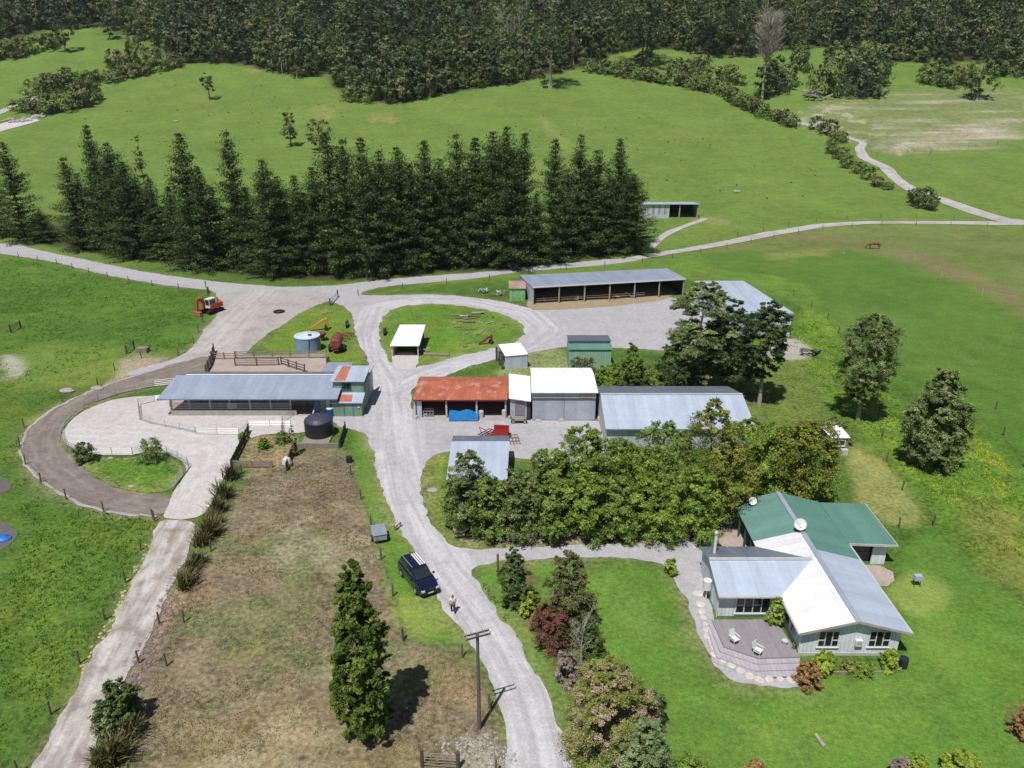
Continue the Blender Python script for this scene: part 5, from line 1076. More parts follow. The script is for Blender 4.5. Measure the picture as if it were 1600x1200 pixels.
posts(t, [(XA(1061, y, g.z), y+.1, zb), (x1-.15, y+.1, zb)], zt-zb, .16, barkp)
RS(t, 'roof', zinc, ((x0-.2, y-.5, zt+.1), (x1+.2, y-.5, zt+.1), (x1+.2, y+7.2, zt-.6), (x0-.2, y+7.2, zt-.6)), t=.2)

# --- hut by the garden
t = thing('garden_hut', 'tiny white-roofed hut at the edge of the garden trees', 'hut')
A, B = P(1299, 684, 2.0), P(1329, 684, 2.0); yk = A.y+2.4
RS(t, 'roof', zpaint, ((A.x, A.y, 2.0), (B.x, A.y, 2.0), (B.x-.3, yk, 2.4), (A.x-.5, yk, 2.4)))
W(t, 'front_wall', (A.x+.1, A.y+.2), (B.x-.1, A.y+.2), 0, 1.95, timber); W(t, 'right_wall', (B.x-.1, A.y+.33), (B.x-.2, yk-.1), 0, 1.95, offwhite, 2.3); W(t, 'left_wall', (A.x-.2, yk-.1), (A.x+.1, A.y+.33), 0, 2.3, timber, 1.95)
window(t, A.x+.35, B.x-.4, A.y+.2, .9, 1.65, 2)
m = MB(); m.box(B.x-.95, A.y-.5, .02, B.x-.2, A.y, .7); tag(m.build('white_box', offwhite), 'white box standing against the tiny garden hut', 'box')

# --- the house
t = thing('farmhouse', 'cross-shaped farmhouse with part green, part silver iron roof, left slope whitened for sun', 'house')
XL, XR, XM = 20.7, 28.75, 24.75; YF, YB = 45.2, 63.6; ZE, ZRI = 2.4, 3.46
def zl(x): return ZE+(x-XL)*(ZRI-ZE)/(XM-XL)
def zr(x): return ZE+(XR-x)*(ZRI-ZE)/(XR-XM)
xe = XL-.02
yw0, yw1, ywr = 49.5, 56.2, 53.05; zw = zl(24.2); XW = 15.9
RS(t, 'left_roof', zinc_lit, ((XL, YF, ZE), (XM, YF, ZRI), (XM, 57.2, ZRI), (XL, 56.9, ZE))) if False else None
def slope2(name, mat, a, b, c, d): RS(t, name, mat, (a, b, c, d), t=.1)
# a-b is the eave so that the ribs run up the slope
slope2('left_roof', zinc_lit, (XL, 57.0, ZE), (XL, YF, ZE), (XM-.03, YF, ZRI), (XM-.03, 57.0, ZRI))
slope2('left_roof', greenroof, (XL, YB, ZE), (XL, 57.0, ZE), (XM-.03, 57.0, ZRI), (XM-.03, YB, ZRI))
slope2('right_roof', zinc, (XR, YF, ZE), (XR, 54.3, ZE), (XM+.03, 54.3, ZRI), (XM+.03, YF, ZRI))
slope2('right_roof', greenroof, (XR, 54.3, ZE), (XR, YB, ZE), (XM+.03, YB, ZRI), (XM+.03, 54.3, ZRI))
m = MB(); m.obox((XM, YF-.03, ZRI+.04), (XM, YB, ZRI+.04), .4, .05); m.build('ridge_cap', zincm, t)
zr_ = 3.32; xr_ = XL+(zr_-ZE)/(ZRI-ZE)*(XM-XL)
RS(t, 'wing_roof', zinc, ((XW, yw0, ZE), (XL, yw0, ZE+.02), (xr_, ywr, zr_+.02), (XW, ywr, zr_)))
RS(t, 'wing_rear_roof', zinc_shade, ((XL, yw1, ZE+.02), (XW, yw1, ZE), (XW, ywr+.003, zr_), (xr_, ywr+.003, zr_+.02)))
m = MB(); m.obox((XW, ywr, zr_+.05), (xr_, ywr, zr_+.06), .34, .05); m.build('wing_ridge_cap', zinc_lit, t)
RS(t, 'garage_roof', greenroof, ((XR+.003, 56.6, ZE-.01), (32.9, 56.6, ZE-.16), (32.9, 63.4, ZE-.06), (XR+.003, 63.4, ZE+.05)), t=.16)
m = MB(); m.obox((XR, 56.56, ZE-.03), (32.95, 56.56, ZE-.19), .06, .2).obox((32.94, 56.5, ZE-.17), (32.94, 63.4, ZE-.07), .06, .2); m.build('barge_board', offwhite, t)
m = MB(); m.obox((XL, YF-.04, ZE-.03), (XM, YF-.04, ZRI-.03), .05, .2).obox((XM, YF-.04, ZRI-.03), (XR, YF-.04, ZE-.03), .05, .2); m.build('barge_board', mk('pink_grey_trim', C(190, 176, 178), .6), t)
gutter(t, (XL-.06, 47, ZE-.06), (XL-.06, yw0, ZE-.06)); gutter(t, (XL-.06, YF, ZE-.06), (XL-.06, 47, ZE-.06)); gutter(t, (XW, yw0-.07, ZE-.06), (XL-.15, yw0-.07, ZE-.06)); gutter(t, (XR+.06, YF, ZE-.06), (XR+.06, 56.4, ZE-.06))
# walls
wl, wr, yg = XL+.35, XR-.5, YF+.5
m = MB(); pts_ = [(wl, yg, .25), (wr, yg, .25), (wr, yg, zr(wr)-.1), (XM, yg, ZRI-.1), (wl, yg, zl(wl)-.1)]; uv = [(p[0], p[2]) for p in pts_]
m.face(pts_, uv); m.face([(p[0], p[1]+.1, p[2]) for p in pts_][::-1], uv[::-1]); m.build('gable_wall', wallhouse, t)
m = MB(); m.box(wl-.02, yg-.03, 0, wr+.02, yg+.12, .25); m.build('foundation', offwhite, t)
m = MB(); m.obox((wl, yg-.02, zl(wl)-.2), (XM, yg-.02, ZRI-.2), .04, .22).obox((XM, yg-.02, ZRI-.2), (wr, yg-.02, zr(wr)-.2), .04, .22); m.build('gable_trim', tealtrim, t)
W(t, 'left_wall', (wl, yw0+.4), (wl, yg+.1), 0, zl(wl)-.12, wallhouse); W(t, 'right_wall', (wr, yg+.1), (wr, 63.4), 0, zr(wr)-.12, wallhouse)
W(t, 'wing_front_wall', (XW+.2, yw0+.5), (XL, yw0+.5), .1, ZE-.02, wallhouse); W(t, 'rear_wall', (wr-.1, 63.4), (23.2, 63.4), 0, ZE, wallhouse)
m = MB(); pts_ = [(XW+.25, yw1-.3, 0), (XW+.25, yw0+.5, 0), (XW+.25, yw0+.5, ZE), (XW+.25, ywr, zr_-.1), (XW+.25, yw1-.3, ZE)]; uv = [(p[1], p[2]) for p in pts_]; m.face(pts_, uv); m.face([(p[0]+.1, p[1], p[2]) for p in pts_][::-1], uv[::-1]); m.build('wing_end_wall', wallhouse, t)
W(t, 'wing_rear_wall', (XL, yw1-.3), (XW+.3, yw1-.3), 0, ZE, wallhouse); W(t, 'carport_wall', (23.2, 63.3), (23.2, 56.0), 0, 2.9, wallhouse)
posts(t, [(XL+.15, y) for y in (57.8, 59.6, 61.4, 63.2)], ZE-.05, .07, tealtrim, 'carport_post')
# garage
W(t, 'garage_wall', (31.2, 57.1), (32.4, 57.1), 0, ZE-.22, wallhouse); W(t, 'garage_side_wall', (32.4, 57.2), (32.4, 63.2), 0, ZE-.25, wallhouse); W(t, 'garage_rear_wall', (32.3, 63.2), (wr+.1, 63.2), 0, ZE-.15, wallhouse)
m = MB()
for k in range(4): m.box(28.4, 57.5-.02*(k % 2), .05+k*.5, 31.2, 57.56, .05+k*.5+.47)
m.build('garage_door', mk('charcoal_door', C(92, 94, 98), .6), t)
# windows
for pa, pb in ((1278, 1311), (1357, 1391)):
    window(t, XA(pa, yg, 1.5), XA(pb, yg, 1.5), yg, .8, 2.26, 3, 2)
xw0, xw1 = XA(1150, yw0+.5, 1.5), XA(1204, yw0+.5, 1.5)
window(t, xw0, xw1, yw0+.5, .42, 2.28, 4, 2, name='glass_door')
m = MB(); m.box(XA(1331, yg), yg-.22, .98, XA(1342, yg), yg-.005, 1.5); hp = m.build('heat_pump', white, t)
m = MB(); m.box(XA(1333, yg)+.02, yg-.235, 1.16, XA(1341, yg)-.02, yg-.222, 1.2).box(XA(1333, yg)+.02, yg-.235, 1.32, XA(1341, yg)-.02, yg-.222, 1.36); m.build('vent_slot', mk('grey_slot', C(120, 120, 122), .6), hp)
for sx in (wl-.05, XW+.16):
    m = MB(); yy_ = (yg-.06) if sx > 18 else yw0+.4; m.tube((sx, yy_, .1), (sx, yy_, ZE-.1), .045, n=7); m.build('downpipe', white, t)
for yy_ in (46.6, 47.9):
    m = MB(); m.box(wl-.09, yy_, .9, wl-.004, yy_+.9, 1.95); f = m.build('side_window', white, t); m = MB(); m.box(wl-.105, yy_+.07, .97, wl-.092, yy_+.83, 1.88); m.build('pane', glass, f)
m = MB(); m.tube((16.75, 54.6, 2.7), (16.75, 54.6, 4.7), .13, n=12); fl_ = m.build('flue', white, t)
m = MB(); m.tube((16.75, 54.6, 4.7), (16.75, 54.6, 4.8), .19, n=12).tube((16.75, 54.6, 4.86), (16.75, 54.6, 5.0), .2, .02, n=12).tube((16.75, 54.6, 4.75), (16.75, 54.6, 4.95), .07, n=8); m.build('cowl', steel, fl_)
for e in ((15.95, 54.2, 2.75), (18.5, 54.0, 3.0), (17.0, 56.0, 2.5)): m = MB(); m.tube((16.75, 54.6, 4.3), e, .018, n=4); m.build('stay_wire', steel, fl_)
def sat(px, py, r, label):
    o = thing('satellite_dish', label, 'satellite dish', P(px, py+10, 3.5 if r > .4 else 2.6)); d = Vector((-.25, -.82, .52)).normalized(); m = MB()
    u = d.orthogonal().normalized(); v = d.cross(u); c0 = Vector((0, 0, .62)); n = 28; rings = [(0, 0), (.35, .02), (.7, .09), (1, .18)]
    for i in range(3):
        for k in range(n):
            pt = []
            for ri, kk in ((i, k), (i, k+1), (i+1, k+1), (i+1, k)):
                a = 2*math.pi*kk/n; pt.append(c0+(u*math.cos(a)+v*math.sin(a))*r*rings[ri][0]+d*r*rings[ri][1])
            m.face(pt if i else pt[1:], mi=0, sm=True)
    m.build('reflector', white, o); m = MB(); m.tube((0, .12, -.15), c0-d*.03, .05, n=8).box(-.3, -.05, -.12, .3, .3, -.02); m.build('bracket', timberd, o)
    m = MB(); m.tube(c0-v*r*.9+d*.15, c0+d*r*.9, .02, n=5).tube(c0+d*r*.85, c0+d*r*1.02, .05, n=7); m.build('feed_arm', steel, o)
sat(1249, 819, .5, 'larger white satellite dish on the green roof ridge'); sat(1175, 782, .36, 'smaller white satellite dish at the corner of the green roof')
m = MB(); m.tube((15.75, 52.2, 1.1), (15.75, 52.2, 1.9), .35, n=16).tube((15.75, 52.2, .1), (15.75, 52.2, 1.1), .06, n=6); tag(m.build('white_cylinder', white), 'white gas cylinder at the left end wall of the house', 'gas cylinder')
# deck
dk = thing('deck', 'grey timber deck with stepped edge in the corner of the house', 'deck')
def pd(l, z): return [tuple(P(x, y, z)[:2]) for x, y in l]
top = pd([(1112, 968), (1202, 968), (1222, 983), (1250, 1026), (1185, 1028), (1131, 1010)], .42)
m = MB(); m.prism(top[::-1] if False else top, .3, .42)
for k, f_ in enumerate(m.f): pass
def ccw(p): return p if sum((p[i][0]*p[(i+1) % len(p)][1]-p[(i+1) % len(p)][0]*p[i][1]) for i in range(len(p))) > 0 else p[::-1]
m = MB(); m.prism(ccw(top), .3, .42); m.build('boards', decking, dk)
stepm = mk('pale_deck_steps', C(186, 180, 188), .8, 0, .12, 1.2, lines=(.3, .1, .75), uvs=.2)
edge = [(1112, 968), (1131, 1010), (1185, 1028), (1250, 1026)]
outs = [[(1112, 968), (1131, 1010), (1185, 1028), (1250, 1026)], [(1108, 975), (1125, 1018), (1183, 1037), (1250, 1035)], [(1106, 985), (1119, 1026), (1180, 1048), (1248, 1046)], [(1104, 995), (1114, 1034), (1178, 1058), (1246, 1056)]]
for k in range(3):
    z = .3-.1*k; A_ = pd(outs[k], z); B_ = pd(outs[k+1], z); m = MB(); m.prism(ccw(A_+B_[::-1]), max(.02, z-.1), z-.004*k); m.build('step', stepm, dk)
for i, (x, y, lab) in enumerate([(1147, 1000, 'white garden chair on the left of the deck'), (1184, 1018, 'white garden chair at the front corner of the deck')]):
    p = P(x, y+5, .42); o = thing('garden_chair', lab, 'chair', (p.x, p.y, .42), .5+i*.3); m = MB(); m.box(-.28, -.26, .38, .28, .26, .43); m.build('seat', white, o)
    m = MB(); m.obox((0, .27, .42), (0, .42, 1.0), .5, .05, up=Vector((0, 1, 0))); m.build('backrest', white, o)
    for sx in (-.25, .25):
        for sy in (-.22, .24): m = MB(); m.tube((sx*1.1, sy*1.1, 0), (sx, sy, .39), .025, n=6); m.build('leg', white, o)
    for sx in (-.3, .3): m = MB(); m.obox((sx, -.25, .62), (sx, .32, .66), .07, .03).tube((sx, -.24, .4), (sx, -.24, .62), .02, n=5); m.build('armrest', white, o)
m = MB(); p = P(1226, 1006, .42); m.lathe((p.x, p.y, .42), [(0, 0), (.16, 0), (.24, .3), (.2, .3), (0, .22)], 14); tag(m.build('flower_pot', offwhite), 'pale flower pot against the house wall on the deck', 'pot')
p = P(1226, 1000, .7); tree_at(1238, 1020, 1006, 12, 'pot_plant', 'small yellowish pot plant at the deck end by the house wall', 'plant', 'yflax', 'dome', 0, 12, 40, .12, trunk=False)
# stepping stones, bed edging, bin, drum
sp_ = thing('stepping_stone', 'pale round stepping stone in the path curving round the deck', 'stone', (0, 0, 0), 0, 'stepping stones round the deck'); m = MB(); m.lathe((0, 0, 0), [(.34, 0), (.33, .05), (.25, .07), (0, .075)], 9); m.build('slab', mk('pale_stone', C(214, 208, 200), .8), sp_)
st = [(1092, 928), (1095, 945), (1097, 957), (1099, 966), (1102, 976), (1105, 985), (1107, 995), (1111, 1004), (1115, 1014), (1117, 1024), (1130, 1033), (1143, 1041), (1157, 1049), (1171, 1057), (1186, 1063), (1202, 1062), (1219, 1062), (1236, 1063)]
for i, (x, y) in enumerate(st):
    g = G(x, y); g.z = .035
    if i == 0: sp_.location = g; sp_.scale = (1.6, 1.2, 1)
    else: s = random.uniform(.75, 1.2); dup(sp_, g, random.uniform(0, 6), (s, s*random.uniform(.7, 1), 1))
m = MB(); q = [G(*p_) for p_ in [(1252, 1058), (1300, 1052), (1360, 1052), (1405, 1050), (1412, 1038)]]
for a, b in zip(q[:-1], q[1:]): m.obox(a+Vector((0, 0, .08)), b+Vector((0, 0, .08)), .1, .18)
tag(m.build('garden_edging', timber), 'low grey edging along the front flower bed', 'garden edging')
def drum(px, py, r, h, mat, name, label, cat, lid=None, lidm=None):
    g = G(px, py); o = thing(name, label, cat, g); m = MB(); m.lathe((0, 0, 0), [(r*.92, 0), (r, h*.1), (r, h*.92), (r*.94, h), (0, h)], 18); m.build('body', mat, o)
    m = MB(); m.lathe((0, 0, h), [(r*.97, 0), (r*.97, .05), (r*.5, .09), (0, .1)], 18); m.build('lid', lidm or mat, o); return o
drum(1410, 1042, .32, .75, blk, 'black_planter', 'black round drum at the front right corner of the house', 'drum')
drum(516, 651, .4, 1.1, bluep, 'blue_drum', 'blue plastic drum with white lid before the green building', 'drum', lidm=white)
drum(752, 653, .3, .9, offwhite, 'white_drum', 'white drum at the post right of the blue tarp', 'drum'); drum(788, 653, .3, 1.0, offwhite, 'white_drum', 'white drum at the right end post of the red shed', 'drum')
drum(938, 659, .35, .6, offwhite, 'white_drum', 'white drum between the workshop and big shed', 'drum')
drum(546, 722, .35, .6, blk, 'black_drum', 'small black drum in the grass below the black tank', 'drum')
drum(376, 687, .25, .5, blk, 'black_drum', 'tiny black tub on the concrete by the rail corner', 'drum')
# --- tanks
t = thing('water_tank', 'round pale blue steel tank with white conical lid', 'tank', (XA(481, 113, 1), 113, 0))
m = MB(); m.lathe((0, 0, 0), [(1.9, 0), (1.9, 2.35)], 40); m.build('wall', tankb, t); m = MB(); m.lathe((0, 0, 2.35), [(1.98, -.05), (1.98, .02), (0, .42)], 24); m.build('lid', mk('tank_lid', C(214, 228, 238), .6, .1, .06, 1, lines=(1.5, .05, .75)), t)
m = MB(); m.box(.35, -.9, 2.5, .85, -.5, 2.75); m.build('hatch', timberd, t); m = MB(); m.tube((.75, -1.82, 2.3), (.55, -1.95, .2), .04, n=6); m.build('pipe', blk, t)
t = thing('black_tank', 'squat black plastic tank with ribbed domed top', 'tank', (XA(498.5, 82.9, 1), 82.9, .25))
m = MB(); m.lathe((0, 0, 0), [(1.66, 0), (1.66, 1.75), (1.6, 1.85)], 40); m.build('wall', blk, t); m = MB(); m.lathe((0, 0, 1.85), [(1.6, 0), (1.2, .3), (.7, .52), (.3, .6), (0, .62)], 28)
for k in range(14):
    a = k*math.pi/7; m.obox((math.cos(a)*1.5, math.sin(a)*1.5, .11+1.85), (math.cos(a)*.35, math.sin(a)*.35, .62+1.85), .07, .05)
m.build('domed_lid', mk('black_lid', C(70, 72, 90), .45, 0, .08), t)
m = MB(); q0, q1 = G(464, 700), G(529, 700); m.box(q0.x, q0.y-.1, 0, q1.x, q0.y+.1, .6).box(q0.x+.3, q0.y+.09, .04, q1.x-1.3, 84.5, .22); tag(m.build('tank_stand', timber), 'grey sleeper stand under the black tank', 'tank stand')
# blue vat and pipe next to it
m = MB(); p = G(497, 650); m.lathe((p.x, p.y+.8, 0), [(.5, .5), (.55, .6), (.55, 2.4), (.4, 2.6), (0, 2.65)], 20); tag(m.build('blue_silo', mk('blue_silo_paint', C(70, 120, 160), .5)), 'blue feed hopper under the shed eave left of the green wall', 'hopper')
m = MB(); m.tube(G(486, 657), G(489, 640)+Vector((.8, 1, 2.2)), .09, n=8); tag(m.build('auger_pipe', offwhite), 'pale slanting auger pipe beside the blue hopper', 'pipe')

# ---------------------------------------------------------------- fences
def fence(pxs, label, h=1.15, sp_=3.0, pr=.06, nr=3, rr=.018, pm=post_m, rm=steel, name='wire_fence', cat='fence', flat=False, z0=.06, group=None, rail='wire', jig=.06, boards=0):
    c = [G(x, y) for x, y in pxs]; o = thing(name, label, cat, c[0], 0, group); base = c[0].copy()
    pl = np.array([tuple(p[:2]) for p in c]); n = max(1, round(np.hypot(*np.diff(pl, axis=0).T).sum()/sp_)); q = resample(pl, np.hypot(*np.diff(pl, axis=0).T).sum()/n*.999, False)
    if len(q) > 100: q = q[:100]
    pts = [Vector((a, b, float(E(b)))) for a, b in q]; r = random.Random(len(pts)*7+int(base.x))
    me = None
    for p in pts:
        if me is None: mm = MB(); mm.tube((0, 0, -.1), (0, 0, h), pr, pr*.92, 6); ob = mm.build('post', pm, o); me = ob.data
        else: ob = link('post', me, o)
        ob.location = p-base; ob.rotation_euler = (r.uniform(-jig, jig), r.uniform(-jig, jig), r.uniform(0, 6))
    for k in range(nr):
        z = z0+(h-z0-.08)*(k+.6)/nr; mm = MB()
        for a, b in zip(pts[:-1], pts[1:]):
            if boards: mm.obox(a-base+Vector((0, 0, z)), b-base+Vector((0, 0, z)), .05, boards)
            else: mm.tube(a-base+Vector((0, 0, z)), b-base+Vector((0, 0, z)), rr, n=4 if rr < .02 else 6, cap=False)
        mm.build(rail, rm, o)
    return o
PIPE = dict(pr=.04, nr=4, rr=.021, pm=steel, rm=steel, rail='rail', name='pipe_rail', cat='railing', jig=0, sp_=2.4)
fence([(300, 600), (262, 602), (225, 607), (190, 615), (158, 625), (128, 640), (106, 658), (95, 676)], 'silver pipe rail along the inner edge of the muddy race', **PIPE)
fence([(95, 678), (99, 693), (108, 704), (128, 711), (150, 714), (180, 713), (208, 713)], 'silver pipe rail round the lower left curve of the concrete yard', **PIPE)
fence([(208, 713), (236, 705), (262, 711), (280, 720), (294, 729)], 'silver pipe rail above the grass wedge', **PIPE)
fence([(295, 731), (268, 768)], 'heavy green-grey pipe rail at the right end of the grass wedge', h=1.1, **{**PIPE, 'nr': 5, 'sp_': 2})
fence([(217, 636), (219, 660), (252, 666), (280, 672), (305, 677)], 'low pipe rail slanting across the pale yard', h=1.0, **PIPE)
fence([(217, 634), (245, 627), (268, 625)], 'pipe rail between the shed corner and the slanting rail', h=1.0, **PIPE)
fence([(307, 679), (340, 680), (374, 680)], 'pipe rail gate bay at the middle of the yard', h=1.0, **PIPE)
fence([(374, 682), (388, 668), (440, 668), (455, 668)], 'pipe rail along the upper side of the weed pen', h=1.0, **PIPE)
fence([(441, 676), (441, 662), (462, 648)], 'rusty rail by the shed race end', h=1.0, **{**PIPE, 'pm': rust, 'rm': rust})
fence([(389, 676), (378, 700), (362, 732)], 'dark solid timber rail at the right edge of the concrete lane', h=1.15, sp_=1.4, pr=.09, nr=4, pm=timberd, rm=timberd, name='timber_fence', rail='board', boards=.22)
fence([(362, 730), (392, 731), (425, 731)], 'low grey timber rail across the bottom of the weed pen', h=.9, sp_=2.6, pr=.1, nr=3, pm=timber, rm=timber, name='timber_fence', rail='board', boards=.2)
fence([(463, 698), (455, 715), (448, 736)], 'dark timber rail below the black tank', h=1.1, sp_=1.3, pr=.09, nr=4, pm=timberd, rm=timberd, name='timber_fence', rail='board', boards=.2)
fence([(531, 700), (540, 672)], 'dark short timber rail right of the black tank', h=1.1, sp_=1.3, pr=.09, nr=4, pm=timberd, rm=timberd, name='timber_fence', rail='board', boards=.2)
fence([(334, 562), (368, 562)], 'two-rail gate at the left of the back yard', h=1.2, sp_=4, pr=.1, nr=3, pm=timber, rm=timber, name='timber_fence', rail='board', boards=.1)
fence([(368, 572), (402, 572), (436, 571)], 'timber loading race rail, front side', h=1.3, sp_=3, pr=.1, nr=4, pm=timberd, rm=timber, name='timber_fence', rail='board', boards=.14)
fence([(368, 561), (402, 560), (438, 560), (511, 560)], 'long pale timber rail along the top of the back yard', h=1.3, sp_=3, pr=.1, nr=4, pm=timber, rm=timber, name='timber_fence', rail='board', boards=.14)
fence([(511, 560), (511, 573)], 'short pale timber rail at the back yard corner', h=1.3, sp_=2.5, pr=.1, nr=3, pm=timber, rm=timber, name='timber_fence', rail='board', boards=.14)
fence([(440, 570), (457, 576), (476, 582)], 'slanting timber rail in the back yard', h=1.3, sp_=2, pr=.1, nr=3, pm=timberd, rm=timberd, name='timber_fence', rail='board', boards=.12)
fence([(335, 550), (330, 570), (322, 585)], 'dark timber fence at the left end of the back yard', h=1.4, sp_=2, pr=.12, nr=4, pm=timberd, rm=timberd, name='timber_fence', rail='board', boards=.16)
for pts_, lab, sp_k in [
 ([(0, 398), (45, 405), (90, 413), (132, 425), (182, 437), (245, 448), (292, 454), (325, 457)], 'wire fence between the left paddock and the gravel track', 7),
 ([(325, 462), (318, 500), (300, 545), (272, 560), (215, 560), (178, 580), (160, 600), (130, 612), (98, 628)], 'wire fence down the right side of the left paddock', 6),
 ([(38, 668), (30, 700), (45, 740), (84, 768), (120, 790), (170, 802), (240, 812)], 'wire fence outside the curve of the muddy race', 6),
 ([(242, 815), (220, 860), (190, 925), (160, 975), (120, 1045), (80, 1115), (30, 1210)], 'wire fence along the left side of the cattle lane', 5),
 ([(249, 975), (238, 1000), (218, 1035), (200, 1080), (150, 1190)], 'wire fence on the bank right of the cattle lane', 4),
 ([(378, 740), (356, 800), (340, 835), (322, 880), (296, 950), (268, 1020), (247, 1080), (222, 1150), (205, 1215)], 'wire fence at the left edge of the brown paddock', 5),
 ([(548, 742), (562, 775), (578, 815), (590, 855), (604, 905), (620, 950), (630, 1000)], 'wire fence between the brown paddock and the drive verge', 6),
 ([(630, 1002), (698, 1004), (740, 1045), (762, 1090), (772, 1140), (775, 1210)], 'wire fence round the lower right corner of the brown paddock', 5),
 ([(560, 462), (660, 447), (740, 441), (810, 431), (900, 420), (1000, 412), (1070, 400), (1145, 386), (1210, 372), (1290, 358), (1380, 352), (1500, 353), (1600, 357)], 'wire fence along the lower side of the field road', 9),
 ([(1110, 378), (1180, 364), (1240, 352), (1300, 344), (1400, 340), (1490, 342)], 'wire fence along the upper side of the field road', 10),
 ([(1240, 462), (1262, 475), (1300, 505), (1325, 545)], 'wire fence from the white barn into the rough grass', 8),
 ([(1372, 650), (1374, 660), (1388, 740), (1412, 770), (1458, 820)], 'wire fence at the right of the old garden plot', 7),
 ([(1345, 822), (1400, 826), (1458, 822)], 'wire fence below the old garden plot', 4),
 ([(1555, 640), (1575, 705), (1600, 730)], 'wire fence at the right edge of the flowery band', 9),
 ([(1370, 244), (1450, 236), (1530, 230), (1600, 222)], 'wire fence along the stony field on the upper right', 14),
 ([(1228, 400), (1345, 396), (1420, 410), (1462, 428), (1550, 468), (1600, 495)], 'white-posted electric fence across the right field', 14)]:
    el = 'electric' in lab
    fence(pts_, lab, sp_=sp_k, h=1.2, pr=.05 if el else .08, nr=1 if el else 3, rr=.006, pm=offwhite if el else post_m, rm=timberd)
# gates and markers
def gate(px0, px1, label, mat=timber, h=1.15):
    a, b = G(*px0), G(*px1); o = thing('farm_gate', label, 'gate', a); d = b-a
    for q in (Vector((0, 0, 0)), d): m = MB(); m.tube(q, q+Vector((0, 0, h+.25)), .12, n=8); m.build('gatepost', timberd, o)
    m = MB()
    for z in (.2, .45, .7, .95, 1.15): m.tube(d*.03+Vector((0, 0, z)), d*.97+Vector((0, 0, z)), .03, n=6)
    m.tube(d*.03+Vector((0, 0, .2)), d*.97+Vector((0, 0, 1.15)), .025, n=6).tube(d*.03+Vector((0, 0, .15)), d*.03+Vector((0, 0, 1.15)), .03, n=6).tube(d*.97+Vector((0, 0, .15)), d*.97+Vector((0, 0, 1.15)), .03, n=6); m.build('leaf', mat, o)
gate((17, 520), (33, 513), 'dark gate in the left paddock fence', timberd); gate((198, 553), (210, 545), 'dark timber gate at the stony patch by the paddock', timberd); gate((516, 478), (528, 464), 'silver gate at the top of the verge triangle', steel); gate((325, 460), (322, 450), 'gate behind the orange excavator', steel)
gate((660, 1198), (716, 1202), 'grey gate at the bottom edge beside the drive', timber)
m = MB(); a, b = G(212, 552), G(232, 550); m.box(a.x, a.y, 0, b.x, a.y+1.2, .7); m.box(a.x+.2, a.y-.03, .71, b.x-.2, a.y+1, .76); tag(m.build('water_trough', timber), 'grey concrete trough beside the paddock gate', 'trough')

# ---------------------------------------------------------------- power pole
t = thing('power_pole', 'dark wooden power pole with double crossarm by the drive', 'power pole', G(749, 1139))
m = MB(); m.tube((0, 0, -.2), (0, 0, 7.8), .14, .095, 12); m.build('pole', mk('grey_pole_wood', C(112, 104, 108), .85, 0, .15, 2), t)
p0, p1 = P(732, 994, 7.6)-t.location, P(770, 984, 7.6)-t.location; cdir = (p1-p0); cdir.z = 0; cl = cdir.length/2; cdir.normalize(); nd = Vector((-cdir.y, cdir.x, 0))
for k, zz in ((-.17, 7.62), (.17, 7.62)):
    m = MB(); m.obox(nd*k-cdir*cl+Vector((0, 0, zz)), nd*k+cdir*cl+Vector((0, 0, zz)), .075, .1); ca_ = m.build('crossarm', timberd, t)
    for s in (-.95, -.5, .5, .95): m = MB(); q = nd*k+cdir*cl*s; m.tube(q+Vector((0, 0, zz+.06)), q+Vector((0, 0, zz+.24)), .045, .03, 8); m.build('insulator', offwhite, ca_)

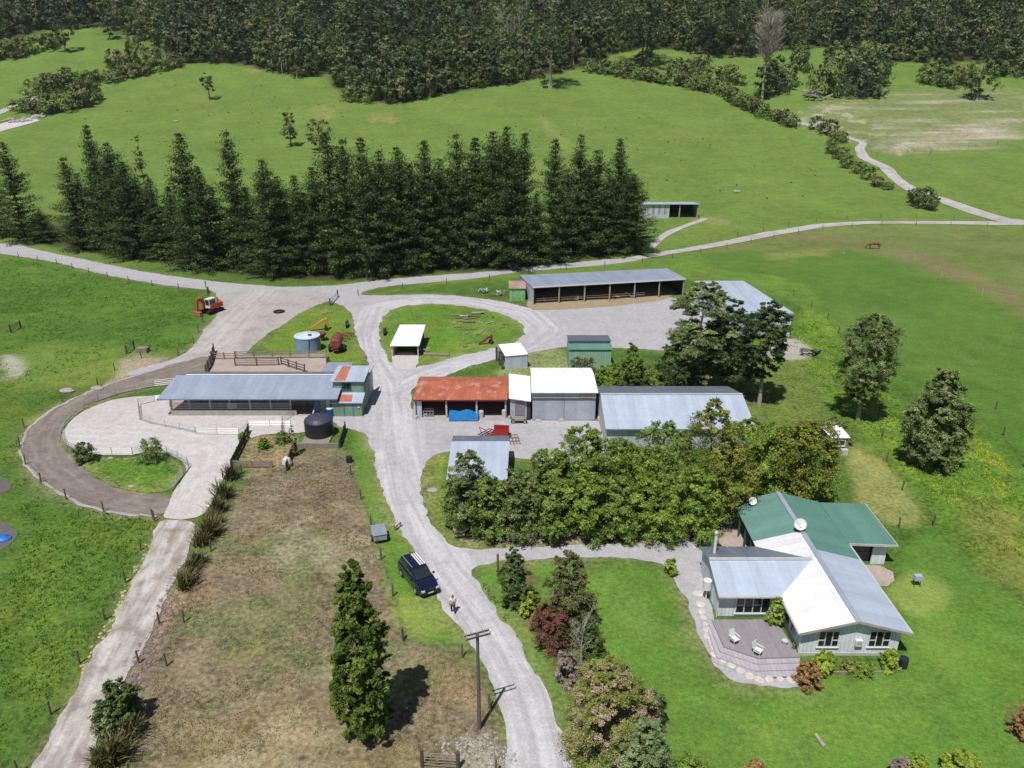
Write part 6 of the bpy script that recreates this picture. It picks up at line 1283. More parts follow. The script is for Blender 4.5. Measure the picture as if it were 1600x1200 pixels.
# ---------------------------------------------------------------- vehicles and machines
def wheel(parent, c, r, w_, axis=Vector((1, 0, 0)), rim=steel, name='wheel'):
    m = MB(); c = Vector(c); a = axis.normalized(); m.tube(c-a*w_/2, c+a*w_/2, r, n=20); o = m.build(name, tyre, parent); m = MB(); m.tube(c-a*(w_/2+.015), c+a*(w_/2+.015), r*.55, n=14); m.build('rim', rim, o); return o
def suv(px, py, px2_, py2, label):
    a, b = G(px, py), G(px2_, py2); d = b-a; ang = math.atan2(d.y, d.x)-math.pi/2; mid = (a+b)/2; o = thing('parked_suv', label, 'car', mid, ang)   # +y is towards the front (down the picture)
    L2, W2 = 2.35, .93
    def loft(secs, mat, name, parent=o):
        m = MB(); rings = []
        for (y, w_, z0, z1, tw) in secs: rings.append([Vector((-w_, y, z0)), Vector((w_, y, z0)), Vector((w_, y, z0+(z1-z0)*.6)), Vector((tw, y, z1)), Vector((-tw, y, z1)), Vector((-w_, y, z0+(z1-z0)*.6))])
        for i in range(len(rings)-1):
            for k in range(6): j = (k+1) % 6; m.face([rings[i][k], rings[i+1][k], rings[i+1][j], rings[i][j]], sm=False)
        m.face(rings[0][::-1]); m.face(rings[-1]); return m.build(name, mat, parent)
    loft([(-L2, .8, .45, .95, .72), (-L2+.12, .9, .32, 1.05, .84), (-1.4, W2, .28, 1.08, .88), (0, W2, .28, 1.06, .88), (1.1, W2, .28, 1.04, .86), (1.9, .9, .3, .98, .8), (L2-.05, .8, .36, .82, .7)][::1], navy, 'body')
    loft([(-2.2, .78, 1.0, 1.25, .7), (-1.95, .8, 1.0, 1.66, .62), (-.6, .8, 1.0, 1.74, .66), (.35, .8, 1.0, 1.7, .64), (1.05, .78, 1.0, 1.1, .72)], navy, 'roof')
    m = MB(); m.face([(-.66, 1.0, 1.15), (.66, 1.0, 1.15), (.58, .42, 1.66), (-.58, .42, 1.66)]); m.face([(-.7, 1.08, 1.09), (-.58, .42, 1.66), (.58, .42, 1.66), (.7, 1.08, 1.09)]); m.build('windscreen', glass, o)
    m = MB(); m.face([(.6, -2.21, 1.25), (-.6, -2.21, 1.25), (-.56, -1.99, 1.6), (.56, -1.99, 1.6)]); m.build('rear_window', glass, o)
    for s in (-1, 1):
        m = MB(); q = [(s*.815, -1.8, 1.18), (s*.815, .5, 1.18), (s*.73, .25, 1.52), (s*.73, -1.75, 1.52)]; m.face(q if s > 0 else q[::-1]); m.build('side_window', glass, o)
        for y in (-1.42, 1.42): wheel(o, (s*.86, y, .36), .36, .24)
        m = MB(); m.box(min(s*.95, s*1.12), .75, 1.02, max(s*.95, s*1.12), .87, 1.18); m.build('mirror', navy, o)
        m = MB(); m.box(min(s*.5, s*.78), L2-.12, .62, max(s*.5, s*.78), L2+.02, .78); m.build('headlight', white, o)
        m = MB(); m.box(min(s*.62, s*.82), -L2-.02, .75, max(s*.62, s*.82), -L2+.1, .98); m.build('tail_light', red, o)
        m = MB(); m.obox((s*.6, -1.7, 1.8), (s*.6, .2, 1.8), .04, .04); m.build('roof_rail', steel, o)
    m = MB(); m.obox((0, L2-.02, .45), (0, L2+.05, .45), 1.5, .2); m.build('bumper', blk, o)
    m = MB(); m.box(-.25, L2+.05, .42, .25, L2+.07, .53); m.build('number_plate', white, o)
    return o
car = suv(641, 893, 668, 926, 'dark navy estate car parked on the grass beside the drive')
for k in range(3):
    m = MB(); x = -.2+.0*k+k*.2; m.box(x-.35, -1.5, 1.86, x-.23, .35, 1.91); r_ = m.build('white_pole', white); r_.location = car.location; r_.rotation_euler = car.rotation_euler; tag(r_, ['white board strapped on the dark car roof, its left one', 'white board strapped on the dark car roof, its middle one', 'white board strapped on the dark car roof, its right one'][k], 'roof board', 'white boards on the car roof')
# small trailer by the fence
t = thing('small_trailer', 'small covered grey trailer in the grass by the drive', 'trailer', G(593, 843), .3)
m = MB(); m.box(-.6, -.8, .4, .6, .8, 1.0); m.build('box', mk('trailer_grey', C(160, 164, 170), .6), t); m = MB(); m.slope((-.65, -.85, 1.0), (.65, -.85, 1.0), (.65, .85, 1.12), (-.65, .85, 1.12), .05); m.build('lid', mk('trailer_lid', C(150, 160, 176), .5), t)
for s in (-1, 1): wheel(t, (s*.68, 0, .28), .28, .16)
m = MB(); m.tube((0, .8, .4), (0, 1.6, .35), .04, n=6); m.build('drawbar', steel, t)

# excavator
t = thing('excavator', 'orange excavator with white cab parked at the paddock corner', 'excavator', G(331, 488), -.45)
for s in (-1, 1):
    m = MB(); m.box(s*.95-.28, -1.5, .18, s*.95+.28, 1.5, .72)
    for yy_ in (-1.5, 1.5): m.tube((s*.95-.28, yy_, .45), (s*.95+.28, yy_, .45), .3, n=14)
    m.build('track', tyre, t)
m = MB(); m.box(-1.2, -1.1, .95, 1.2, 1.7, 1.75).tube((0, 0, .6), (0, 0, .95), .6, n=16); m.build('upper_body', orange, t)
m = MB(); m.box(-1.15, -1.3, 1.05, -.25, .2, 2.75) if False else m.box(.1, -1.3, 1.2, 1.1, .3, 2.8); cab = m.build('cab', white, t)
m = MB(); m.box(.18, -1.325, 1.7, 1.02, -1.305, 2.65).box(1.105, -1.15, 1.8, 1.125, .1, 2.6).box(.075, -1.15, 1.8, .095, .1, 2.6); m.build('window', glass, cab)
m = MB(); m.tube((.6, 1.2, 1.7), (.6, 1.2, 2.4), .07, n=8); m.build('exhaust', blk, t)
bpts = [(-.4, -.9, 1.5), (-.45, -1.7, 2.9), (-.5, -2.5, 2.75)]
m = MB(); m.obox(bpts[0], bpts[1], .42, .5).obox(bpts[1], bpts[2], .36, .42); m.build('boom', orange, t)
m = MB(); m.obox((-.5, -2.4, 2.85), (-.5, -2.7, .7), .28, .36); m.build('stick', orange, t)
m = MB(); m.tube((-.4, -1.2, 1.5), (-.45, -1.9, 2.5), .07, n=8); m.build('hydraulic_ram', steel, t)
m = MB(); m.obox((-1.3, -2.8, .45), (.5, -2.8, .45), .55, .7).box(-1.3, -3.15, .1, .5, -2.6, .2); m.build('bucket', mk('worn_orange_bucket', C(180, 110, 84), .7, 0, .2, 3), t)

def implement(px, py, rz, label, mat, name='farm_implement', kind=0, sc_=1.0, cat='farm machine'):
    o = thing(name, label, cat, G(px, py), rz); o.scale = (sc_,)*3
    if kind == 0:   # spreader: hopper on wheels with drawbar
        m = MB(); m.lathe((0, 0, 0), [(.25, .45), (.75, 1.25), (.75, 1.45), (.68, 1.45), (.3, .7), (0, .65)], 18); m.build('hopper', mat, o)
        m = MB(); m.obox((0, -.7, .5), (0, 1.6, .5), .12, .12).obox((-.8, 0, .45), (.8, 0, .45), .1, .1); m.build('frame', rust, o)
        for s in (-1, 1): wheel(o, (s*.8, 0, .35), .35, .18, rim=mat)
    elif kind == 1:  # folded digger arm / transport box
        m = MB(); m.obox((-1.1, 0, .2), (.2, 0, .9), .25, .3).obox((.1, .1, .9), (.9, .2, 1.2), .3, .35).obox((.8, .2, 1.3), (.9, .2, .2), .5, .2); m.build('frame', mat, o)
        m = MB(); m.tube((-.4, .15, .5), (.6, .15, 1.3), .06, n=8); m.build('ram', steel, o)
        m = MB(); m.obox((.7, -.4, .25), (.7, .6, .25), .3, .4); m.build('foot', tyre, o)
    elif kind == 2:  # tanker / long cylinder on wheels
        m = MB(); m.tube((0, -1.1, 1.1), (0, 1.1, 1.1), .62, n=20).tube((0, -1.25, 1.1), (0, -1.1, 1.1), .45, .62, n=20); m.build('drum', mat, o)
        m = MB(); m.obox((0, -1.2, .45), (0, 2.2, .45), .5, .12); m.build('frame', rust, o)
        for s in (-1, 1): wheel(o, (s*.75, -.2, .42), .42, .22, rim=mat)
    elif kind == 3:  # harrow: frame with tines
        m = MB()
        for k in range(4): m.obox((-1.1, -.6+k*.4, .45), (1.1, -.6+k*.4, .45), .07, .07)
        for k in range(3): m.obox((-1+k, -.6, .5), (-1+k, .6, .5), .07, .07)
        m.build('frame', mat, o); m = MB()
        for k in range(10): m.tube((-1+k*.22, -.6+(k % 4)*.4, .45), (-1+k*.22, -.7+(k % 4)*.4, 0), .025, n=4)
        m.build('tine', mat, o)
        m = MB(); m.obox((-.4, .6, .5), (0, 1.3, .8), .06, .06).obox((.4, .6, .5), (0, 1.3, .8), .06, .06); m.build('hitch', mat, o)
    elif kind == 4:  # big tyre-like roller / wheel rake
        wheel(o, (0, 0, .6), .6, .25); wheel(o, (.1, 1.0, .5), .5, .2); m = MB(); m.obox((-.1, -.3, .7), (0, 1.4, .7), .1, .12); m.build('frame', mat, o)
    return o
implement(500, 516, .2, 'yellow-orange loader arm lying above the blue tank', yellow, 'loader_arm', 1, 1.45)
implement(527, 548, .1, 'large rusty red tank trailer on wheels above the annex roof', rust, 'tank_trailer', 2, 1.4, 'trailer')
implement(504, 532, .3, 'small dull red spreader right of the blue tank', rust, 'spreader', 0, .9)
implement(540, 530, 1.2, 'pinkish rusty harrow right of the red tank trailer', rust, 'harrow', 3, 1.3)
implement(542, 512, .1, 'dark old wheel implement beside the drive bend', timberd, 'wheel_rake', 4, 1.0)
implement(510, 490, .4, 'pale old implement in the point of the grass triangle', strawm, 'harrow', 3, .8)
implement(601, 524, .05, 'dark wheel standing left of the island hut', timberd, 'wheel_rake', 4, 1.0)
implement(760, 538, .3, 'rusty orange implement on the right of the grass island', rust, 'loader_arm', 1, 1.1)
implement(762, 682, .9, 'dull red mower with pale frame in the gravel yard', rust, 'mower', 3, 1.0)
implement(803, 690, 1.7, 'pinkish rake lying right of the pale-roofed shed', rust, 'rake', 3, .9)
t = thing('red_trailer', 'bright red transport box beside the mower in the gravel yard', 'trailer', G(783, 683), -.1)
m = MB(); m.box(-.9, -.6, .35, .9, -.52, 1.2).box(-.9, .52, .35, .9, .6, 1.3).box(.82, -.51, .35, .9, .51, 1.2).box(-.9, -.51, .3, .81, .51, .38); m.build('box', red, t)
for s in (-1, 1): wheel(t, (s*.98, 0, .3), .3, .15)
m = MB(); m.obox((-.9, 0, .35), (-2.0, .2, .35), .1, .1); m.build('drawbar', strawm, t)
# things in the red shed
t = thing('tarp_trailer', 'trailer under a bright blue tarpaulin in the red-roofed shed', 'trailer', G(725, 655), 0)
m = MB(); m.obox((-1.75, 0, .42), (1.75, 0, .42), 1.3, .1); m.build('bed', timberd, t)
m = MB(); n = 14
for k in range(n):
    x0_, x1_ = -1.8+3.6*k/n, -1.8+3.6*(k+1)/n; f_ = lambda x: 1.0+.12*math.sin(x*3.1)-.1*abs(x); g_ = lambda x: .12+.06*math.sin(x*5)
    m.face([(x0_, -.75, g_(x0_)), (x1_, -.75, g_(x1_)), (x1_, -.55, f_(x1_)-.1), (x0_, -.55, f_(x0_)-.1)], sm=True); m.face([(x0_, -.55, f_(x0_)-.1), (x1_, -.55, f_(x1_)-.1), (x1_, .6, f_(x1_)), (x0_, .6, f_(x0_))], sm=True)
m.build('tarpaulin', tarpb, t)
for s in (-1, 1): wheel(t, (s*1.2, .1, .3), .3, .16, Vector((0, 1, 0)))
t = thing('wire_crate', 'grey wire crate in the left bay of the red-roofed shed', 'crate', G(670, 650)); m = MB()
for z in (.05, .45, .85): m.obox((-.6, -.4, z), (.6, -.4, z), .05, .05).obox((-.6, .4, z), (.6, .4, z), .05, .05)
for x in (-.6, -.2, .2, .6): m.obox((x, -.4, 0), (x, -.4, .9), .05, .05).obox((x, .4, 0), (x, .4, .9), .05, .05)
m.obox((-.6, -.4, .45), (-.6, .4, .45), .05, .05).obox((.6, -.4, .85), (.6, .4, .85), .05, .05); m.build('frame', steel, t); m = MB(); m.box(-.57, -.36, .02, .57, .36, .1); m.build('floor', timber, t)
t = thing('flat_cart', 'flat old cart standing in front of the narrow store', 'cart', G(811, 660)); m = MB(); m.box(-.9, -.5, .42, .9, .6, .52); m.build('bed', timber, t)
for s in (-1, 1): wheel(t, (s*.7, -.35, .3), .3, .14, Vector((0, 1, 0)))
for i, (x, y, lab) in enumerate([(841, 660, 'white block before the left workshop door'), (877, 659, 'pale block before the middle of the workshop doors'), (664, 651, 'pale block under the wire crate'), (651, 654, 'grey block at the left post of the red-roofed shed')]):
    m = MB(); g = G(x, y); m.box(-.3, -.15, 0, .3, .15, .28); m.box(-.2, -.1, .283, .15, .1, .4); o = m.build('concrete_block', offwhite); o.location = g; o.rotation_euler.z = i*.3; tag(o, lab, 'block')
# blue tarp at left edge, white bag, white rocks
g = G(-2, 843); m = MB(); m.lathe((0, 0, 0), [(1.0, 0), (.95, .25), (.6, .5), (0, .58)], 16); o = m.build('blue_tarp', mk('blue_cover', C(50, 120, 200), .5, 0, .2, 2)); o.location = g; o.scale = (1.2, .7, .7); tag(o, 'blue tarpaulin bundle on the tarmac pad at the left edge', 'tarp')
g = G(449, 728); m = MB(); m.lathe((0, 0, 0), [(.45, 0), (.55, .4), (.4, .9), (.1, 1.15), (0, 1.1)], 12); o = m.build('silage_bag', mk('white_bag', C(212, 210, 214), .6, 0, .15, 3)); o.location = g; tag(o, 'white bulky bag leaning on the dark timber rail', 'bag')
# letterbox-like lawn box and grey garden log
t = thing('lawn_table', 'small pale blue box on legs standing on the lawn', 'box on legs', G(1431, 915)); m = MB(); m.box(-.3, -.2, .6, .3, .2, 1.05); m.build('box', mk('pale_blue_box', C(180, 200, 220), .6), t)
for sx in (-.22, .22):
    for sy in (-.14, .14): m = MB(); m.tube((sx*1.2, sy*1.2, 0), (sx, sy, .6), .03, n=6); m.build('leg', timberd, t)
g = G(1280, 1160); m = MB(); m.tube((0, -.5, .12), (.1, .5, .14), .14, .11, n=8); o = m.build('lawn_log', barkp); o.location = g; o.rotation_euler.z = .3; tag(o, 'grey log lying alone on the front lawn', 'log')
# corner post and post-box of the side drive
m = MB(); g = G(778, 900); m.tube((0, 0, 0), (0, 0, 2.2), .1, n=8); o = m.build('gate_post', mk('brown_post', C(140, 104, 78), .8), None); o.location = g; tag(o, 'brown post at the corner of the side drive', 'post')
for i, (x, y, tp) in enumerate([(1184, 632, 560), (619, 518, 482), (656, 518, 485), (792, 512, 490)]):
    g = G(x, y); h = TZ(g.y, tp)-g.z; m = MB(); m.tube((0, 0, 0), (0, 0, h), .12 if i == 0 else .05, n=7); o = m.build('pole', barkp if i == 0 else steel); o.location = g; tag(o, ['pale bare pole right of the dark conifers', 'thin pole behind the left of the island hut', 'thin pole behind the right of the island hut', 'thin green-tinged pole at the right of the island'][i], 'pole')
# small pens and boards around the hut
m = MB(); a, b = G(662, 556), G(702, 557); m.obox(a+Vector((0, 0, .2)), b+Vector((0, 0, .2)), .5, .35); tag(m.build('plank_stack', timber), 'long plank stack lying right of the island hut', 'planks')
jumble('pale pallet pieces leaning at the island hut corner', 'pallet', 'pallet', G(661, 551), 9, .9, [strawm, timber], 31, .6)
# log and timber heap on the island: each log a thing
lg = []; r = random.Random(12)
logp = [(716, 494, 0), (722, 498, .1), (728, 495, 0), (734, 499, .2), (741, 497, -.1), (747, 492, .1), (724, 503, 0), (733, 505, .1), (755, 491, 0), (760, 496, 1.0), (770, 497, 1.2), (765, 505, .8), (775, 508, 2.0), (783, 513, 1.0), (752, 505, 2.2), (745, 513, .4), (736, 516, .2), (728, 521, 1.1), (738, 527, 2.0), (747, 524, .3), (724, 531, 1.4), (733, 537, .4), (744, 535, .9), (708, 505, .4), (715, 512, .1), (790, 508, .3), (752, 519, 1.3), (766, 517, .3), (727, 543, .2), (741, 542, 1.0)]
for i, (x, y, a) in enumerate(logp):
    g = G(x, y); l = r.uniform(.8, 2.0) if i > 7 else 2.2; rad = r.uniform(.06, .14) if i > 7 else .17; m = MB(); z = rad+(.2 if i in (4, 5) else 0); m.tube((-l/2, 0, z), (l/2, r.uniform(-.2, .2), z*r.uniform(.9, 1.4)), rad, rad*.7, n=9)
    m.tube((0, 0, z), (l*.15, .3, z+.35), rad*.3, rad*.1, n=5); o = m.build('log', [mk('weathered_log', C(138, 120, 110), .9, 0, .2, 3), post_m, barkp][i % 3]); o.location = g; o.rotation_euler.z = a; tag(o, 'weathered log in the scattered timber heap on the grass island', 'log', 'logs scattered on the island')
# stone edging of the garden thicket and stones by lanes
def stones(pxs, n, label, wid, s0, s1, seed, mat=stone, name='stone_edging'):
    r_ = random.Random(seed); q = resample([tuple(G(x, y)[:2]) for x, y in pxs], .3, False); m = MB()
    for k in range(n):
        c = q[r_.randrange(len(q))]; s = r_.uniform(s0, s1); x, y = c[0]+r_.uniform(-wid, wid), c[1]+r_.uniform(-wid, wid); z = float(E(y))
        pr = [(s*.8, -.02), (s*r_.uniform(.8, 1), s*.3), (s*.55, s*.62), (0, s*.7)]; m.lathe((x, y, z), pr, 6)
    o = m.build(name, mat); me = o.data; me.polygons.foreach_set('use_smooth', [False]*len(me.polygons)); tag(o, label, 'stones', kind='stuff')
stones([(870, 838), (930, 834), (1010, 838), (1070, 842), (1095, 838)], 420, 'rough stone edging at the foot of the garden thicket', .45, .06, .22, 1)
stones([(740, 832), (800, 842), (870, 840)], 90, 'scattered stones along the left part of the thicket edge', .5, .08, .2, 2)
stones([(270, 920), (250, 970), (228, 1020), (205, 1070)], 260, 'broken rubble on the bank right of the cattle lane', .7, .05, .17, 3, mk('dark_rubble', C(140, 122, 116), .9, 0, .2, 3))
stones([(236, 850), (205, 910), (180, 960), (130, 1050)], 110, 'pale stones along the left edge of the cattle lane', .4, .05, .18, 4, strawm)
stones([(700, 1170), (760, 1160), (785, 1190), (760, 1210)], 220, 'rubble by the bottom gate near the drive', .9, .04, .14, 5)
stones([(1250, 1000), (1262, 990)], 1, 'x', .1, .1, .12, 6) if False else None
stones([(0, 190), (40, 188), (70, 180)], 80, 'boulders in the shingle stream bed', 3, .4, 1.2, 7)
stones([(715, 824), (745, 846), (752, 848)], 1, 'x', .1, .1, .1, 8) if False else None
jumble('woodpile of stacked weathered boards at the thicket corner', 'woodpile', 'woodpile', G(728, 835), 26, 1.1, [timber, strawm, timberd], 41, 1.2)
jumble('dark heap of scrap beside the white barn', 'scrap_heap', 'scrap heap', G(1262, 555), 18, 1.4, [timberd, blk, timber], 42, 1.4)
jumble('grey and blue oddments left of the old hut', 'farm_clutter', 'farm clutter', G(755, 458), 12, 1.1, [wallblue, timber], 43, 1.0)
jumble('grey tank and oddments close to the old hut', 'farm_clutter', 'farm clutter', G(783, 462), 12, 1.1, [wallblue, timber, steel], 44, 1.0)
jumble('old boards lying in the stream line by the dark stump', 'branch_pile', 'branch pile', G(1275, 156), 14, 5, [barkp, timber], 45, 8)
def rock(px, py, s, label, mat=stone):
    g = G(px, py); m = MB(); m.lathe((0, 0, -.03), [(s*.9, 0), (s, s*.25), (s*.7, s*.55), (0, s*.62)], 8); o = m.build('boulder', mat); o.data.polygons.foreach_set('use_smooth', [False]*len(o.data.polygons)); o.location = g; o.scale = (1.3, .8, 1); tag(o, label, 'boulder')
for a in [(676, 767, .5, 'pale flat boulder in the verge left of the ragged tree'), (1151, 300, 1.0, 'white boulder alone on the upper pasture'), (275, 190, .9, 'pale boulder on the upper left pasture'), (105, 612, .8, 'large pale flat rock beside the muddy race'), (152, 608, .7, 'smaller pale rock beside the muddy race'), (173, 716, .25, 'small white rock below the curved pipe rail'), (205, 760, .3, 'white rock in the grass wedge')]: rock(*a)
# large dark tyre lying at the gravel area
g = G(436, 488); m = MB(); m.lathe((0, 0, 0), [(.4, .0), (.55, .1), (.55, .25), (.4, .35), (.28, .25), (.28, .05)], 18); o = m.build('old_tyre', tyre); o.location = g; o.scale = (1.8, 1.8, 1); tag(o, 'large dark tyre lying on the gravel area', 'tyre')

# ---------------------------------------------------------------- people and animals (skin modifier bodies)
def skin_mesh(name, nodes, edges, mat, parent, sub=1):
    me = bpy.data.meshes.new(name); me.from_pydata([n[:3] for n in nodes], edges, []); o = bpy.data.objects.new(name, me); COL.objects.link(o)
    md = o.modifiers.new('skin', 'SKIN'); md.use_smooth_shade = True
    sv = me.skin_vertices[0].data if me.skin_vertices else None
    if sv is None:
        import bmesh
        bm = bmesh.new(); bm.from_mesh(me); bm.verts.layers.skin.verify(); bm.to_mesh(me); bm.free(); sv = me.skin_vertices[0].data
    for i, n in enumerate(nodes): sv[i].radius = (n[3], n[4] if len(n) > 4 else n[3]); sv[i].use_root = (i == 0)
    if sub: s = o.modifiers.new('sub', 'SUBSURF'); s.levels = sub; s.render_levels = sub
    bpy.context.view_layer.update(); dg = bpy.context.evaluated_depsgraph_get(); nm = bpy.data.meshes.new_from_object(o.evaluated_get(dg)); nm.materials.clear(); nm.materials.append(mat)
    o.modifiers.clear(); o.data = nm; o.parent = parent; return o
pg = G(708, 958); pr_ = thing('person', 'person in white shirt and maroon trousers walking up the drive', 'person', pg, .25)
N = []; Ed = []
def nd(x, y, z, r, r2=None, par=None):
    N.append((x, y, z, r, r2 or r)); i = len(N)-1
    if par is not None: Ed.append((par, i))
    return i
pel = nd(0, 0, .95, .15, .11); wst = nd(0, 0, 1.12, .13, .1, pel); chs = nd(0, .01, 1.34, .16, .11, wst); nk = nd(0, 0, 1.5, .06, .06, chs); hd0 = nd(0, -.01, 1.6, .08, .09, nk); hd1 = nd(0, -.01, 1.7, .085, .095, hd0)
nose = nd(0, .09, 1.62, .015, .015, hd0)
legs = {}
for s, fw in ((-1, .18), (1, -.16)):
    hp_ = nd(s*.1, 0, .88, .1, .1, pel); kn = nd(s*.1, fw*.6+.03, .5, .065, .065, hp_); an = nd(s*.1, fw-(.1 if fw < 0 else 0), .1, .042, .042, kn); ft = nd(s*.11, fw+.12, .04, .045, .03, an); nd(s*.11, fw+.2, .03, .035, .02, ft)
    sh = nd(s*.19, 0, 1.42, .06, .06, chs); el = nd(s*.27, -fw*.3-.03, 1.15, .045, .045, sh); wr_ = nd(s*.28, -fw*.7+.08, .93, .03, .03, el); pm_ = nd(s*.28, -fw*.7+.1, .87, .035, .018, wr_)
    nd(s*.25, -fw*.7+.13, .84, .01, .01, wr_)
    for q, (oy, ln) in enumerate(((-.03, .06), (-.01, .08), (.012, .075), (.032, .065))): f1 = nd(s*.28, -fw*.7+.11+oy, .82, .009, .009, pm_); nd(s*.275, -fw*.7+.12+oy, .82-ln, .008, .008, f1)
body = skin_mesh('body', N, Ed, skin_m, pr_)
sh_n = [(0, 0, 1.0, .17, .13), (0, 0, 1.14, .15, .12), (0, .01, 1.34, .18, .13), (-.2, 0, 1.42, .08, .08), (-.26, -.06, 1.22, .07, .07), (.2, 0, 1.42, .08, .08), (.26, .02, 1.22, .07, .07), (0, 0, 1.46, .09, .08)]
skin_mesh('shirt', sh_n, [(0, 1), (1, 2), (2, 3), (3, 4), (2, 5), (5, 6), (2, 7)], shirt_m, pr_)
tr_n = [(0, 0, 1.0, .17, .13), (-.1, 0, .86, .12, .12), (-.1, .13, .5, .085, .085), (-.1, .17, .16, .065, .065), (.1, 0, .86, .12, .12), (.1, -.07, .5, .085, .085), (.1, -.24, .16, .065, .065)]
skin_mesh('trousers', tr_n, [(0, 1), (1, 2), (2, 3), (0, 4), (4, 5), (5, 6)], trous_m, pr_)
skin_mesh('hair', [(0, -.03, 1.66, .09, .09), (0, -.03, 1.74, .085, .09)], [(0, 1)], hair_m, pr_)
for s in (-1, 1):
    m = MB(); m.lathe((s*.035, .085, 1.635), [(.012, 0), (.01, .01), (0, .014)], 8); m.build('eye', hair_m, pr_)
    m = MB(); m.lathe((s*.088, -.01, 1.6), [(.02, 0), (.018, .05), (0, .055)], 8); m.build('ear', skin_m, pr_)
m = MB(); m.obox((-.025, .088, 1.575), (.025, .088, 1.575), .01, .012); m.build('mouth', red, pr_)
def quad_animal(name, label, cat, loc, rz, s, mat, headdown=False, legm=None, tail=.4, ear=.05, hoof=None):
    o = thing(name, label, cat, loc, rz); o.scale = (s,)*3; N.clear(); Ed.clear()
    r0 = nd(0, 0, .95, .2, .24); c1 = nd(0, .45, .98, .24, .28, r0); c2 = nd(0, .8, 1.0, .2, .26, c1); b1 = nd(0, -.4, .98, .2, .23, r0); b2 = nd(0, -.72, 1.0, .19, .21, b1)
    if headdown: n1 = nd(0, 1.1, .9, .13, .15, c2); n2 = nd(0, 1.4, .55, .1, .12, n1); h = nd(0, 1.55, .3, .09, .1, n2); mz = nd(0, 1.62, .1, .06, .06, h)
    else: n1 = nd(0, 1.05, 1.2, .13, .16, c2); n2 = nd(0, 1.3, 1.45, .1, .12, n1); h = nd(0, 1.45, 1.48, .1, .1, n2); mz = nd(0, 1.72, 1.36, .06, .06, h)
    t1 = nd(0, -.92, .95, .05, .05, b2); nd(0, -1.0, .95-tail, .04, .04, t1)
    for sx in (-1, 1):
        a = nd(sx*.15, .78, .72, .1, .1, c2); k = nd(sx*.15, .8, .42, .055, .055, a); f_ = nd(sx*.15, .76, .12, .04, .04, k); nd(sx*.15, .8, .03, .05, .035, f_)
        a = nd(sx*.15, -.72, .72, .12, .13, b2); k = nd(sx*.15, -.6, .55, .075, .075, a); hk = nd(sx*.15, -.84, .36, .045, .045, k); f_ = nd(sx*.15, -.78, .1, .036, .036, hk); nd(sx*.15, -.74, .03, .05, .035, f_)
        e = nd(sx*.08, N[h][1]-.06, N[h][2]+.13, .03, .03, h); nd(sx*.12, N[h][1]-.08, N[h][2]+.22, .015, .015, e)
    skin_mesh('body', list(N), list(Ed), mat, o); return o
quad_animal('dog', 'small white and brown dog standing at the edge of the drive', 'dog', G(622, 826), 2.6, .5, mk('dog_coat', C(226, 214, 204), .9, 0, .05, 1, patch=(C(120, 80, 60), .5, 2)), tail=-.25)
quad_animal('horse', 'brown horse grazing in the right field', 'horse', G(1366, 389), 1.5, 1.35, mk('brown_coat', C(124, 74, 56), .7, 0, .15, 1), headdown=True, tail=.5)

# ---------------------------------------------------------------- ground cover
def tufts(name, polys, n, label, mat, s0, s1, seed, avoid=None, kind_label='grass', blades=5, dens=None):
    r_ = np.random.default_rng(seed); PX = []
    for pl in polys:
        q = np.array(px2(pl)); a, b = q.min(0), q.max(0); k = int(n*1.6/len(polys)); c = r_.uniform(a, b, (k*2, 2)); c = c[inside(c, q)]
        f_ = fbm(c[:, 0], c[:, 1], 5, seed); c = c[f_ > (dens or .45)]; PX.append(c[:k])
    c = np.concatenate(PX)[:n]
    if avoid:
        for pl in avoid: c = c[~inside(c, np.array(px2(pl)))]
    k = len(c); m_ = k*blades; cc = np.repeat(c, blades, 0)+r_.normal(0, .13, (m_, 2)); s = r_.uniform(s0, s1, m_); z = E(cc[:, 1]); a = r_.uniform(0, 6.28, m_); tl = r_.uniform(-.5, .5, (m_, 2))*s[:, None]
    d = np.stack([np.cos(a), np.sin(a)], 1)*(s*.35)[:, None]; V = np.stack([np.c_[cc-d, z], np.c_[cc+d, z], np.c_[cc+tl+d*.2, z+s], np.c_[cc+tl-d*.2, z+s]], 1).reshape(-1, 3)
    v = np.clip(np.repeat(r_.uniform(.1, .9, k), blades)*.7+r_.uniform(0, .3, m_), 0, 1)
    o = link(name, npmesh(name, V, np.arange(m_*4).reshape(-1, 4), mat, np.repeat(v, 4))); tag(o, label, kind_label, kind='stuff')
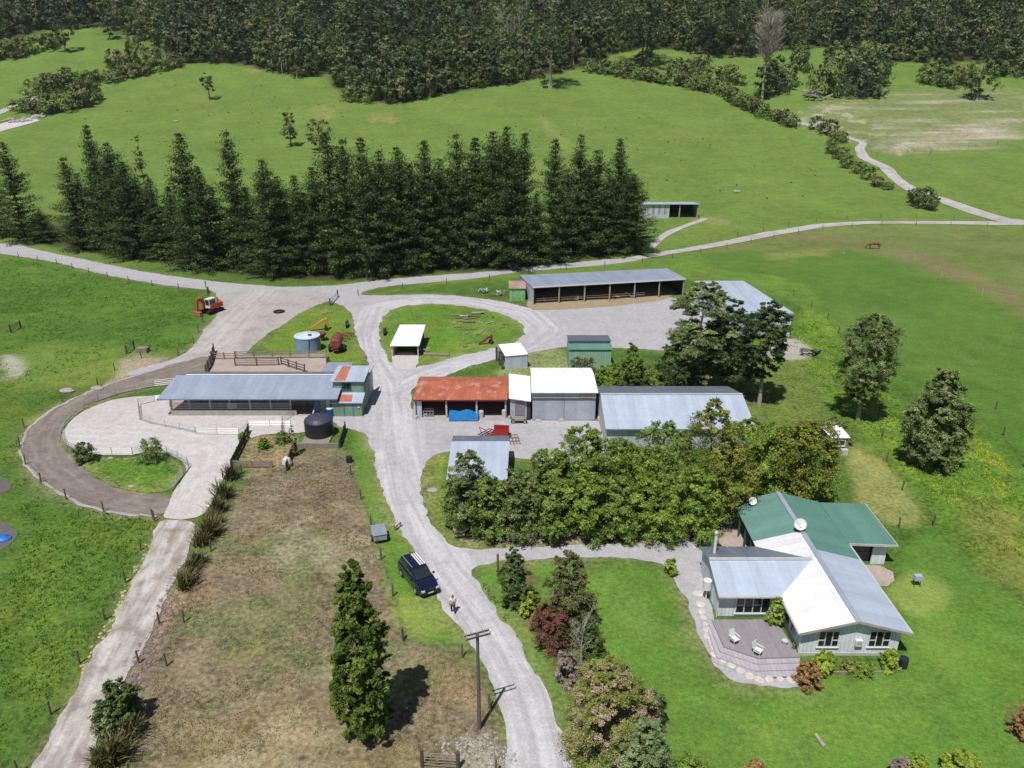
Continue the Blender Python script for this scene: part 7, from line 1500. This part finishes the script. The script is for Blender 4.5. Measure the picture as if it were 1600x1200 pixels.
LEFTP = [[(-60, 640), (20, 640), (34, 690), (40, 730), (110, 790), (240, 815), (200, 900), (130, 1020), (20, 1190), (-40, 1300), (-200, 1200), (30, 870), (40, 830), (30, 800), (22, 740)], [(0, 400), (90, 420), (320, 462), (300, 540), (180, 560), (90, 620), (0, 660)]]
tufts('tussock_grass', LEFTP, 9000, 'lush tussocky grass in the left paddock', LP['grass'], .06, .2, 5)
tufts('rush_clumps', [[(60, 210), (300, 120), (800, 150), (1150, 200), (1400, 300), (1000, 330), (400, 230)]], 110, 'dark rush clumps dotted over the upper pasture', LP['forest'], .25, .5, 15, blades=10, dens=.5)
tufts('rough_grass', [[(1240, 470), (1330, 560), (1420, 640), (1520, 680), (1600, 760), (1640, 960), (1440, 790), (1380, 700), (1320, 650), (1240, 560)], [(740, 890), (790, 960), (860, 1120), (900, 1190), (840, 1050)]], 3500, 'rough verge grass beside the drive and fields', LP['grass'], .07, .18, 6)
tufts('buttercups', [[(1240, 470), (1300, 490), (1330, 560), (1420, 620), (1520, 680), (1600, 740), (1600, 900), (1500, 860), (1440, 790), (1380, 720), (1330, 640)], [(1500, 640), (1600, 760), (1600, 830), (1540, 740)]], 3000, 'yellow buttercups scattered in the rough right band', LP['flower'], .08, .14, 8, blades=2, dens=.56)
tufts('dry_weeds', [[(378, 745), (540, 710), (590, 850), (626, 1000), (740, 1040), (775, 1190), (210, 1190), (270, 950), (350, 815)]], 4000, 'low dry weeds in the brown paddock', leafmat('dry_weed', C(110, 104, 66), C(140, 134, 86), C(110, 140, 70), .2), .05, .12, 9)

# ---------------------------------------------------------------- air
m = MB(); m.box(-1450, -90, -1.2, 1450, 1500, 560); hz = m.build('haze', []); tag(hz, 'thin summer haze in the air', 'haze', kind='stuff')
hm = bpy.data.materials.new('thin_haze'); hm.use_nodes = True; hn = hm.node_tree.nodes; hn.remove(hn['Principled BSDF']); pv = hn.new('ShaderNodeVolumePrincipled'); pv.inputs['Color'].default_value = (.72, .82, .95, 1); pv.inputs['Density'].default_value = .00007; pv.inputs['Anisotropy'].default_value = .2
hm.node_tree.links.new(pv.outputs[0], hn['Material Output'].inputs['Volume']); hz.data.materials.append(hm)
